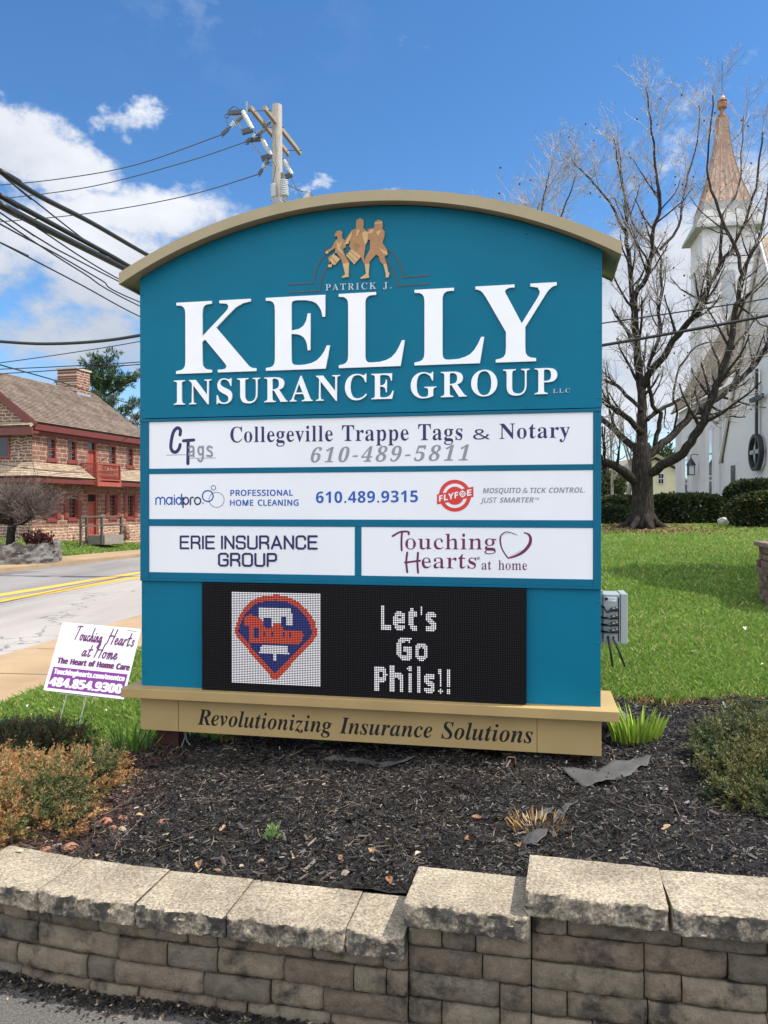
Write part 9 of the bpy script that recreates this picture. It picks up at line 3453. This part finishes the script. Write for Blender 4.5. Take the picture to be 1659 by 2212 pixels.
def leaf_mesh(seed, s):
 random.seed(seed)
 vs, fs = [], []
 n = 5
 for i in range(n + 1):
  f = i / n
  w = s * .36 * math.sin(math.pi * min(.97, f * .9 + .06))
  cz_ = s * (.16 * math.sin(f * 3 + seed) + .10)
  vs += [(-w, (f - .5) * s, cz_ + w * .7), (0, (f - .5) * s, cz_), (w, (f - .5) * s, cz_ + w * .5)]
 for i in range(n):
  for k in range(2):
   a = i * 3 + k
   fs.append((a, a + 1, a + 4, a + 3))
 return vs, fs


random.seed(95)
spotsl = [(40, 1818, 2.86), (205, 1835, 2.84), (336, 1775, 2.98), (640, 1845, 2.8), (660, 1870, 2.72), (735, 1830, 2.82), (805, 1818, 2.84), (840, 1905, 2.6), (560, 1855, 2.78), (520, 1868, 2.75), (470, 1875, 2.72), (745, 1880, 2.68), (905, 1830, 2.8), (1010, 1790, 2.94), (430, 1845, 2.8), (590, 1795, 2.97), (1030, 1740, 3.15), (865, 1760, 3.06), (300, 1700, 3.25), (1120, 1800, 2.9), (1530, 1800, 2.75), (1440, 1770, 2.95), (480, 1750, 3.1)]
for i, (px, py, D) in enumerate(spotsl):
 vs, fs = leaf_mesh(i, random.uniform(.022, .042))
 me = bpy.data.meshes.new('dry_leaf')
 me.from_pydata(vs, [], fs)
 c = random.choice(((.34, .20, .10), (.42, .29, .17), (.26, .13, .07), (.45, .38, .28)))
 at = me.color_attributes.new('col', 'FLOAT_COLOR', 'POINT')
 at.data.foreach_set('color', np.tile(np.array((*c, 1), np.float32), len(vs)))
 me.materials.append(m_dleaf)
 o = bpy.data.objects.new('dry_leaf', me)
 COL.objects.link(o)
 o.location = bp_(px, py, D, .012)
 o.rotation_euler = (random.uniform(-.5, .5), random.uniform(-.5, .5), random.uniform(0, 6.28))
 tag(o, 'small curled dry leaf lying on the dark mulch', 'leaf', 'dry leaves on the mulch')
# pale fallen petals on the grass
m_pet = pm('white_petal', (.6, .59, .55), .7, .1)
random.seed(96)
pet = [(55, 1532), (112, 1537), (66, 1549), (118, 1545), (58, 1585), (45, 1567), (290, 1545), (255, 1552), (228, 1540), (165, 1560), (1500, 1412), (1648, 1440), (1610, 1362), (1652, 1578)][:13]
for i, (px, py) in enumerate(pet):
 D = 5.0
 for _ in range(12):
  p = P(px, py, D)
  D += (float(p.z) - float(ground_z(p.x, p.y)) - .03) / max(.08, (py - HOR) / FPX)
 p = P(px, py, D)
 me = bpy.data.meshes.new('fallen_petal')
 vs, fs = leaf_mesh(i + 50, .03 if D < 6 else .045)
 me.from_pydata(vs, [], fs)
 me.materials.append(m_pet)
 o = bpy.data.objects.new('fallen_petal', me)
 COL.objects.link(o)
 o.location = (p.x, p.y, float(ground_z(p.x, p.y)) + .045)
 o.rotation_euler = (random.uniform(-.3, .3), random.uniform(-.3, .3), random.uniform(0, 6.28))
 tag(o, 'small white petal fallen on the grass', 'petal', 'white petals on the grass')

# ================================================================== MULCH CHIPS AND GRASS
def chips():
 g = np.random.default_rng(12)
 n = 165000
 x = g.uniform(-3.6, 4.2, n * 3)
 f = g.uniform(0, 1, n * 3)
 y0, y1 = wall_y(x) + .2, bed_back(x) - .02
 y = y0 + (y1 - y0) * f
 keep = np.abs(x - .1) < .62 * y + .35
 x, y = x[keep][:n], y[keep][:n]
 n = len(x)
 z = bed_z(x, y) + np.abs(g.normal(0, .008, n)) + .004
 L = g.lognormal(-4.55, .55, n).clip(.004, .05)
 w = L * g.uniform(.12, .38, n)
 th = g.uniform(0, 6.28, n)
 tl = g.normal(0, .32, n)
 rl = g.normal(0, .6, n)
 dx = np.stack([np.cos(th) * np.cos(tl), np.sin(th) * np.cos(tl), np.sin(tl)], -1)
 sd = np.stack([-np.sin(th) * np.cos(rl), np.cos(th) * np.cos(rl), np.sin(rl)], -1)
 nm = np.cross(dx, sd)
 c = np.stack([x, y, z], -1)
 a, b = dx * (L / 2)[:, None], sd * (w / 2)[:, None]
 t = nm * (w * .28)[:, None]
 top = [c - a - b * .6 + t, c + a * .9 - b + t, c + a + b * .5 + t, c - a * .85 + b + t]
 bot = [p - t * 2 for p in top]
 q = []
 q.append(np.stack(top, 1))
 for i in (0, 2):
  j = (i + 1) % 4
  q.append(np.stack([top[i], bot[i], bot[j], top[j]], 1))
 V = np.concatenate(q, 0)
 tone = g.uniform(0, 1, n)
 redness = np.clip((-x - 1.0) * 1.2, 0, 1) * (g.uniform(0, 1, n) < .55)
 col = np.where((tone < .88)[:, None], np.array([.0125, .0105, .0095]) * g.uniform(.4, 1.9, (n, 1)), np.where((tone < .988)[:, None], np.array([.085, .066, .052]) * g.uniform(.6, 1.4, (n, 1)), np.array([.34, .27, .20]) * g.uniform(.45, 1.1, (n, 1))))
 col = col * (1 - redness[:, None]) + redness[:, None] * np.array([.16, .07, .04]) * g.uniform(.5, 1.4, (n, 1))
 cols = np.tile(col, (3, 1))
 o = fast_mesh('mulch_chips', V, None, colmat('mulch_chip', .5, .42), cols=cols)
 tag(o, 'dark shredded bark mulch covering the planting bed', 'mulch', kind='stuff')
 # long straws and twigs
 n = 420
 mb = MB()
 random.seed(14)
 for i in range(n):
  X = random.uniform(-1.6, 2.0)
  Y = float(wall_y(X)) + .22 + (float(bed_back(X)) - float(wall_y(X)) - .3) * random.random()
  if abs(X) > .55 * Y:
   continue
  a = random.uniform(0, 6.28)
  L = random.uniform(.05, .16)
  p = Vector((X, Y, bzz(X, Y) + .012))
  d = Vector((math.cos(a), math.sin(a), random.uniform(-.05, .12)))
  twig_line(mb, p, d, random.uniform(.0008, .0018), L, 0, .25, 4, 3)
 o = mb.build('twig_litter', pm('straw_twig', (.20, .14, .09), .7, .4, 30), None, fix=False)
 tag(o, 'fine twigs and straw scattered over the mulch', 'twigs', kind='stuff')


chips()


def foot_debris():
 g = np.random.default_rng(31)
 n = 9000
 x = g.uniform(-2.2, 1.2, n)
 d = np.abs(g.normal(0, .055, n)) * (1 + .6 * np.sin(x * 3.1) * np.sin(x * 7))
 c = np.stack([x, wall_y(x) - .004 - d, .003 + np.abs(g.normal(0, .004, n)) * (d < .06)], -1)
 s = g.lognormal(-5.3, .55, n).clip(.002, .018)
 th = g.uniform(0, 6.28, n)
 a = np.stack([np.cos(th), np.sin(th), g.normal(0, .3, n)], -1) * s[:, None]
 b = np.stack([-np.sin(th), np.cos(th), g.normal(0, .3, n)], -1) * (s * g.uniform(.25, .9, n))[:, None]
 col = np.where((g.uniform(0, 1, n) < .9)[:, None], np.array([.02, .017, .015]), np.array([.22, .17, .12])) * g.uniform(.4, 1.8, (n, 1))
 o = fast_mesh('mulch_crumbs', np.stack([c - a, c - b, c + a, c + b], 1), None, colmat('crumb', .8, .2), cols=col)
 tag(o, 'dark mulch crumbs washed against the foot of the block wall', 'mulch', kind='stuff')


foot_debris()


def grass():
 g = np.random.default_rng(21)
 V, Cs = [], []

 def patch(n, xr, yr, test, h, w, cols, dens_pow=1.7):
  # more blades near the viewer
  m = n * 3
  u = g.uniform(0, 1, m)
  y0, y1 = yr
  a = 1 - dens_pow
  y = (y0 ** a + u * (y1 ** a - y0 ** a)) ** (1 / a)
  k = g.uniform(xr[0], xr[1], m)
  x = k * y
  ok = test(x, y)
  x, y = x[ok][:n], y[ok][:n]
  n_ = len(x)
  z = ground_z(x, y)
  hh = h * g.uniform(.55, 1.35, n_) * (1 + .25 * np.sin(x * 6) * np.sin(y * 5))
  ww = w * g.uniform(.7, 1.3, n_) * (y / 5) ** .55
  th = g.uniform(0, 6.28, n_)
  ln = g.normal(0, .45, (n_, 2))
  b = np.stack([x, y, z - .01], -1)
  sd = np.stack([np.cos(th), np.sin(th), np.zeros(n_)], -1) * (ww / 2)[:, None]
  tip = b + np.stack([ln[:, 0] * hh, ln[:, 1] * hh, hh + .01], -1)
  mid = b + np.stack([ln[:, 0] * hh * .35, ln[:, 1] * hh * .35, hh * .62 + .01], -1)
  V.append(np.stack([b - sd, b + sd, mid + sd * .8, tip], 1))
  pat = .5 + .5 * np.sin(x * 1.7 + 1.3 * np.sin(y * 1.1)) * np.sin(y * 1.3 + x * .6)
  t = g.uniform(0, 1, n_)
  c = np.array(cols[0]) * (1 - t[:, None]) + np.array(cols[1]) * t[:, None]
  dry = (g.uniform(0, 1, n_) < .05 + .11 * pat)[:, None]
  c = np.where(dry, np.array(cols[2]) * g.uniform(.7, 1.2, (n_, 1)), c)
  Cs.append(c * g.uniform(.75, 1.25, (n_, 1)))

 gcol = ((.118, .225, .032), (.25, .375, .072), (.47, .43, .18))
 patch(215000, (.06, .62), (4.9, 22.5), lambda x, y: (y > bed_back(x) - .03) & ~((np.abs(x - TB.x) < .9) & (np.abs(y - TB.y) < .9)), .048, .0062, gcol)
 patch(52000, (-.56, -.22), (4.2, 11), lambda x, y: (y > bed_back(x) - .04) & (x * RN[0] + y * RN[1] > U_WALK + .02), .052, .0060, gcol)
 patch(16000, (-.30, .26), (4.25, 5.3), lambda x, y: (y > bed_back(x) - .02), .055, .006, gcol)
 patch(26000, (-.52, -.29), (30, 47), lambda x, y: (x * RN[0] + y * RN[1] < U_FARW - .1) & (((x - HO[0]) * HY[0] + (y - HO[1]) * HY[1]) < -.1) & ~((x * RD[0] + y * RD[1] < 28.8)), .10, .02, gcol)
 o = fast_mesh('grass', np.concatenate(V), None, colmat('grass_blade', .5, .3, trans=.35), cols=np.concatenate(Cs))
 tag(o, 'short green grass with scattered dry blades', 'grass', kind='stuff')
 # ragged dry fringe where the lawn meets the bed
 V.clear()
 Cs.clear()
 patch(9000, (-.56, .55), (4.2, 5.6), lambda x, y: np.abs(y - bed_back(x) + .03) < .07, .035, .005, ((.22, .12, .06), (.36, .25, .12), (.42, .33, .18)))
 o = fast_mesh('dry_edge_grass', np.concatenate(V), None, colmat('straw_blade', .6, .3, trans=.2), cols=np.concatenate(Cs))
 tag(o, 'brown straw and roots along the cut lawn edge', 'dry grass', kind='stuff')
 # leaf litter round the big tree's roots
 n = 1500
 r = np.abs(g.normal(0, .9, n)) + .4
 a = g.uniform(0, 6.28, n)
 x, y = TB.x - .3 + r * np.cos(a) * 1.3, TB.y - .5 + r * np.sin(a)
 z = ground_z(x, y) + .035
 s = g.uniform(.025, .06, n)
 th = g.uniform(0, 6.28, n)
 dx = np.stack([np.cos(th), np.sin(th), g.normal(0, .4, n)], -1) * s[:, None]
 dy = np.stack([-np.sin(th), np.cos(th), g.normal(0, .4, n)], -1) * (s * .6)[:, None]
 c = np.stack([x, y, z], -1)
 o = fast_mesh('leaf_litter', np.stack([c - dx, c - dy, c + dx, c + dy], 1), None, m_dleaf, cols=np.array([.20, .125, .06]) * g.uniform(.5, 1.5, (n, 1)))
 tag(o, 'brown leaf litter round the roots of the big tree', 'leaf litter', kind='stuff')


grass()


def far_wood():
 g = np.random.default_rng(44)
 n = 8000
 x = np.concatenate([g.uniform(-230, -75, n // 2), g.uniform(-60, 200, n // 2)])
 y = g.uniform(150, 190, len(x))
 top = 7 + 3.5 * np.sin(x * .09) + 2 * np.sin(x * .31 + 1)
 z = ground_z(x, y) + g.uniform(0, 1, len(x)) ** .7 * top
 c = np.stack([x, y, z], -1)
 ev = (np.sin(x * .13 + 2) > .55)[:, None]
 col = np.where(ev, np.array([.03, .05, .022]), np.array([.105, .088, .075])) * g.uniform(.6, 1.4, (len(x), 1))
 o = tufts('far_wood', c, np.tile([0, 0, 1.0], (len(x), 1)), np.full(len(x), 2.6), col, m_leafy, None, blades=6, width=.4)
 tag(o, 'far grey brown line of bare woods on the horizon', 'woods', kind='stuff')


far_wood()
